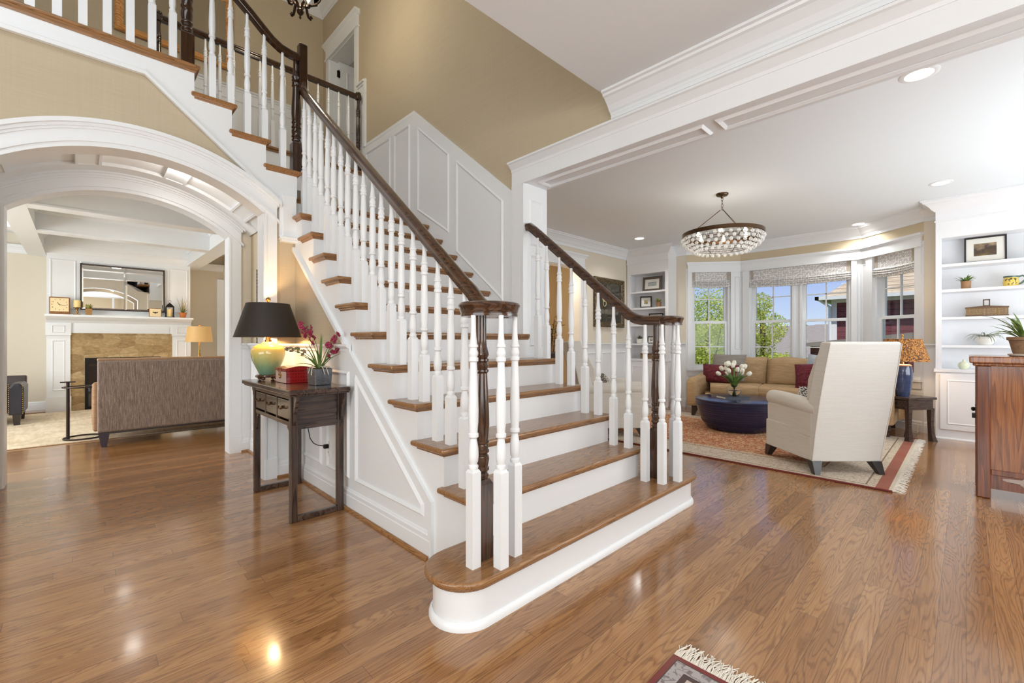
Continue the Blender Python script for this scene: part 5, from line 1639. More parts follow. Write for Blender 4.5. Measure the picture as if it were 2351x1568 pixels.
tag(MB().tube([(7.0, 0.50, 0.51), (7.12, 0.52, 0.50), (7.16, 0.50, 0.30), (7.20, 0.46, 0.05), (7.40, 0.42, 0.012), (7.52, 0.42, 0.10)], 0.004, 6).obj('lamp_cord', plain('clear_cord', srgb(190, 180, 160), 0.4), smooth=60), 'thin lamp cord running from the side table down to the wall', 'cord')
# ---- roman shades
m_, n_, b_ = new_mat('ring_print')
k_ = NB(n_)
vv = k_.voro(k_.comb(k_.math('MULTIPLY', k_.sep(k_.co())[0], 30.0), k_.math('MULTIPLY', k_.sep(k_.co())[2], 30.0)), 1.0, 'F1', 0.55, '2D')[0]
ring_ = k_.math('LESS_THAN', k_.math('ABSOLUTE', k_.math('SUBTRACT', vv, 0.30)), 0.085)
n_.links.new(k_.mix(ring_, srgb(232, 231, 229), srgb(158, 156, 158)), b_.inputs['Base Color'])
b_.inputs['Roughness'].default_value = 0.9
RINGP = MATS['ring_print']
TAPE = plain('taupe_tape', srgb(176, 166, 152), 0.85)
def roman(label, seg, a, b, ztop, zbot):
    M, L = WTOP[seg]
    t = thing('roman_shade', label, 'blind', M @ Vector(((a + b) / 2, 0.012, zbot)), group='roman shades', world=False)
    t.rotation_euler = M.to_euler()
    W = b - a; H = ztop - zbot
    n = 14
    def sag(u): return -0.02 * (1 - (2 * u - 1) ** 2)
    def panel(x0, x1, yo, mat, name):
        mb = MB(); V = []; F = []
        prof = [(0.0, H), (0.004, H * 0.75), (0.0, H * 0.42), (0.004, H * 0.40), (0.03, H * 0.34), (0.012, H * 0.30), (0.034, H * 0.24), (0.014, H * 0.20), (0.036, H * 0.14), (0.016, H * 0.10), (0.03, 0.03), (0.02, 0.0), (-0.004, 0.0), (-0.006, H)]
        for i in range(n + 1):
            u = i / n
            x = x0 + (x1 - x0) * u
            sg = sag((x + W / 2) / W)
            for d, z in prof:
                V.append((x, -d - yo, z + (sg * (1 - z / H) if z < H * 0.9 else 0)))
        k = len(prof)
        for i in range(n):
            for q in range(k):
                F.append((i * k + q, i * k + (q + 1) % k, (i + 1) * k + (q + 1) % k, (i + 1) * k + q))
        F.append(tuple(range(k))); F.append(tuple(n * k + q for q in range(k))[::-1])
        mb.add(V, F)
        return mb.obj(name, mat, t, smooth=30)
    panel(-W / 2, W / 2, 0.0, RINGP, 'fabric')
    for s_ in (-1, 1):
        x0 = s_ * (W / 2 - 0.055); x1 = s_ * (W / 2 - 0.012)
        tb = MB(); V = []; F = []
        ps = [(0.0075, H * 0.995), (0.0085, H * 0.75), (0.006, H * 0.44)]
        V = [(x, -d, z) for d, z in ps for x in (min(x0, x1), max(x0, x1))] + [(x, -d + 0.003, z) for d, z in ps for x in (min(x0, x1), max(x0, x1))]
        F = [(0, 1, 3, 2), (2, 3, 5, 4), (6, 8, 9, 7), (8, 10, 11, 9), (0, 2, 8, 6), (2, 4, 10, 8), (1, 7, 9, 3), (3, 9, 11, 5)]
        tb.add(V, F); tb.obj('border_tape', TAPE, t)
    return t
roman('ring-print roman shade over the left bay window with the tree behind', 'left', 0.094, 0.731, 2.345, 2.08)
roman('wide ring-print roman shade across the double centre bay window', 'centre', 0.145, 1.525, 2.345, 2.05)
roman('ring-print roman shade with a crumpled fold over the right bay window', 'right', 0.195, 0.795, 2.345, 2.04)
# ---- chandelier
t = thing('chandelier', 'round crystal-drop chandelier hanging from the living room ceiling', 'chandelier', (5.168, 1.916, ZL))
MB().lathe([(0, 0.0), (0.065, 0.0), (0.065, -0.012), (0.055, -0.024), (0.02, -0.028), (0.012, -0.05), (0, -0.05)], seg=28).obj('canopy', BRONZE, t, smooth=40)
zr = -0.455
ch = MB()
for i, z in enumerate((-0.06, -0.095, -0.13)):
    ax = i % 2
    ch.tube([((0.010 * cos(a) if ax else 0), (0 if ax else 0.010 * cos(a)), z + 0.022 * sin(a)) for a in [2 * pi * j / 12 for j in range(12)]], 0.0025, 6, True)
ch.tube([(0.018 * cos(a), 0.0, -0.168 + 0.018 * sin(a)) for a in [2 * pi * j / 14 for j in range(14)]], 0.0028, 6, True)
ch.obj('chain', BRONZE, t, smooth=60)
for k in range(3):
    a = radians(100 + 120 * k)
    MB().tube([(0.018 * cos(a), 0.018 * sin(a), -0.18), (0.41 * cos(a), 0.41 * sin(a), zr)], 0.0045, 8).obj('rod', BRONZE, t, smooth=60)
MB().lathe([(0.408, zr - 0.022), (0.424, zr - 0.022), (0.424, zr + 0.016), (0.408, zr + 0.016), (0.408, zr - 0.022)], seg=64).obj('rim', BRONZE, t, smooth=40)
rows = [(0.416, -0.05, 34), (0.40, -0.088, 34), (0.37, -0.125, 32), (0.325, -0.158, 30), (0.275, -0.188, 26)]
hm = MB()
for R_, dz_, n in rows:
    hm.tube([(R_ * cos(2 * pi * j / 40), R_ * sin(2 * pi * j / 40), zr + dz_ + 0.026) for j in range(40)], 0.0032, 6, True)
for k in range(8):
    a = 2 * pi * k / 8
    hm.tube([(R_ * cos(a), R_ * sin(a), zr + dz_ + 0.026) for R_, dz_, n in rows], 0.003, 6)
hm.obj('wire_hoops', BRONZE, t, smooth=60)
DROP = [(0, -0.023), (0.011, -0.02), (0.0185, -0.009), (0.0185, 0.003), (0.012, 0.013), (0.004, 0.018), (0.0035, 0.026), (0, 0.026)]
drop = None
rest = MB()
cnt = 0
for R_, dz_, n in rows:
    for j in range(n):
        a = 2 * pi * (j + 0.5 * (rows.index((R_, dz_, n)) % 2)) / n
        c_ = (R_ * cos(a), R_ * sin(a), zr + dz_)
        if cnt < 100:
            if drop is None:
                drop = MB().lathe(DROP, seg=8).obj('crystal_drop', CRYSTAL, t, smooth=50); o = drop
            else:
                o = drop.copy(); COL.objects.link(o)
            o.parent = t; o.location = c_
        else:
            rest.lathe(DROP, c_, 8)
        cnt += 1
rest.obj('inner_crystals', CRYSTAL, t, smooth=50)['kind'] = 'stuff'
for k in range(6):
    a = 2 * pi * k / 6 + 0.3
    MB().ball((0.27 * cos(a), 0.27 * sin(a), zr - 0.01), 0.022, 10, 8).lathe([(0.012, 0), (0.012, 0.035)], (0.27 * cos(a), 0.27 * sin(a), zr + 0.005), 8).obj('bulb', emit('warm_bulb' + str(k), (1, 0.85, 0.62, 1), 8.0) if k == 0 else MATS['warm_bulb0'], t, smooth=60)
MB().tube([(0.27 * cos(2 * pi * j / 30), 0.27 * sin(2 * pi * j / 30), zr + 0.03) for j in range(30)], 0.004, 6, True).tube([(-0.41, 0, zr + 0.01), (0.41, 0, zr + 0.01)], 0.004, 6).tube([(0, -0.41, zr + 0.01), (0, 0.41, zr + 0.01)], 0.004, 6).obj('bulb_ring', BRONZE, t, smooth=60)
light('chandelier_glow', 'POINT', (5.168, 1.916, ZL + zr - 0.03), 4, (1, 0.93, 0.82), shadow_soft_size=0.2)
# ---- recessed lights
RIMP = plain('white_light_rim', srgb(240, 240, 240), 0.4)
def pot(label, x, y, z, pw=18, r=0.085, point=0):
    t = thing('recessed_light', label, 'ceiling light', (x, y, z), group='recessed ceiling lights')
    MB().lathe([(r * 0.8, -0.001), (r * 0.82, -0.006), (r, -0.006), (r + 0.012, -0.002), (r + 0.012, 0.0), (r * 0.8, 0.0)], seg=32).obj('rim', RIMP, t, smooth=40)
    MB().lathe([(0, -0.003), (r * 0.81, -0.003)], seg=32).obj('lens', POTLENS, t)
    if pw:
        light('recessed_bulb', 'SPOT', (x, y, z - 0.02), pw, (1, 0.98, 0.95), (0, 0, -1), spot_size=radians(140), spot_blend=0.8, shadow_soft_size=0.07)
    if point:
        light('recessed_bulb', 'POINT', (x, y, z - 0.09), point, (1, 0.97, 0.93), shadow_soft_size=0.04)
    return t
pot('largest recessed ceiling light, beside the header at upper right', 3.718, 0.204, ZL, 40)
pot('recessed ceiling light in front of the right bookcase crown', 6.449, 0.186, ZL, 16)
pot('recessed ceiling light above the right bay window', 7.878, 1.064, ZL, 40)
pot('recessed ceiling light left of the chandelier near the far corner', 6.455, 3.679, ZL, 45)
# ---- plant in the study doorway
t = thing('potted_tree', 'small leafy tree in a dark planter seen through the doorway behind the railing', 'plant', (6.10, 5.22, 0))
MB().lathe([(0, 0), (0.13, 0), (0.17, 0.9), (0.185, 0.92), (0.18, 0.95), (0.15, 0.94), (0, 0.92)], seg=20).obj('planter', plain('charcoal_planter', srgb(70, 70, 76), 0.5), t, smooth=40)
tr_ = random.Random(3)
tk = MB(); lv = MB()
for i in range(5):
    a = tr_.uniform(0, 2 * pi); r_ = 0.03
    top = (tr_.uniform(-0.16, 0.16), tr_.uniform(-0.16, 0.16), 1.35 + tr_.uniform(0, 0.3))
    tk.tube([(r_ * cos(a), r_ * sin(a), 0.92), (r_ * cos(a) + top[0] * 0.3, r_ * sin(a) + top[1] * 0.3, 1.15), top], 0.007, 6)
    for j in range(26):
        s_ = tr_.uniform(0.3, 1.1); aa = tr_.uniform(0, 2 * pi)
        blade(lv, (top[0] * s_ + tr_.uniform(-0.1, 0.1), top[1] * s_ + tr_.uniform(-0.1, 0.1), 0.95 + (top[2] - 0.95) * s_ + tr_.uniform(-0.05, 0.05)), (cos(aa), sin(aa)), 0.07, 0.03, tr_.uniform(-0.4, 0.6), 0.5, 3)
tk.obj('trunk', plain('thin_trunk', srgb(96, 76, 56), 0.8), t, smooth=60)
lv.obj('leaves', LEAFD, t, smooth=60)
# ---- antique cabinet at right
ANTQ = wood('antique_red_brown', srgb(70, 34, 18), srgb(142, 82, 38), srgb(190, 124, 66), 0.22, 2, 1.2, 0.4, 7.0, 0.35)
ANTD = wood('antique_dark', srgb(56, 26, 15), srgb(112, 56, 26), srgb(156, 88, 44), 0.25, 2, 0.8, 0.4, 5.0, 0.3)
CX0, CX1, CY0, CY1 = 4.73, 5.22, -0.05, -0.98
t = thing('cabinet', 'red-brown antique wooden cabinet with a carved bottom apron at the right edge', 'cabinet', ((CX0 + CX1) / 2, (CY0 + CY1) / 2, 0), world=True)
MB().box(CX0 - 0.035, CX1 + 0.035, CY0 + 0.035, CY1 - 0.035, 0.985, 1.035).box(CX0 - 0.018, CX1 + 0.018, CY0 + 0.018, CY1 - 0.018, 0.965, 0.986).obj('top', ANTQ, t, bevel=0.009, bseg=3)
PS = 0.075
for x_, y_ in ((CX0, CY0 - PS), (CX1 - PS, CY0 - PS), (CX0, CY1), (CX1 - PS, CY1)):
    MB().box(x_, x_ + PS, y_, y_ + PS, 0, 0.968).obj('leg', ANTD, t, bevel=0.008)
MB().box(CX0 + 0.02, CX0 + 0.036, CY0 - PS, CY1 + PS, 0.205, 0.968).box(CX1 - 0.036, CX1 - 0.02, CY0 - PS, CY1 + PS, 0.205, 0.968).obj('side_panel', ANTQ, t)
MB().box(CX0 + 0.002, CX0 + 0.03, CY0 - PS, CY1 + PS, 0.175, 0.215).obj('side_rail', ANTD, t, bevel=0.004)
ap = MB()
ya, yb = CY0 - PS, CY1 + PS
ap.prism([(ya, 0.176), (ya, 0.075), (yb, 0.075), (yb, 0.176), (yb + 0.05, 0.176), (yb + 0.05, 0.135), (yb + 0.16, 0.115), (ya - 0.16, 0.115), (ya - 0.14, 0.13), (ya - 0.08, 0.135), (ya - 0.055, 0.145), (ya - 0.06, 0.158), (ya - 0.10, 0.163), (ya - 0.15, 0.166), (ya - 0.155, 0.176)], 'x', CX0 + 0.01, CX0 + 0.035)
ap.obj('apron', ANTD, t)
MB().box(CX0 + 0.03, CX1 - 0.03, CY0 - 0.03, CY1 + 0.03, 0.19, 0.205).box(CX0 + PS, CX1 - PS, CY1 + 0.015, CY1 + 0.03, 0.2, 0.968).obj('carcass', ANTD, t)
for a, b in ((CX0 + PS, (CX0 + CX1) / 2 - 0.002), ((CX0 + CX1) / 2 + 0.002, CX1 - PS)):
    d = MB().box(a, b, CY0 - 0.025, CY0 - 0.005, 0.22, 0.95).obj('door', ANTQ, t, bevel=0.003)
    hx_ = b - 0.03 if a < 4.9 else a + 0.03
    MB().box(hx_ - 0.02, hx_ + 0.02, CY0 - 0.006, CY0 + 0.002, 0.5, 0.66).ball((hx_, CY0 + 0.012, 0.62), 0.013, 8, 6).box(hx_ - 0.012, hx_ + 0.012, CY0, CY0 + 0.02, 0.555, 0.585).obj('handle', BLACKM, d)
# plant on the cabinet
t = thing('potted_plant', 'strap-leaved plant in a rough clay pot on the antique cabinet', 'plant', (4.93, -0.30, 1.0355), group='potted plants')
MB().lathe([(0, 0), (0.075, 0), (0.085, 0.006), (0.088, 0.016), (0.08, 0.018), (0.07, 0.01), (0, 0.01)], seg=28).obj('saucer', plain('pale_saucer', srgb(206, 196, 182), 0.5), t, smooth=40)
MB().lathe([(0, 0.012), (0.058, 0.012), (0.064, 0.03), (0.082, 0.115), (0.092, 0.118), (0.094, 0.14), (0.084, 0.142), (0.08, 0.12), (0, 0.118)], seg=28).obj('pot', plain('clay_pot', srgb(140, 112, 86), 0.9, noise=0.2, nscale=60, bump=0.5), t, smooth=40)
l = MB(); rb = random.Random(11)
for i in range(26):
    a = rb.uniform(0, 2 * pi)
    blade(l, (0.02 * cos(a), 0.02 * sin(a), 0.12), (cos(a), sin(a)), rb.uniform(0.17, 0.30), rb.uniform(0.016, 0.024), rb.uniform(0.7, 1.35), rb.uniform(0.5, 1.6))
l.obj('leaves', leaf_mat('dracaena_leaf', srgb(70, 104, 46), srgb(146, 162, 92)), t, smooth=60)
# ================================================================== FAMILY ROOM
FP = thing('fireplace', 'white panelled fireplace with stone surround and mantel in the room beyond the arch', 'fireplace', (0.55, 10.3, 0), world=True)
FX0, FX1, FY = -0.386, 1.50, 10.30
b = MB()
b.box(FX0, FX1, FY, 10.749, 0, 2.885)
b.mould((FX0, FY, 2.70), (FX1, FY, 2.70), crown_prof(0.10, 0.15), (0, -1, 0), 1, 1)
b.box(FX0 - 0.10, FX1 + 0.10, FY - 0.10, 10.749, 2.70, 2.885)
for xa, xb in ((FX0 + 0.03, -0.04), (0.0, 1.12), (1.16, FX1 - 0.03)):
    b.bars([(xa, FY, 1.66), (xb, FY, 1.66), (xb, FY, 2.48), (xa, FY, 2.48)], 0.03, 0.012, (0, -1, 0))
b.obj('chimney_breast', WHITE, FP)
m = MB()
m.box(FX0 - 0.015, FX1 + 0.015, 10.06, FY, 1.535, 1.572)
m.mould((FX0, FY, 1.54), (FX1, FY, 1.54), [(0, -0.12), (0.05, -0.12), (0.06, -0.1), (0.10, -0.06), (0.17, -0.03), (0.2, 0.0), (0, 0)], (0, -1, 0))
m.obj('mantel_shelf', WHITE, FP, bevel=0.004)
m = MB()
m.box(FX0, FX1, FY - 0.06, FY, 1.275, 1.44)
m.box(-0.05, 1.17, FY - 0.075, FY - 0.05, 1.30, 1.40)
m.obj('frieze', WHITE, FP)
for xa, xb in ((FX0, -0.113), (1.222, FX1)):
    p = MB()
    p.box(xa, xb, FY - 0.05, FY, 0, 1.28); p.box(xa - 0.01, xb + 0.01, FY - 0.07, FY, 0, 0.24); p.box(xa - 0.01, xb + 0.01, FY - 0.085, FY, 1.24, 1.44)
    p.bars([(xa + 0.06, FY - 0.05, 0.34), (xb - 0.06, FY - 0.05, 0.34), (xb - 0.06, FY - 0.05, 1.16), (xa + 0.06, FY - 0.05, 1.16)], 0.02, 0.01, (0, -1, 0))
    p.bars([(xa + 0.06, FY - 0.085, 1.28), (xb - 0.06, FY - 0.085, 1.28), (xb - 0.06, FY - 0.085, 1.40), (xa + 0.06, FY - 0.085, 1.40)], 0.015, 0.01, (0, -1, 0))
    p.obj('pilaster', WHITE, FP)
m_, n_, b_ = new_mat('field_stone')
k_ = NB(n_)
x_, y_, z_ = k_.sep(k_.co())
wob_ = k_.math('MULTIPLY', k_.noise(k_.co(), 7, 2), 0.9)
vco = k_.comb(k_.math('ADD', k_.math('MULTIPLY', x_, 4.6), wob_), k_.math('MULTIPLY', z_, 7.4), 0.0)
de = k_.voro(vco, 1.0, 'DISTANCE_TO_EDGE', 0.5, '2D')[0]
cc = k_.voro(vco, 1.0, 'F1', 0.5, '2D')[1]
hue = k_.sep(cc)[0]
st = k_.noise(k_.map(k_.co(), (16, 16, 30)), 1.0, 4, 0.6, 0.8)
col = k_.ramp(k_.math('ADD', k_.math('MULTIPLY', hue, 0.35), k_.math('MULTIPLY', st, 0.75)), [(0.2, srgb(126, 102, 66)), (0.45, srgb(164, 136, 94)), (0.65, srgb(184, 158, 116)), (0.85, srgb(200, 180, 144))])
col = k_.mix(k_.math('LESS_THAN', de, 0.025), col, srgb(164, 140, 100))
n_.links.new(col, b_.inputs['Base Color'])
b_.inputs['Roughness'].default_value = 0.8
k_.bump(k_.ramp(de, [(0.0, 0.0), (0.08, 1.0)]), b_, 0.3, 0.01)
STONE = MATS['field_stone']
s = MB()
s.box(-0.113, 0.058, FY - 0.03, FY + 0.0, 0, 1.275); s.box(1.055, 1.222, FY - 0.03, FY, 0, 1.275); s.box(0.058, 1.055, FY - 0.03, FY, 0.86, 1.275)
s.obj('stone_surround', STONE, FP)
f = MB()
f.box(0.058, 0.10, FY - 0.045, FY - 0.005, 0, 0.86); f.box(1.013, 1.055, FY - 0.045, FY - 0.005, 0, 0.86); f.box(0.10, 1.013, FY - 0.045, FY - 0.005, 0.78, 0.86); f.box(0.10, 1.013, FY - 0.045, FY - 0.005, 0, 0.05)
fo = f.obj('firebox', BLACKM, FP)
MB().box(0.10, 1.013, FY - 0.012, FY - 0.004, 0.05, 0.78).obj('glass_door', plain('dark_fire_glass', srgb(30, 32, 36), 0.03, 0.0, 0.0, coat=1.0), fo)
# mirror
t = thing('mirror', 'wide two-part bevelled mirror in a thin dark frame above the mantel', 'mirror', (0.556, FY - 0.014, 1.665))
W, H = 1.112, 0.77
f = MB()
f.box(-W / 2, -W / 2 + 0.016, -0.03, 0, 0, H); f.box(W / 2 - 0.016, W / 2, -0.03, 0, 0, H); f.box(-W / 2, W / 2, -0.03, 0, 0, 0.016); f.box(-W / 2, W / 2, -0.03, 0, H - 0.016, H)
f.obj('frame', plain('dark_bronze_frame', srgb(60, 46, 40), 0.35, 0.3), t)
for xa, xb in ((-W / 2 + 0.016, 0.012), (0.014, W / 2 - 0.016)):
    g = MB()
    bv = 0.022
    za, zb_ = 0.016, H - 0.016
    V = [(xa, -0.006, za), (xb, -0.006, za), (xb, -0.006, zb_), (xa, -0.006, zb_), (xa + bv, -0.009, za + bv), (xb - bv, -0.009, za + bv), (xb - bv, -0.009, zb_ - bv), (xa + bv, -0.009, zb_ - bv)]
    g.add(V, [(4, 5, 6, 7), (0, 1, 5, 4), (1, 2, 6, 5), (2, 3, 7, 6), (3, 0, 4, 7)])
    g.obj('mirror_pane', MIRROR, t)
MB().box(-W / 2 + 0.01, W / 2 - 0.01, -0.004, 0, 0.01, H - 0.01).obj('backing', BLACKM, t)
# ---- mantel ornaments
ZM = 1.573
CLKW = wood('clock_wood', srgb(96, 58, 28), srgb(140, 90, 46), srgb(170, 116, 66), 0.4, 0, 2.0)
CLKF = plain('clock_face', srgb(244, 222, 176), 0.5, noise=0.02)
t = thing('clock', 'square wooden mantel clock with a cream face at the left end of the mantel', 'clock', (-0.235, 10.15, ZM))
MB().box(-0.118, 0.118, -0.03, 0.03, 0, 0.275).obj('case', CLKW, t, bevel=0.008)
MB().box(-0.104, 0.104, -0.034, -0.03, 0.045, 0.258).obj('face', CLKF, t)
def text(body, size, loc, rot, mat, parent, name, extrude=0.0004):
    cu = bpy.data.curves.new(name, 'FONT')
    cu.body = body; cu.size = size; cu.align_x = 'CENTER'; cu.align_y = 'CENTER'; cu.extrude = extrude
    tmp = bpy.data.objects.new(name, cu)
    COL.objects.link(tmp)
    dg = bpy.context.evaluated_depsgraph_get()
    me = bpy.data.meshes.new_from_object(tmp.evaluated_get(dg))
    bpy.data.objects.remove(tmp)
    me.materials.clear(); me.materials.append(mat)
    o = bpy.data.objects.new(name, me)
    COL.objects.link(o)
    o.location = loc; o.rotation_euler = rot
    if parent: o.parent = parent
    return o
INK = plain('clock_ink', srgb(80, 60, 36), 0.5)
for h in range(1, 13):
    a = pi / 2 - h * pi / 6
    rx, rz_ = 0.085, 0.083
    k = 1 / max(abs(cos(a)), abs(sin(a)))
    text(str(h), 0.028, (cos(a) * rx * min(k, 1.18) * (1 if k < 1.1 else 0.92), -0.0345, 0.152 + sin(a) * rz_ * min(k, 1.18) * (1 if k < 1.1 else 0.92)), (pi / 2, 0, 0), INK, t, 'numeral')
MB(Matrix.Translation((0, -0.036, 0.152)) @ Matrix.Rotation(radians(-35), 4, 'Y')).box(-0.003, 0.003, -0.001, 0.001, -0.01, 0.045).obj('hour_hand', BLACKM, t)
MB(Matrix.Translation((0, -0.0365, 0.152)) @ Matrix.Rotation(radians(100), 4, 'Y')).box(-0.002, 0.002, -0.001, 0.001, -0.012, 0.08).obj('minute_hand', BLACKM, t)
WAX = plain('candle_wax', srgb(246, 218, 150), 0.5, noise=0.02)
t = thing('candlestick', 'short cream pillar candle on a turned gold stand on the mantel', 'candle', (-0.035, 10.15, ZM))
MB().lathe([(0, 0), (0.045, 0), (0.042, 0.008), (0.016, 0.014), (0.012, 0.03), (0.018, 0.045), (0.01, 0.06), (0.014, 0.08), (0.024, 0.105), (0.05, 0.118), (0.05, 0.122), (0, 0.122)], seg=20).obj('stand', BRASS, t, smooth=40)
MB().lathe([(0, 0.122), (0.042, 0.122), (0.043, 0.235), (0.036, 0.235), (0.03, 0.228), (0, 0.228)], seg=20).obj('candle', WAX, t, smooth=40)
pot_plant('yellow-green grass in a square tan pot in front of the mirror', (0.103, 10.14, ZM), 0.041, 0.105, plain('tan_pot', srgb(164, 122, 72), 0.7), 26, 0.10, 0.012, (0.9, 1.5), 0.3, LEAFY, 0.92, True, group='potted plants')
t = thing('plaque', 'small framed cream plaque with a dark winged insect at the right of the mantel', 'picture', (0.965, 10.15, ZM))
MB().box(-0.087, 0.087, -0.012, 0.012, 0, 0.155).obj('frame', CLKW, t, bevel=0.003)
MB().box(-0.079, 0.079, -0.014, -0.011, 0.008, 0.147).obj('face', CLKF, t)
bee = MB()
bee.ball((0, -0.0145, 0.076), 0.012, 10, 8, sy=0.3, sz=1.2)
for s_ in (-1, 1):
    bee.prism([(s_ * 0.006, 0.082), (s_ * 0.038, 0.094), (s_ * 0.040, 0.088), (s_ * 0.018, 0.068)], 'y', -0.0158, -0.014)
bee.obj('insect', BLACKM, t)
t = thing('lantern', 'dark metal candle lantern with ring handle on the mantel', 'lantern', (1.171, 10.15, ZM))
l = MB()
l.box(-0.068, 0.068, -0.06, 0.06, 0, 0.012)
for sx in (-1, 1):
    for sy in (-1, 1):
        l.box(sx * 0.055 - 0.005, sx * 0.055 + 0.005, sy * 0.048 - 0.005, sy * 0.048 + 0.005, 0.012, 0.19)
l.box(-0.062, 0.062, -0.055, 0.055, 0.186, 0.196)
l.obj('cage', BLACKM, t)
MB().add([(-0.06, -0.053, 0.196), (0.06, -0.053, 0.196), (0.06, 0.053, 0.196), (-0.06, 0.053, 0.196), (-0.022, -0.02, 0.25), (0.022, -0.02, 0.25), (0.022, 0.02, 0.25), (-0.022, 0.02, 0.25), (0, 0, 0.268)], [(0, 1, 5, 4), (1, 2, 6, 5), (2, 3, 7, 6), (3, 0, 4, 7), (4, 5, 8), (5, 6, 8), (6, 7, 8), (7, 4, 8)]).obj('roof', BLACKM, t)
MB().tube([(0.022 * cos(a), 0, 0.288 + 0.022 * sin(a)) for a in [2 * pi * i / 18 for i in range(18)]], 0.003, 6, True).obj('handle', BLACKM, t)
MB().lathe([(0, 0.012), (0.036, 0.012), (0.036, 0.15), (0, 0.148)], seg=16).obj('candle', WAX, t, smooth=40)
t = thing('potted_plant', 'tall pale wheat-like grass in a terracotta pot at the right end of the mantel', 'plant', (1.365, 10.15, ZM), group='potted plants')
MB().lathe([(0, 0), (0.04, 0), (0.054, 0.07), (0.06, 0.072), (0.06, 0.095), (0.05, 0.095), (0, 0.085)], seg=20).obj('pot', plain('orange_clay', srgb(190, 112, 56), 0.7), t, smooth=40)
l = MB()
rw = random.Random(4)
for i in range(34):
    a = rw.uniform(0, 2 * pi)
    blade(l, (0.015 * cos(a), 0.015 * sin(a), 0.09), (cos(a), sin(a)), rw.uniform(0.15, 0.36), 0.007, rw.uniform(1.1, 1.55), rw.uniform(0.0, 0.4), 4)
l.obj('stalks', leaf_mat('wheat', srgb(150, 138, 92), srgb(212, 196, 150)), t, smooth=60)
l = MB()
for i in range(24):
    a = rw.uniform(0, 2 * pi)
    blade(l, (0.012 * cos(a), 0.012 * sin(a), 0.085), (cos(a), sin(a)), rw.uniform(0.07, 0.14), 0.012, rw.uniform(0.6, 1.4), 0.6, 4)
l.obj('leaves', LEAF, t, smooth=60)
# ---- sofa seen from behind
m_, n_, b_ = new_mat('brown_tweed')
k_ = NB(n_)
a1 = k_.noise(k_.map(k_.co(), (240, 240, 9)), 1.0, 3, 0.7)
a2 = k_.noise(k_.map(k_.co(), (420, 420, 160)), 1.0, 1)
n_.links.new(k_.ramp(k_.math('ADD', k_.math('MULTIPLY', a1, 0.7), k_.math('MULTIPLY', a2, 0.3)), [(0.32, srgb(92, 82, 82)), (0.5, srgb(146, 132, 126)), (0.68, srgb(196, 182, 170))]), b_.inputs['Base Color'])
b_.inputs['Roughness'].default_value = 0.95
b_.inputs['Specular IOR Level'].default_value = 0.1
TWEED = MATS['brown_tweed']
TWEEDL = cloth('tan_tweed', srgb(150, 118, 92), srgb(190, 158, 128), 200, 200)
SX0, SX1, SY = 0.135, 2.02, 6.47
t = thing('sofa', 'brown tweed sofa seen from behind through the archway', 'sofa', ((SX0 + SX1) / 2, SY + 0.45, 0), world=True)
bk = MB()
bk.prism([(SY + 0.02, 0.15), (SY, 0.17), (SY - 0.005, 0.5), (SY + 0.0, 0.915), (SY + 0.02, 0.94), (SY + 0.19, 0.94), (SY + 0.22, 0.90), (SY + 0.22, 0.15)], 'x', SX0, SX1)
bk.obj('back', TWEED, t, bevel=0.02, bseg=3)
MB().box(SX0 - 0.004, SX1 + 0.004, SY + 0.012, SY + 0.21, 0.925, 0.955).obj('top_band', TWEEDL, t, bevel=0.014, bseg=3)
for xa, xb in ((SX0 - 0.035, SX0 + 0.16), (SX1 - 0.16, SX1 + 0.02)):
    MB().prism([(SY + 0.2, 0.15), (SY + 0.2, 0.70), (SY + 0.35, 0.645), (SY + 0.95, 0.63), (SY + 0.98, 0.60), (SY + 0.98, 0.15)], 'x', xa, xb).obj('arm', TWEEDL, t, bevel=0.03, bseg=3)
MB().box(SX0 + 0.16, SX1 - 0.16, SY + 0.2, SY + 0.96, 0.15, 0.30).obj('base', TWEEDL, t)
for i in range(2):
    xa = SX0 + 0.165 + i * 0.78
    MB().box(xa, xa + 0.775, SY + 0.22, SY + 0.98, 0.30, 0.46).obj('seat_cushion', TWEEDL, t, bevel=0.04, bseg=3)
MB().box(SX0 + 0.0, SX1, SY + 0.0, SY + 0.012, 0.142, 0.156).obj('nailhead_trim', plain('nail_trim', srgb(58, 50, 48), 0.35, 0.5), t)
BLEG = plain('blue_grey_leg', srgb(70, 66, 84), 0.3)
for x_, y_, s_ in ((SX0 + 0.05, SY + 0.04, -1), (SX1 - 0.05, SY + 0.04, 1), (SX0 + 0.05, SY + 0.92, -1), (SX1 - 0.05, SY + 0.92, 1)):
    MB().taper((x_ + s_ * 0.0, y_, 0.013 if y_ > 7 else 0), (0.022, 0.022), (x_, y_, 0.15), (0.045, 0.04)).obj('leg', BLEG, t)
# ---- small metal side table
RUST = plain('dark_iron', srgb(54, 42, 38), 0.45, 0.5, noise=0.08)
t = thing('side_table', 'slim black metal drink table with ring base beside the brown sofa', 'side table', (-0.10, 7.20, 0.0125))
ell = lambda cx, rx, ry, z, n=36: [(cx + rx * cos(2 * pi * i / n), ry * sin(2 * pi * i / n), z) for i in range(n)]
MB().sweep(ell(0.135, 0.175, 0.16, 0.012), rr(0.013, 0.018, 0.004, 2), closed=True).obj('base_ring', RUST, t, smooth=40)
MB().lathe([(0.0155, 0.0), (0.0155, 0.66)], (0, 0, 0), 12).obj('post', RUST, t, smooth=40)
MB().sweep(ell(0.12, 0.165, 0.15, 0.60), rr(0.014, 0.014, 0.004, 2), closed=True).obj('tray_ring', RUST, t, smooth=40)
MB().lathe([(0, 0.596), (0.14, 0.596), (0.14, 0.60), (0, 0.60)], (0.12, 0, 0), 28).obj('tray', glassy('tray_glass', (0.9, 0.95, 0.93, 1)), t, smooth=40)
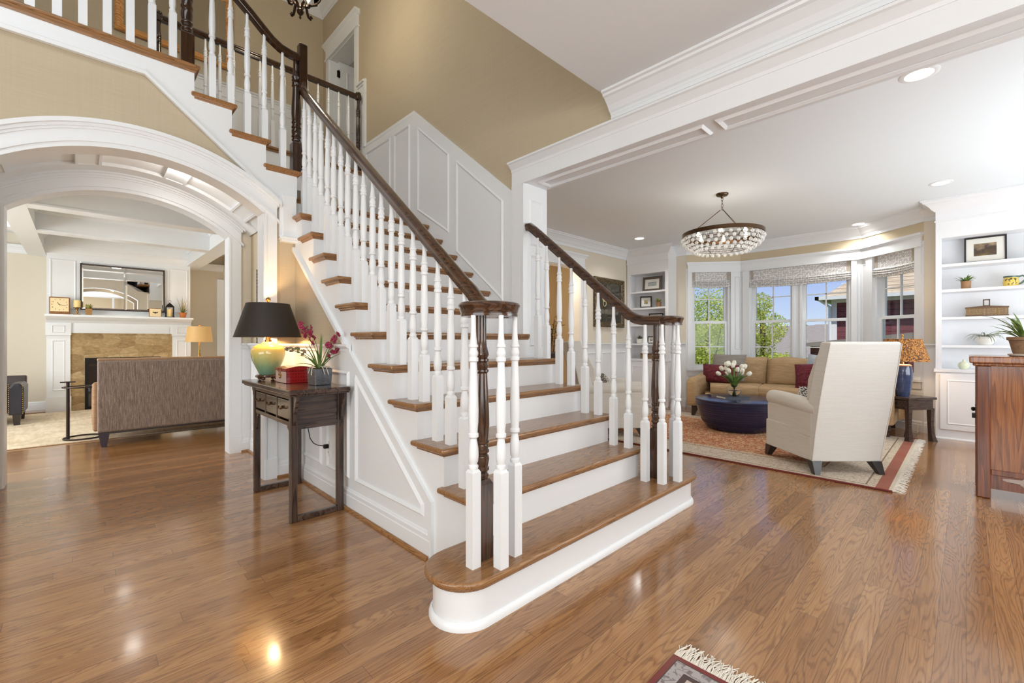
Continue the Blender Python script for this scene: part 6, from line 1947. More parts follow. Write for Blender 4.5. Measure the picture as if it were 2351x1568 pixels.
MB().box(-0.065, 0.065, -0.02, 0.02, 0.655, 0.668).obj('handle_bar', RUST, t, bevel=0.003)
# ---- leather armchair
LEATH = plain('dark_leather', srgb(58, 48, 46), 0.35, noise=0.12, nscale=8)
LEATHB = plain('navy_leather', srgb(38, 40, 52), 0.32, noise=0.1, nscale=8)
t = thing('armchair', 'dark leather armchair with brass nailheads at the left edge of the arch', 'armchair', (-0.98, 9.25, 0.0115))
MB().box(-0.36, 0.30, -0.30, 0.36, 0.16, 0.42).obj('base', LEATHB, t, bevel=0.02)
MB().prism([(0.28, 0.3), (0.45, 0.28), (0.50, 0.60), (0.47, 0.63), (0.36, 0.63), (0.30, 0.5)], 'x', -0.42, 0.42).obj('back', LEATH, t, bevel=0.03, bseg=3)
for sx in (-1, 1):
    a = MB(); a.prism([(sx * 0.29, 0.14), (sx * 0.43, 0.14), (sx * 0.435, 0.50), (sx * 0.40, 0.565), (sx * 0.33, 0.56), (sx * 0.29, 0.5)], 'y', -0.36, 0.40)
    a.obj('arm', LEATHB if sx > 0 else LEATH, t, bevel=0.02, bseg=3)
MB().box(-0.28, 0.28, -0.32, 0.30, 0.40, 0.50).obj('seat_cushion', LEATH, t, bevel=0.04, bseg=3)
nh = MB()
for sx in (-1, 1):
    for i in range(16):
        z = 0.16 + 0.39 * i / 15
        nh.ball((sx * 0.425, -0.366, z), 0.008, 6, 4); nh.ball((sx * 0.30, -0.366, z), 0.008, 6, 4)
o = nh.obj('nailheads', BRASS, t, smooth=60); o['kind'] = 'stuff'
for sx in (-1, 1):
    for y_ in (-0.31, 0.36):
        MB().taper((sx * 0.37, y_, 0), (0.028, 0.028), (sx * 0.37, y_, 0.15), (0.04, 0.04)).obj('leg', CLEG, t)
# ---- rug, floor lamp, vent, switch
FRUG = cloth('cream_carpet', srgb(204, 186, 158), srgb(226, 212, 188), 30, 30, 0.95)
tag(MB().box(-3.0, 1.9, 7.0, 10.12, 0.0005, 0.012).obj('rug', FRUG, bevel=0.004), 'plain cream rug under the sofa in the fireplace room', 'rug')
t = thing('floor_lamp', 'brass pole lamp with an amber drum shade right of the fireplace', 'lamp', (1.53, 9.60, 0.0125))
SHADEA = emit('amber_shade', (1.0, 0.70, 0.34, 1), 0.12)
[q for q in SHADEA.node_tree.nodes if q.type == 'BSDF_PRINCIPLED'][0].inputs['Base Color'].default_value = srgb(214, 172, 108)
MB().lathe([(0, 0), (0.14, 0), (0.14, 0.015), (0.02, 0.03), (0.011, 0.05), (0.011, 0.80), (0.02, 0.81), (0.02, 0.90), (0.012, 0.92), (0.016, 0.96), (0.01, 0.98), (0.01, 1.10), (0.006, 1.12), (0.006, 1.40), (0, 1.40)], seg=16).obj('pole', BRASS, t, smooth=40)
MB().lathe([(0.205, 1.112), (0.175, 1.39), (0.171, 1.39), (0.20, 1.112), (0.205, 1.112)], seg=32).obj('lamp_shade', SHADEA, t, smooth=40)
MB().lathe([(0.01, 1.40), (0.014, 1.415), (0, 1.43)], seg=10).box(-0.17, 0.17, -0.003, 0.003, 1.383, 1.388).obj('finial', BRASS, t)
light('amber_lamp_bulb', 'POINT', (1.53, 9.60, 1.27), 10, (1, 0.72, 0.42), shadow_soft_size=0.05)
t = thing('floor_vent', 'brown slotted floor register along the back wall left of the fireplace', 'vent', (-0.55, 10.32, 0.0008))
MB().box(-0.16, 0.16, -0.055, 0.055, 0, 0.004).obj('plate', plain('vent_brown', srgb(150, 104, 60), 0.4), t)
sl = MB()
for i in range(17):
    for y_ in (-0.03, 0.012):
        sl.box(-0.145 + i * 0.0175, -0.137 + i * 0.0175, y_, y_ + 0.024, 0.004, 0.0045)
sl.obj('slots', BLACKM, t)
t = thing('switch_plate', 'white switch plate on the cream wall beside the amber lamp', 'switch', (1.86, 10.749, 1.19))
MB().box(-0.06, 0.06, -0.006, 0, -0.06, 0.06).obj('plate', RIMP, t, bevel=0.002)
for sx in (-0.025, 0.025):
    MB().box(sx - 0.015, sx + 0.015, -0.010, -0.006, -0.03, 0.03).obj('rocker', RIMP, t, bevel=0.002)

for x_, y_ in ((0.5, 7.6), (-1.6, 7.6), (0.5, 9.3), (-1.6, 9.3)):
    light('family_spot_fill', 'SPOT', (x_, y_, ZH - 0.03), 26, (1, 0.95, 0.88), (0, 0, -1), spot_size=radians(150), spot_blend=0.9, shadow_soft_size=0.08)  # unseen fill spots added to brighten the family room
light('study_fill', 'POINT', (4.9, 5.4, 2.2), 60, (1, 0.82, 0.6), shadow_soft_size=0.15)  # unseen fill light added so the study is not black
light('hall_pendant_bulb', 'POINT', (-1.1, -1.2, 2.35), 70, (1, 0.95, 0.88), shadow_soft_size=0.15)
light('family_point_fill', 'POINT', (-2.3, 6.3, 1.7), 30, (1, 0.92, 0.8), shadow_soft_size=0.2)  # unseen fill light added for the family room, no lamp built
# ================================================================== ENTRANCE HALL
CONS = wood('console_elm', srgb(30, 22, 20), srgb(64, 46, 38), srgb(98, 74, 58), 0.22, 1, 1.0, 0.45, 8.0)
CONSV = wood('console_elm_post', srgb(28, 20, 19), srgb(56, 40, 34), srgb(84, 62, 50), 0.25, 2, 1.0, 0.4, 8.0)
CONSX = wood('console_elm_end', srgb(30, 22, 20), srgb(58, 44, 40), srgb(88, 70, 60), 0.22, 0, 1.0, 0.45, 8.0)
CZ = 0.845
tx0, tx1, ty0, ty1 = 0.905, 1.292, 2.865, 3.955
lx0, lx1, ly0, ly1 = 0.945, 1.285, 2.955, 3.80
t = thing('console_table', 'dark Asian-style console table with three small drawers against the stair wall', 'console table', ((tx0 + tx1) / 2, (ty0 + ty1) / 2, 0), world=True)
MB().box(tx0, tx1, ty0, ty1, CZ - 0.03, CZ).box(tx0 + 0.012, tx1, ty0 + 0.014, ty1 - 0.014, CZ - 0.042, CZ - 0.03).obj('top', CONS, t, bevel=0.007, bseg=3)
LS = 0.042
for x_ in (lx0, lx1 - LS):
    for y_ in (ly0, ly1 - LS):
        MB().box(x_, x_ + LS, y_, y_ + LS, 0, CZ - 0.042).obj('leg', CONSV, t, bevel=0.005)
for y_ in (ly0 + 0.004, ly1 - LS + 0.004):
    MB().box(lx0 + LS, lx1 - LS, y_, y_ + 0.034, 0.0, 0.036).obj('stretcher', CONS, t, bevel=0.004)
    MB().box(lx0 + LS, lx1 - LS, y_ + 0.01, y_ + 0.022, 0.60, CZ - 0.042).box(lx0 + LS, lx1 - LS, y_ + 0.002, y_ + 0.034, 0.585, 0.615).obj('end_panel', CONSX, t)
MB().box(lx0 + 0.006, lx0 + 0.03, ly0 + LS, ly1 - LS, 0.605, 0.632).box(lx0 + 0.004, lx0 + 0.03, ly0 + LS, ly1 - LS, 0.775, CZ - 0.042).box(lx0 + 0.02, lx1 - 0.01, ly0 + LS, ly1 - LS, 0.61, 0.62).box(lx1 - 0.02, lx1 - 0.008, ly0 + LS, ly1 - LS, 0.61, CZ - 0.042).obj('case', CONS, t, bevel=0.003)
dw = (ly1 - ly0 - 2 * LS) / 3
for i in range(3):
    ya = ly0 + LS + i * dw
    if i: MB().box(lx0 + 0.004, lx0 + 0.03, ya - 0.008, ya + 0.008, 0.632, 0.775).obj('divider', CONSV, t)
    d = MB().box(lx0 + 0.006, lx0 + 0.03, ya + 0.012, ya + dw - 0.012, 0.645, 0.768).obj('drawer', CONS, t, bevel=0.004)
    yc = ya + dw / 2
    h = MB()
    for s_ in (-1, 1):
        h.tube([(lx0 + 0.004, yc, 0.72), (lx0 - 0.010, yc + s_ * 0.012, 0.705), (lx0 - 0.014, yc + s_ * 0.026, 0.708), (lx0 - 0.010, yc + s_ * 0.032, 0.722)], 0.0045, 6)
    h.ball((lx0 + 0.0, yc, 0.715), 0.011, 8, 6)
    h.obj('handle', plain('aged_brass', srgb(140, 116, 92), 0.2, 0.9) if i == 0 else MATS['aged_brass'], d, smooth=60)
# carved corner spandrels
def spandrel(x_, y_, axis, s_):
    pr = [(0, 0), (0.072, 0), (0.068, -0.03), (0.052, -0.045), (0.05, -0.065), (0.036, -0.08), (0.034, -0.10), (0.022, -0.115), (0.02, -0.16), (0.008, -0.185), (0, -0.19)]
    mb = MB()
    z = CZ - 0.042
    if axis == 'y':
        mb.prism([(y_ + s_ * a, z + b) for a, b in pr], 'x', x_, x_ + 0.02)
    else:
        mb.prism([(x_ + s_ * a, z + b) for a, b in pr], 'y', y_, y_ + 0.02)
    return mb
for x_ in (lx0 + 0.01, lx1 - 0.03):
    spandrel(x_, ly0, 'y', -1).obj('spandrel', CONSV, t, bevel=0.003)
    spandrel(x_, ly1, 'y', 1).obj('spandrel', CONSV, t, bevel=0.003)
for y_, s_ in ((ly0 + LS, 1), (ly1 - LS, -1)):
    mb = MB(); mb.prism([(y_ + s_ * a, 0.606 + b) for a, b in ((0, 0), (0.06, 0), (0.055, -0.02), (0.035, -0.03), (0.02, -0.05), (0.012, -0.11), (0, -0.13))], 'x', lx0 + 0.01, lx0 + 0.024)
    mb.obj('bracket', CONSV, t, bevel=0.003)
# ---- green lamp with black shade
LX, LY = 1.05, 3.80
m_, n_, b_ = new_mat('celadon_ombre')
k_ = NB(n_)
x_, y_, z_ = k_.sep(k_.co())
cr_ = k_.noise(k_.map(k_.co(), (60, 60, 30)), 1.0, 3, 0.6)
n_.links.new(k_.ramp(k_.math('ADD', k_.math('MULTIPLY', z_, 3.4), k_.math('MULTIPLY', k_.math('SUBTRACT', cr_, 0.5), 0.2)), [(0.05, srgb(84, 134, 118)), (0.35, srgb(130, 164, 128)), (0.6, srgb(188, 190, 120)), (0.85, srgb(212, 202, 116))]), b_.inputs['Base Color'])
b_.inputs['Roughness'].default_value = 0.12
b_.inputs['Coat Weight'].default_value = 0.6
t = thing('table_lamp', 'green and yellow glazed ginger jar lamp with a black shade on the console', 'lamp', (LX, LY, CZ + 0.0005), group='table lamps')
bs = MB()
bs.lathe([(0, 0.022), (0.085, 0.022), (0.09, 0.03), (0.085, 0.04), (0.07, 0.044), (0, 0.044)], seg=32)
for k in range(4):
    a = pi / 4 + k * pi / 2
    bs.ball((0.066 * cos(a), 0.066 * sin(a), 0.013), 0.016, 10, 6, sz=0.8)
bs.obj('stand', DKV, t, smooth=40)
MB().lathe([(0, 0.044), (0.06, 0.044), (0.066, 0.055), (0.084, 0.095), (0.108, 0.15), (0.119, 0.195), (0.119, 0.23), (0.105, 0.258), (0.075, 0.274), (0.045, 0.282), (0.04, 0.292), (0.034, 0.295), (0, 0.295)], seg=40).obj('jar', MATS['celadon_ombre'], t, smooth=50)
MB().lathe([(0.024, 0.294), (0.024, 0.31), (0.018, 0.312), (0.018, 0.335), (0.006, 0.338), (0.006, 0.595), (0, 0.595)], seg=14).obj('stem', BRASS, t, smooth=40)
SHB = plain('black_paper_shade', srgb(44, 36, 30), 0.55, noise=0.03)
SHG = plain('gold_shade_lining', srgb(214, 176, 104), 0.5)
s_ = MB()
s_.lathe([(0.234, 0.333), (0.152, 0.590)], seg=48, cap=False); s_.mi = 1; s_.lathe([(0.231, 0.3335), (0.149, 0.5895)], seg=48, cap=False)
s_.mi = 0; s_.lathe([(0.2345, 0.331), (0.236, 0.335), (0.232, 0.338), (0.230, 0.333)], seg=48, cap=False); s_.lathe([(0.153, 0.587), (0.154, 0.591), (0.148, 0.592)], seg=48, cap=False)
so = s_.obj('lamp_shade', [SHB, SHG], t)
so.data.shade_smooth()
fin = MB()
fin.box(-0.15, 0.15, -0.003, 0.003, 0.58, 0.586); fin.lathe([(0.004, 0.586), (0.008, 0.603), (0.006, 0.608)], seg=12); fin.ball((0, 0, 0.624), 0.018, 14, 10)
fin.obj('finial', BRASS, t, smooth=60)
light('console_lamp_bulb', 'POINT', (LX + 0.04, LY - 0.04, CZ + 0.44), 14, (1, 0.68, 0.34), shadow_soft_size=0.03)
# ---- red lacquer box
REDL = None
m_, n_, b_ = new_mat('red_lacquer')
k_ = NB(n_)
x_, y_, z_ = k_.sep(k_.co())
ck = k_.math('MULTIPLY', k_.math('GREATER_THAN', k_.math('FRACT', k_.math('MULTIPLY', k_.math('ADD', x_, y_), 55.0)), 0.55), k_.math('GREATER_THAN', k_.math('FRACT', k_.math('MULTIPLY', z_, 42.0)), 0.5))
wn_ = k_.noise(k_.co(), 40, 2)
n_.links.new(k_.mix(k_.math('MULTIPLY', ck, wn_), srgb(150, 30, 30), srgb(74, 14, 18)), b_.inputs['Base Color'])
b_.inputs['Roughness'].default_value = 0.15
b_.inputs['Coat Weight'].default_value = 0.6
REDL = MATS['red_lacquer']
PINKP = plain('pale_box_front', srgb(196, 168, 160), 0.3, noise=0.03)
BW_, BD_ = 0.22, 0.20
t = thing('jewellery_box', 'red lacquered box with a curved lid and metal latch in front of the lamp', 'box', (1.14, 3.47, CZ + 0.0005), pi / 2)
MB().box(-BW_ / 2 + 0.004, BW_ / 2 - 0.004, -BD_ / 2 + 0.004, BD_ / 2 - 0.004, 0.0, 0.084).obj('body', REDL, t, bevel=0.003)
MB().box(-BW_ / 2, BW_ / 2, BD_ / 2 - 0.004, BD_ / 2, 0.003, 0.083).obj('front_panel', PINKP, t)
lid = MB()
lid.prism([(-BD_ / 2, 0.086)] + [(-BD_ / 2 + BD_ * i / 8, 0.104 + 0.016 * sin(pi * i / 8)) for i in range(9)] + [(BD_ / 2, 0.086)], 'x', -BW_ / 2, BW_ / 2)
lid.obj('lid', REDL, t, smooth=30)
la = MB()
la.tube([(-0.018, BD_ / 2 + 0.002, 0.112), (-0.016, BD_ / 2 + 0.006, 0.08), (-0.016, BD_ / 2 + 0.006, 0.06)], 0.003, 6).tube([(0.018, BD_ / 2 + 0.002, 0.112), (0.016, BD_ / 2 + 0.006, 0.08), (0.016, BD_ / 2 + 0.006, 0.06)], 0.003, 6)
la.box(-0.03, 0.03, BD_ / 2, BD_ / 2 + 0.006, 0.052, 0.062); la.ball((0, BD_ / 2 + 0.006, 0.044), 0.013, 10, 8, sy=0.4)
la.obj('latch', BRASS, t)
# ---- orchid
PEW = plain('pewter', srgb(120, 122, 128), 0.25, 0.85, noise=0.15, nscale=50, bump=0.3)
t = thing('potted_orchid', 'dark pink orchid in a square pewter pot on the near end of the console', 'plant', (1.19, 3.13, CZ + 0.0005), radians(4))
pt = MB(); pt.taper((0, 0, 0), (0.056, 0.056), (0, 0, 0.112), (0.062, 0.062)); pt.obj('pot', PEW, t, bevel=0.003)
MB().box(-0.056, 0.056, -0.056, 0.056, 0.111, 0.115).obj('soil', SOIL, t)
ro = random.Random(8)
l = MB()
tuft(l, (0, 0, 0.113), 9, 0.21, 0.017, 0.6, 1.3, 1.0, 0.02, ro)
tuft(l, (0, 0, 0.113), 6, 0.25, 0.017, 1.1, 1.5, 0.35, 0.015, ro)
l.obj('leaves', leaf_mat('orchid_leaf', srgb(70, 98, 46), srgb(130, 152, 84)), t, smooth=60)
rt = MB()
for i in range(18):
    a = ro.uniform(0, 2 * pi)
    rt.tube([(0.03 * cos(a), 0.03 * sin(a), 0.13), (0.06 * cos(a + 0.2), 0.06 * sin(a + 0.2), 0.125), (0.075 * cos(a + 0.3), 0.075 * sin(a + 0.3), 0.085 + ro.uniform(-0.02, 0.02))], 0.0022, 5)
rt.obj('air_roots', plain('pale_roots', srgb(206, 198, 180), 0.8), t, smooth=60)
ORC = plain('orchid_petal', srgb(148, 36, 70), 0.5, noise=0.12, nscale=60)
BUD = plain('orchid_bud', srgb(136, 112, 88), 0.5)
def spray(d, L, up, n, mat, droop, sz=0.017, buds=False):
    st_ = MB(); p = Vector((0, 0, 0.12)); dv = Vector((d[0], d[1], 0)).normalized(); pts = [p.copy()]
    for i in range(10):
        a = up - droop * (i / 9) ** 1.5
        p = p + (dv * cos(a) + Vector((0, 0, 1)) * sin(a)) * (L / 10); pts.append(p.copy())
    st_.tube(pts, 0.0025, 6)
    so_ = st_.obj('flower_stem', STEM, t, smooth=60)
    for i in range(n):
        s = 0.62 + 0.38 * i / max(1, n - 1)
        q = pts[int(s * 10)] + Vector((ro.uniform(-0.016, 0.016), ro.uniform(-0.016, 0.016), ro.uniform(-0.012, 0.012)))
        fl_ = MB(Matrix.Translation(q) @ Matrix.Rotation(ro.uniform(0, 6), 4, 'Z') @ Matrix.Rotation(ro.uniform(0.6, 1.6), 4, 'X'))
        if buds:
            fl_.ball((0, 0, 0), 0.008, 8, 6, sz=2.0)
        else:
            for k in range(5):
                a = 2 * pi * k / 5
                c_ = (cos(a) * sz * 0.75, sin(a) * sz * 0.75, 0.002)
                fl_.ball(c_, sz * 0.62, 7, 5, sz=0.35)
            fl_.ball((0, 0, 0.006), sz * 0.36, 6, 5)
        fl_.obj('bud' if buds else 'flower', BUD if buds else ORC, so_, smooth=70)
vr_ = lambda px_: Vector((px_, 0))
sr = Vector((RGT.x, RGT.y)); sf = Vector((FWD.x, FWD.y))
spray(-sr * 1.0 + sf * 0.2, 0.36, 1.50, 9, ORC, 0.9)
spray(-sr * 0.7 - sf * 0.3, 0.30, 1.42, 7, ORC, 0.7)
spray(sr * 1.0 - sf * 0.1, 0.26, 1.25, 7, ORC, 0.5)
spray(sr * 1.0 + sf * 0.4, 0.18, 0.9, 4, ORC, 0.2)
spray(-sr * 1.0 - sf * 0.3, 0.26, 0.95, 8, BUD, 0.9, buds=True)
spray(-sr * 1.0 + sf * 0.1, 0.28, 0.75, 7, BUD, 0.7, buds=True)
# ---- cord and outlet
t = thing('outlet', 'white double wall outlet low on the stair wall panel', 'outlet', (1.3215, 3.29, 0.35))
MB().box(-0.006, 0.0, -0.036, 0.036, -0.058, 0.058).obj('plate', RIMP, t, bevel=0.002)
for z in (-0.022, 0.022):
    MB().box(-0.008, -0.006, -0.016, 0.016, z - 0.015, z + 0.015).obj('socket', RIMP, t, bevel=0.001)
MB().box(-0.0085, -0.0079, -0.008, -0.005, -0.03, -0.018).box(-0.0085, -0.0079, 0.005, 0.008, -0.03, -0.018).obj('slots', BLACKM, t)
t = thing('power_cord', 'black power cord hanging from the console table to the wall outlet', 'cord', (1.26, 3.35, 0.37), world=True)
MB().tube([(1.25, 3.53, 0.606), (1.25, 3.53, 0.56), (1.25, 3.515, 0.47), (1.255, 3.49, 0.405), (1.262, 3.44, 0.375), (1.27, 3.38, 0.37), (1.285, 3.32, 0.372)], 0.0032, 8).obj('cable', BLACKM, t, smooth=60)
MB().box(1.278, 1.313, 3.276, 3.304, 0.357, 0.387).obj('plug', BLACKM, t, bevel=0.006)
# ---- entrance rug
ER = rug_mat('navy_entry_rug', 0, 0, 0.80, 0.47,
             [(0.022, srgb(112, 22, 32), 0, None), (0.026, srgb(40, 34, 40), 0, None), (0.07, srgb(170, 164, 164), 1, srgb(52, 50, 66)), (0.09, srgb(60, 44, 48), 0, None), (0.10, srgb(196, 180, 170), 0, None), (0.105, srgb(40, 34, 44), 0, None), (0.16, srgb(192, 164, 138), 1, srgb(92, 84, 92)), (0.167, srgb(40, 30, 40), 0, None), (0.178, srgb(190, 178, 170), 0, None)],
             srgb(28, 28, 54), (srgb(170, 160, 160), srgb(130, 60, 60), srgb(190, 150, 120)), 22.0)
rug('navy oriental rug corner with a dark red border and cream fringe at the bottom edge', 0.75, 0.275, 0.80, 0.47, ER, ('+x',), None, 0.010, 0.095, 420)
# ---- hanging lantern in the stairwell
t = thing('hanging_lantern', 'scrolled bronze base of a lantern hanging high in the stairwell', 'lantern', (1.60, 4.72, 4.43))
IRON = plain('aged_iron', srgb(58, 42, 32), 0.4, 0.7, noise=0.1)
MB().lathe([(0, -0.02), (0.006, -0.014), (0.012, 0.0), (0.006, 0.012), (0.01, 0.022), (0.028, 0.04), (0.034, 0.06), (0.026, 0.08), (0.012, 0.09), (0.02, 0.10), (0.012, 0.12), (0, 0.12)], seg=16).obj('finial', IRON, t, smooth=50)
for k in range(4):
    a = radians(20 + 90 * k)
    pts = []
    for (r, z) in ((0.022, 0.10), (0.05, 0.15), (0.075, 0.14), (0.085, 0.10), (0.10, 0.065), (0.125, 0.06), (0.138, 0.08), (0.125, 0.095)):
        pts.append((r * cos(a), r * sin(a), z))
    MB().tube(pts, 0.013, 8, scale=[0.9, 1, 1, 1, 1, 1, 1, 0.7]).obj('scroll', IRON, t, smooth=60)
    MB().tube([(0.02 * cos(a), 0.02 * sin(a), 0.12), (0.20 * cos(a), 0.20 * sin(a), 0.26)], 0.012, 8).tube([(0.20 * cos(a), 0.20 * sin(a), 0.26), (0.20 * cos(a), 0.20 * sin(a), 0.72)], 0.010, 8).tube([(0.20 * cos(a), 0.20 * sin(a), 0.72), (0.03 * cos(a), 0.03 * sin(a), 0.92)], 0.010, 8).obj('frame_bar', IRON, t, smooth=60)
MB().lathe([(0.2, 0.26), (0.2, 0.275), (0.19, 0.275), (0.19, 0.26), (0.2, 0.26)], seg=28).lathe([(0.2, 0.71), (0.2, 0.725), (0.19, 0.725), (0.19, 0.71), (0.2, 0.71)], seg=28).obj('hoop', IRON, t)
MB().lathe([(0.188, 0.275), (0.188, 0.71), (0.186, 0.71), (0.186, 0.275), (0.188, 0.275)], seg=28).obj('glass_shade', GLASS, t, smooth=40)
for k in range(4):
    a = radians(65 + 90 * k)
    MB().lathe([(0.012, 0.3), (0.012, 0.40), (0, 0.40)], (0.07 * cos(a), 0.07 * sin(a), 0), 10).obj('candle_sleeve', WAX, t)
    MB().ball((0.07 * cos(a), 0.07 * sin(a), 0.43), 0.018, 10, 8, sz=1.5).obj('bulb', MATS['warm_bulb0'], t, smooth=60)
MB().lathe([(0.02, 0.92), (0.008, 0.95), (0.006, ZU - 4.43 - 0.03), (0.06, ZU - 4.43 - 0.02), (0.06, ZU - 4.43), (0, ZU - 4.43)], seg=12).obj('hanging_rod', IRON, t, smooth=50)
light('lantern_glow', 'POINT', (1.60, 4.72, 4.43 + 0.5), 40, (1, 0.84, 0.62), shadow_soft_size=0.12)
# ---- honey wood framed picture upstairs
t = thing('framed_mirror', 'large honey-wood framed panel on the upper hall wall behind the railings', 'frame', (0.90, 7.083, 4.86))
HON = wood('honey_pine', srgb(150, 92, 40), srgb(206, 142, 76), srgb(232, 178, 108), 0.25, 0, 1.0, 0.4)
f = MB(); frame_ring(f, 1.22, 1.0, [(0, 0), (0, 0.03), (0.02, 0.045), (0.05, 0.04), (0.085, 0.02), (0.085, 0)])
f.obj('frame', HON, t)
MB().box(-0.53, 0.53, -0.012, -0.002, 0.08, 0.92).obj('panel', plain('taupe_glass', srgb(146, 132, 108), 0.2), t)
# ---- beaded frame on the passage wall
t = thing('framed_picture', 'narrow edge of a dark beaded frame on the passage wall above the lamp', 'picture', (1.284, 4.72, 1.12), -pi / 2)
f = MB()
W, H = 0.42, 0.74
f.box(-W / 2, -W / 2 + 0.02, -0.022, 0, 0, H); f.box(W / 2 - 0.02, W / 2, -0.022, 0, 0, H); f.box(-W / 2, W / 2, -0.022, 0, 0, 0.02); f.box(-W / 2, W / 2, -0.022, 0, H - 0.02, H)
f.obj('frame', BLACKM, t)
bd = MB()
for i in range(50):
    for sx in (-1, 1):
        bd.ball((sx * (W / 2 - 0.008), -0.024, 0.01 + i * (H - 0.02) / 49), 0.0075, 6, 4)
o = bd.obj('beading', BLACKM, t, smooth=60); o['kind'] = 'stuff'
MB().box(-W / 2 + 0.02, W / 2 - 0.02, -0.01, -0.002, 0.02, H - 0.02).obj('print', MATB, t)
# ---- recessed light in the vault
pot('small recessed light in the vaulted soffit of the archway', 0.62, 4.62, ACZ + sqrt(VR * VR - 0.29 ** 2) - 0.012, 0, 0.05, 5)
for x_, y_ in ((-1.4, 0.2), (0.9, -1.2)):
    light('hall_spot', 'SPOT', (x_, y_, ZH - 0.03), 40, (1, 0.98, 0.95), (0, 0, -1), spot_size=radians(140), spot_blend=0.8, shadow_soft_size=0.08)  # ceiling spots out of view, no fixture built
# ---- window frames added in front of the unseen fill lights, no real openings
def fill_frame(i, M, W, z0, z1):
    wr = struct(thing('window_%d' % i, None, None))  # only a frame for a fill light, numbered after the bay windows
    wr.matrix_world = M
    f = MB(); f.box(-W / 2 - 0.1, -W / 2, -0.03, 0.0, z0 - 0.1, z1 + 0.15); f.box(W / 2, W / 2 + 0.1, -0.03, 0, z0 - 0.1, z1 + 0.15); f.box(-W / 2 - 0.1, W / 2 + 0.1, -0.03, 0, z1, z1 + 0.15); f.box(-W / 2 - 0.1, W / 2 + 0.1, -0.03, 0, z0 - 0.1, z0)
    for k in range(1, 4):
        f.box(-W / 2 + W * k / 4 - 0.03, -W / 2 + W * k / 4 + 0.03, -0.03, 0, z0, z1)
    f.obj('frame', WHITE, wr)
fill_frame(5, Matrix.Translation((-0.2, -3.30, 0)) @ Matrix.Rotation(pi, 4, 'Z'), 4.6, 0.5, 2.85)
fill_frame(6, Matrix.Translation((-3.80, 1.0, 0)) @ Matrix.Rotation(pi / 2, 4, 'Z'), 4.0, 0.5, 2.7)
fill_frame(7, Matrix.Translation((-3.35, 8.2, 0)) @ Matrix.Rotation(pi / 2, 4, 'Z'), 4.0, 0.5, 2.5)
fill_frame(8, Matrix.Translation((5.2, -1.86, 0)) @ Matrix.Rotation(pi, 4, 'Z'), 3.4, 0.5, 2.6)
# ================================================================== OUTDOORS
GRASS = plain('lawn', srgb(120, 146, 62), 0.95, noise=0.2, nscale=2)
o = MB().box(7.75, 140, -60, 80, -1.6, -1.4).obj('lawn', GRASS); o['kind'] = 'stuff'
BARK = plain('tree_bark', srgb(104, 88, 70), 0.9, noise=0.15)
def leafmat2(name, a, b_, c):
    m, n, b = new_mat(name)
    k = NB(n)
    f = k.noise(k.co(), 2.6, 3, 0.7)
    n.links.new(k.ramp(f, [(0.3, a), (0.5, b_), (0.7, c)]), b.inputs['Base Color'])
    b.inputs['Roughness'].default_value = 0.6
    b.inputs['Transmission Weight'].default_value = 0.0
    out = [q for q in n.nodes if q.type == 'OUTPUT_MATERIAL'][0]
    tl = n.nodes.new('ShaderNodeBsdfTranslucent'); mx = n.nodes.new('ShaderNodeMixShader')
    n.links.new(k.ramp(f, [(0.3, b_), (0.7, c)]), tl.inputs[0]); mx.inputs[0].default_value = 0.45
    n.links.new(b.outputs[0], mx.inputs[1]); n.links.new(tl.outputs[0], mx.inputs[2]); n.links.new(mx.outputs[0], out.inputs[0])
    return m
FOL1 = leafmat2('spring_foliage', srgb(112, 132, 58), srgb(178, 188, 84), srgb(232, 228, 122))
FOL2 = leafmat2('shrub_foliage', srgb(110, 130, 50), srgb(176, 186, 66), srgb(224, 224, 110))
FOL3 = leafmat2('dark_foliage', srgb(74, 96, 46), srgb(118, 140, 64), srgb(178, 186, 98))
def tree(label, base, h, blobs, n, leaf, mat, seed, trunk=True, group='trees outside', name='tree', cat='tree'):
    r = random.Random(seed)
    t = thing(name, label, cat, base, group=group)
    lm = MB()
    V = []; F = []
    for (cx_, cy_, cz_, R_, wgt) in blobs:
        for i in range(int(n * wgt)):
            th = r.uniform(0, 2 * pi); u = r.uniform(-1, 1); rad = R_ * r.uniform(0.25, 1.0) ** 0.5
            s_ = sqrt(1 - u * u)
            p = Vector((cx_ + rad * s_ * cos(th), cy_ + rad * s_ * sin(th), cz_ + rad * u * 0.95))
            a = Vector((r.uniform(-1, 1), r.uniform(-1, 1), r.uniform(-0.6, 0.6))).normalized()
            b_ = a.cross(Vector((r.uniform(-1, 1), r.uniform(-1, 1), r.uniform(-1, 1)))).normalized()
            l_ = leaf * r.uniform(0.6, 1.3); o_ = len(V)
            V += [p - a * l_, p + b_ * l_ * 0.5, p + a * l_, p - b_ * l_ * 0.5]
            F.append((o_, o_ + 1, o_ + 2, o_ + 3))
    lm.add(V, F)
    lm.obj('foliage', mat, t)
    if trunk:
        tk_ = MB()
        tk_.tube([(0, 0, 0), (0.03, 0.02, h * 0.4), (0, 0, h * 0.8)], 0.09, 8, scale=[1.2, 0.9, 0.4])
        for (cx_, cy_, cz_, R_, wgt) in blobs:
            tk_.tube([(0, 0, h * r.uniform(0.3, 0.5)), (cx_ * 0.5, cy_ * 0.5, cz_ * 0.75), (cx_, cy_, cz_ + R_ * 0.5)], 0.035, 6, scale=[1, 0.7, 0.25])
        tk_.obj('trunk', BARK, t, smooth=60)
    return t
ZG = -1.4
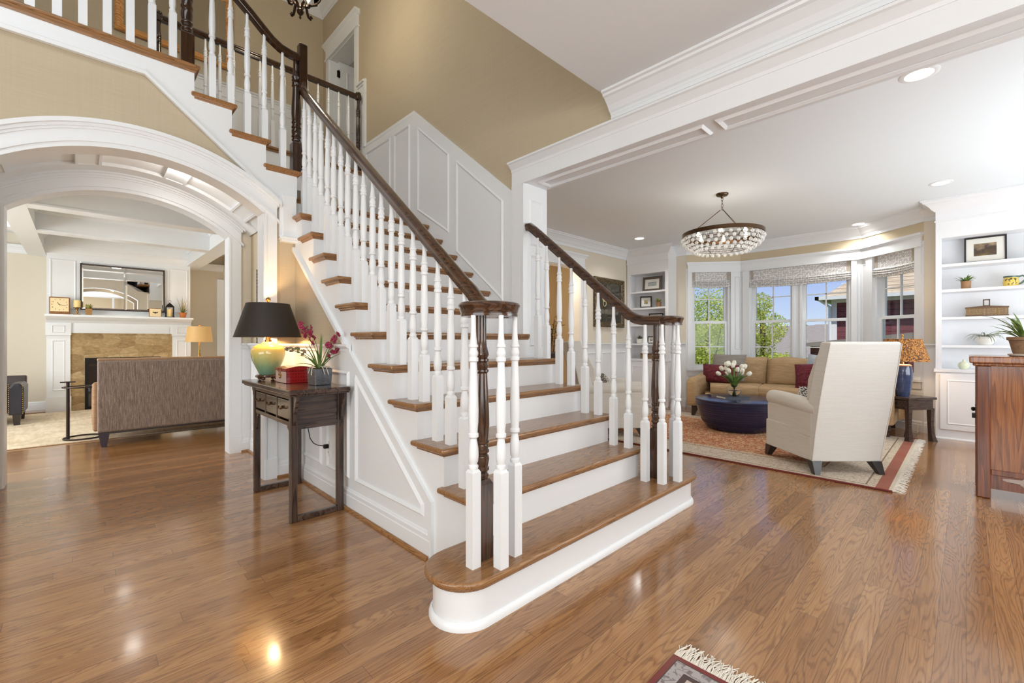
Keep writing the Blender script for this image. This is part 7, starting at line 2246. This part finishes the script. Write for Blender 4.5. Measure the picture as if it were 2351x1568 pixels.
tree('airy yellow-green tree filling the left bay window', (13.3, 5.35, ZG), 4.0, [(0, 0, 3.3, 0.95, 1), (-0.3, -0.5, 2.5, 0.85, 0.8), (0.2, 0.6, 2.4, 0.95, 0.8), (-0.2, 0.1, 1.5, 1.0, 1.1), (0.1, -0.7, 1.4, 0.6, 0.4), (0.0, 0.9, 1.2, 0.8, 0.6)], 3600, 0.032, FOL1, 21)
tree('darker tree behind the left bay window', (16.5, 6.9, ZG), 4.0, [(0, 0, 2.2, 1.3, 1), (-0.4, -1.0, 1.4, 1.0, 0.8), (0.3, 0.9, 1.6, 1.2, 0.8), (0, -0.3, 3.4, 0.9, 0.5)], 4200, 0.045, FOL3, 22)
tree('slender young tree at the left side of the centre window', (14.2, 4.12, ZG), 4.2, [(0, 0.1, 3.6, 0.38, 0.35), (-0.1, -0.1, 2.9, 0.55, 0.6), (0.1, 0.25, 2.2, 0.6, 0.7), (0, -0.25, 1.7, 0.55, 0.7), (0, 0.3, 1.2, 0.7, 0.9)], 4200, 0.03, FOL1, 23)
for i, (lb, x, y, z, R_) in enumerate((('bright green shrub below the centre window behind the sofa', 12.4, 3.05, 1.75, 0.55), ('bright green shrub left of the white wing chair top', 12.0, 2.36, 1.70, 0.45), ('low shrub at the foot of the slender young tree', 12.9, 3.75, 1.55, 0.6))):
    tree(lb, (x, y, ZG), 1.2, [(0, 0, z, R_, 1), (0.1, 0.3, z - 0.35, R_, 0.8), (0, -0.3, z - 0.4, R_ * 0.9, 0.7)], 3000, 0.032, FOL2, 30 + i, True, 'shrubs outside', 'shrub', 'shrub')
# neighbour house with maroon shingles
m_, n_, b_ = new_mat('maroon_shingles')
k_ = NB(n_)
x_, y_, z_ = k_.sep(k_.co())
zz = k_.math('FRACT', k_.math('MULTIPLY', z_, 5.5))
jt = k_.noise(k_.map(k_.co(), (7, 7, 40)), 1.0, 1)
n_.links.new(k_.mix(k_.math('LESS_THAN', zz, 0.12), k_.ramp(jt, [(0.3, srgb(96, 48, 54)), (0.7, srgb(122, 66, 70))]), srgb(66, 32, 38)), b_.inputs['Base Color'])
b_.inputs['Roughness'].default_value = 0.85
MARO = MATS['maroon_shingles']
m_, n_, b_ = new_mat('roof_shingles')
k_ = NB(n_)
x_, y_, z_ = k_.sep(k_.co())
zz = k_.math('FRACT', k_.math('MULTIPLY', z_, 7.0))
jt = k_.noise(k_.map(k_.co(), (3, 3, 30)), 1.0, 2)
n_.links.new(k_.mix(k_.math('LESS_THAN', zz, 0.16), k_.ramp(jt, [(0.3, srgb(158, 138, 114)), (0.7, srgb(190, 172, 148))]), srgb(132, 112, 94)), b_.inputs['Base Color'])
b_.inputs['Roughness'].default_value = 0.9
ROOFT = MATS['roof_shingles']
GREYR = plain('grey_roof', srgb(132, 122, 116), 0.9, noise=0.08, nscale=3)
SIDEW = plain('pale_siding', srgb(214, 214, 214), 0.8)
t = thing('house', 'maroon shingled neighbouring house with a tan roof and white trim', 'house', (20.5, 1.0, ZG), world=True)
HX, HY = 19.4, 3.35
MB().box(HX, HX + 8, -7.0, HY, ZG, 2.62).obj('wall', MARO, t)
MB().box(HX - 0.04, HX + 0.14, HY - 0.12, HY + 0.04, ZG, 2.62).box(HX - 0.05, HX, -7, HY + 0.05, 2.5, 2.64).box(HX, HX + 8, HY, HY + 0.04, 2.38, 2.64).obj('corner_trim', SIDEW, t)
MB().add([(HX - 0.35, HY + 0.35, 2.66), (HX - 0.35, -7.35, 2.66), (HX + 4, -3.0, 6.3), (HX + 4, -0.6, 6.3), (HX + 8.35, HY + 0.35, 2.66), (HX + 8.35, -7.35, 2.66)], [(0, 1, 2, 3), (0, 3, 4), (1, 5, 2), (4, 3, 2, 5), (0, 4, 5, 1)]).obj('roof', ROOFT, t)
MB().box(HX - 0.46, HX - 0.34, -7.4, HY + 0.46, 2.60, 2.72).box(HX - 0.46, HX + 8.4, HY + 0.34, HY + 0.46, 2.60, 2.72).tube([(HX - 0.35, HY + 0.36, 2.62), (HX - 0.08, HY + 0.08, 2.36), (HX - 0.08, HY + 0.08, ZG)], 0.05, 8).obj('gutter', SIDEW, t)
MB().box(HX - 0.9, HX, HY - 2.0, HY + 0.5, ZG, 0.95).obj('lower_bay', MARO, t)
MB().prism([(HY + 0.75, 0.95), (HY + 0.75, 1.05), (HY - 2.2, 1.40), (HY - 2.2, 0.95)], 'x', HX - 1.15, HX - 0.05).obj('lower_roof', GREYR, t)
# side house seen in the right bay window: roofs and siding
t = thing('house', 'tan-roofed house wing close outside the right bay window', 'house', (15.0, -1.5, ZG), world=True)
MB().box(13.2, 19.3, -7.0, -0.6, ZG, 1.95).obj('wall', MARO, t)
MB().add([(12.9, -0.25, 1.95), (12.9, -7.3, 1.95), (16.2, -3.0, 4.4), (16.2, -3.9, 4.4), (19.4, -0.25, 1.95), (19.4, -7.3, 1.95)], [(0, 1, 3, 2), (0, 2, 4), (1, 5, 3), (4, 2, 3, 5), (0, 4, 5, 1)]).obj('roof', ROOFT, t)
MB().box(12.85, 13.2, -7.0, -0.25, 1.72, 1.97).box(12.9, 19.3, -0.6, -0.3, 1.72, 1.97).obj('eave', SIDEW, t)
MB().add([(11.0, 0.6, 0.65), (11.0, -5.5, 0.65), (13.2, -5.5, 1.38), (13.2, 0.6, 1.38), (11.0, 0.6, 0.55), (11.0, -5.5, 0.55), (13.2, -5.5, 1.28), (13.2, 0.6, 1.28)], [(0, 1, 2, 3), (7, 6, 5, 4), (0, 4, 5, 1), (3, 2, 6, 7), (0, 3, 7, 4), (1, 5, 6, 2)]).obj('porch_roof', ROOFT, t)
for y in (0.4, -2.2, -5.2):
    MB().box(11.1, 11.25, y - 0.08, y + 0.08, ZG, 0.6).obj('porch_post', SIDEW, t)
MB().box(13.17, 13.2, -2.6, -1.6, 0.9 + 0.55, 1.7).obj('window', plain('dark_window', srgb(60, 62, 64), 0.1), t)
# far houses
def far_house(label, x, y, w, d, zr, ze, rot, seed):
    t = thing('house', label, 'house', (x, y, ZG), rot, group='houses far behind')
    MB().box(-d / 2, d / 2, -w / 2, w / 2, 0, ze - ZG).obj('wall', SIDEW, t)
    e = ze - ZG; r_ = zr - ZG
    MB().add([(-d / 2 - 0.4, -w / 2 - 0.4, e), (-d / 2 - 0.4, w / 2 + 0.4, e), (0, w / 2 - 2.0, r_), (0, -w / 2 + 2.0, r_), (d / 2 + 0.4, -w / 2 - 0.4, e), (d / 2 + 0.4, w / 2 + 0.4, e)], [(0, 1, 2, 3), (1, 5, 2), (0, 3, 4), (4, 3, 2, 5), (0, 4, 5, 1)]).obj('roof', GREYR, t)
    for k in range(4):
        yy = -w / 2 + w * (k + 0.7) / 4.4
        MB().box(-d / 2 - 0.03, -d / 2, yy, yy + 0.9, e - 1.9, e - 0.35).obj('window', MATS['dark_window'], t)
far_house('grey-roofed house far behind the centre window, nearest of the row', 44, 9.6, 9, 8, 1.75, -0.15, 0.05, 1)
far_house('long grey-roofed house furthest away beside the young tree', 60, 15.5, 14, 10, 2.9, 0.5, -0.05, 2)
far_house('grey-roofed house partly hidden by the maroon house', 52, 7.4, 10, 8, 2.75, 0.6, 0.0, 3)
rr_t = random.Random(77)
for i in range(9):
    y = 2 + i * 4.0
    tree('distant tree line above the far roofs', (86 + rr_t.uniform(-6, 6), y + rr_t.uniform(-1, 1), ZG), 4, [(0, 0, 3.0, 2.4, 1), (0.5, 1.5, 2.6, 2.0, 0.7)], 260, 0.4, FOL3, 90 + i, True, 'distant trees')
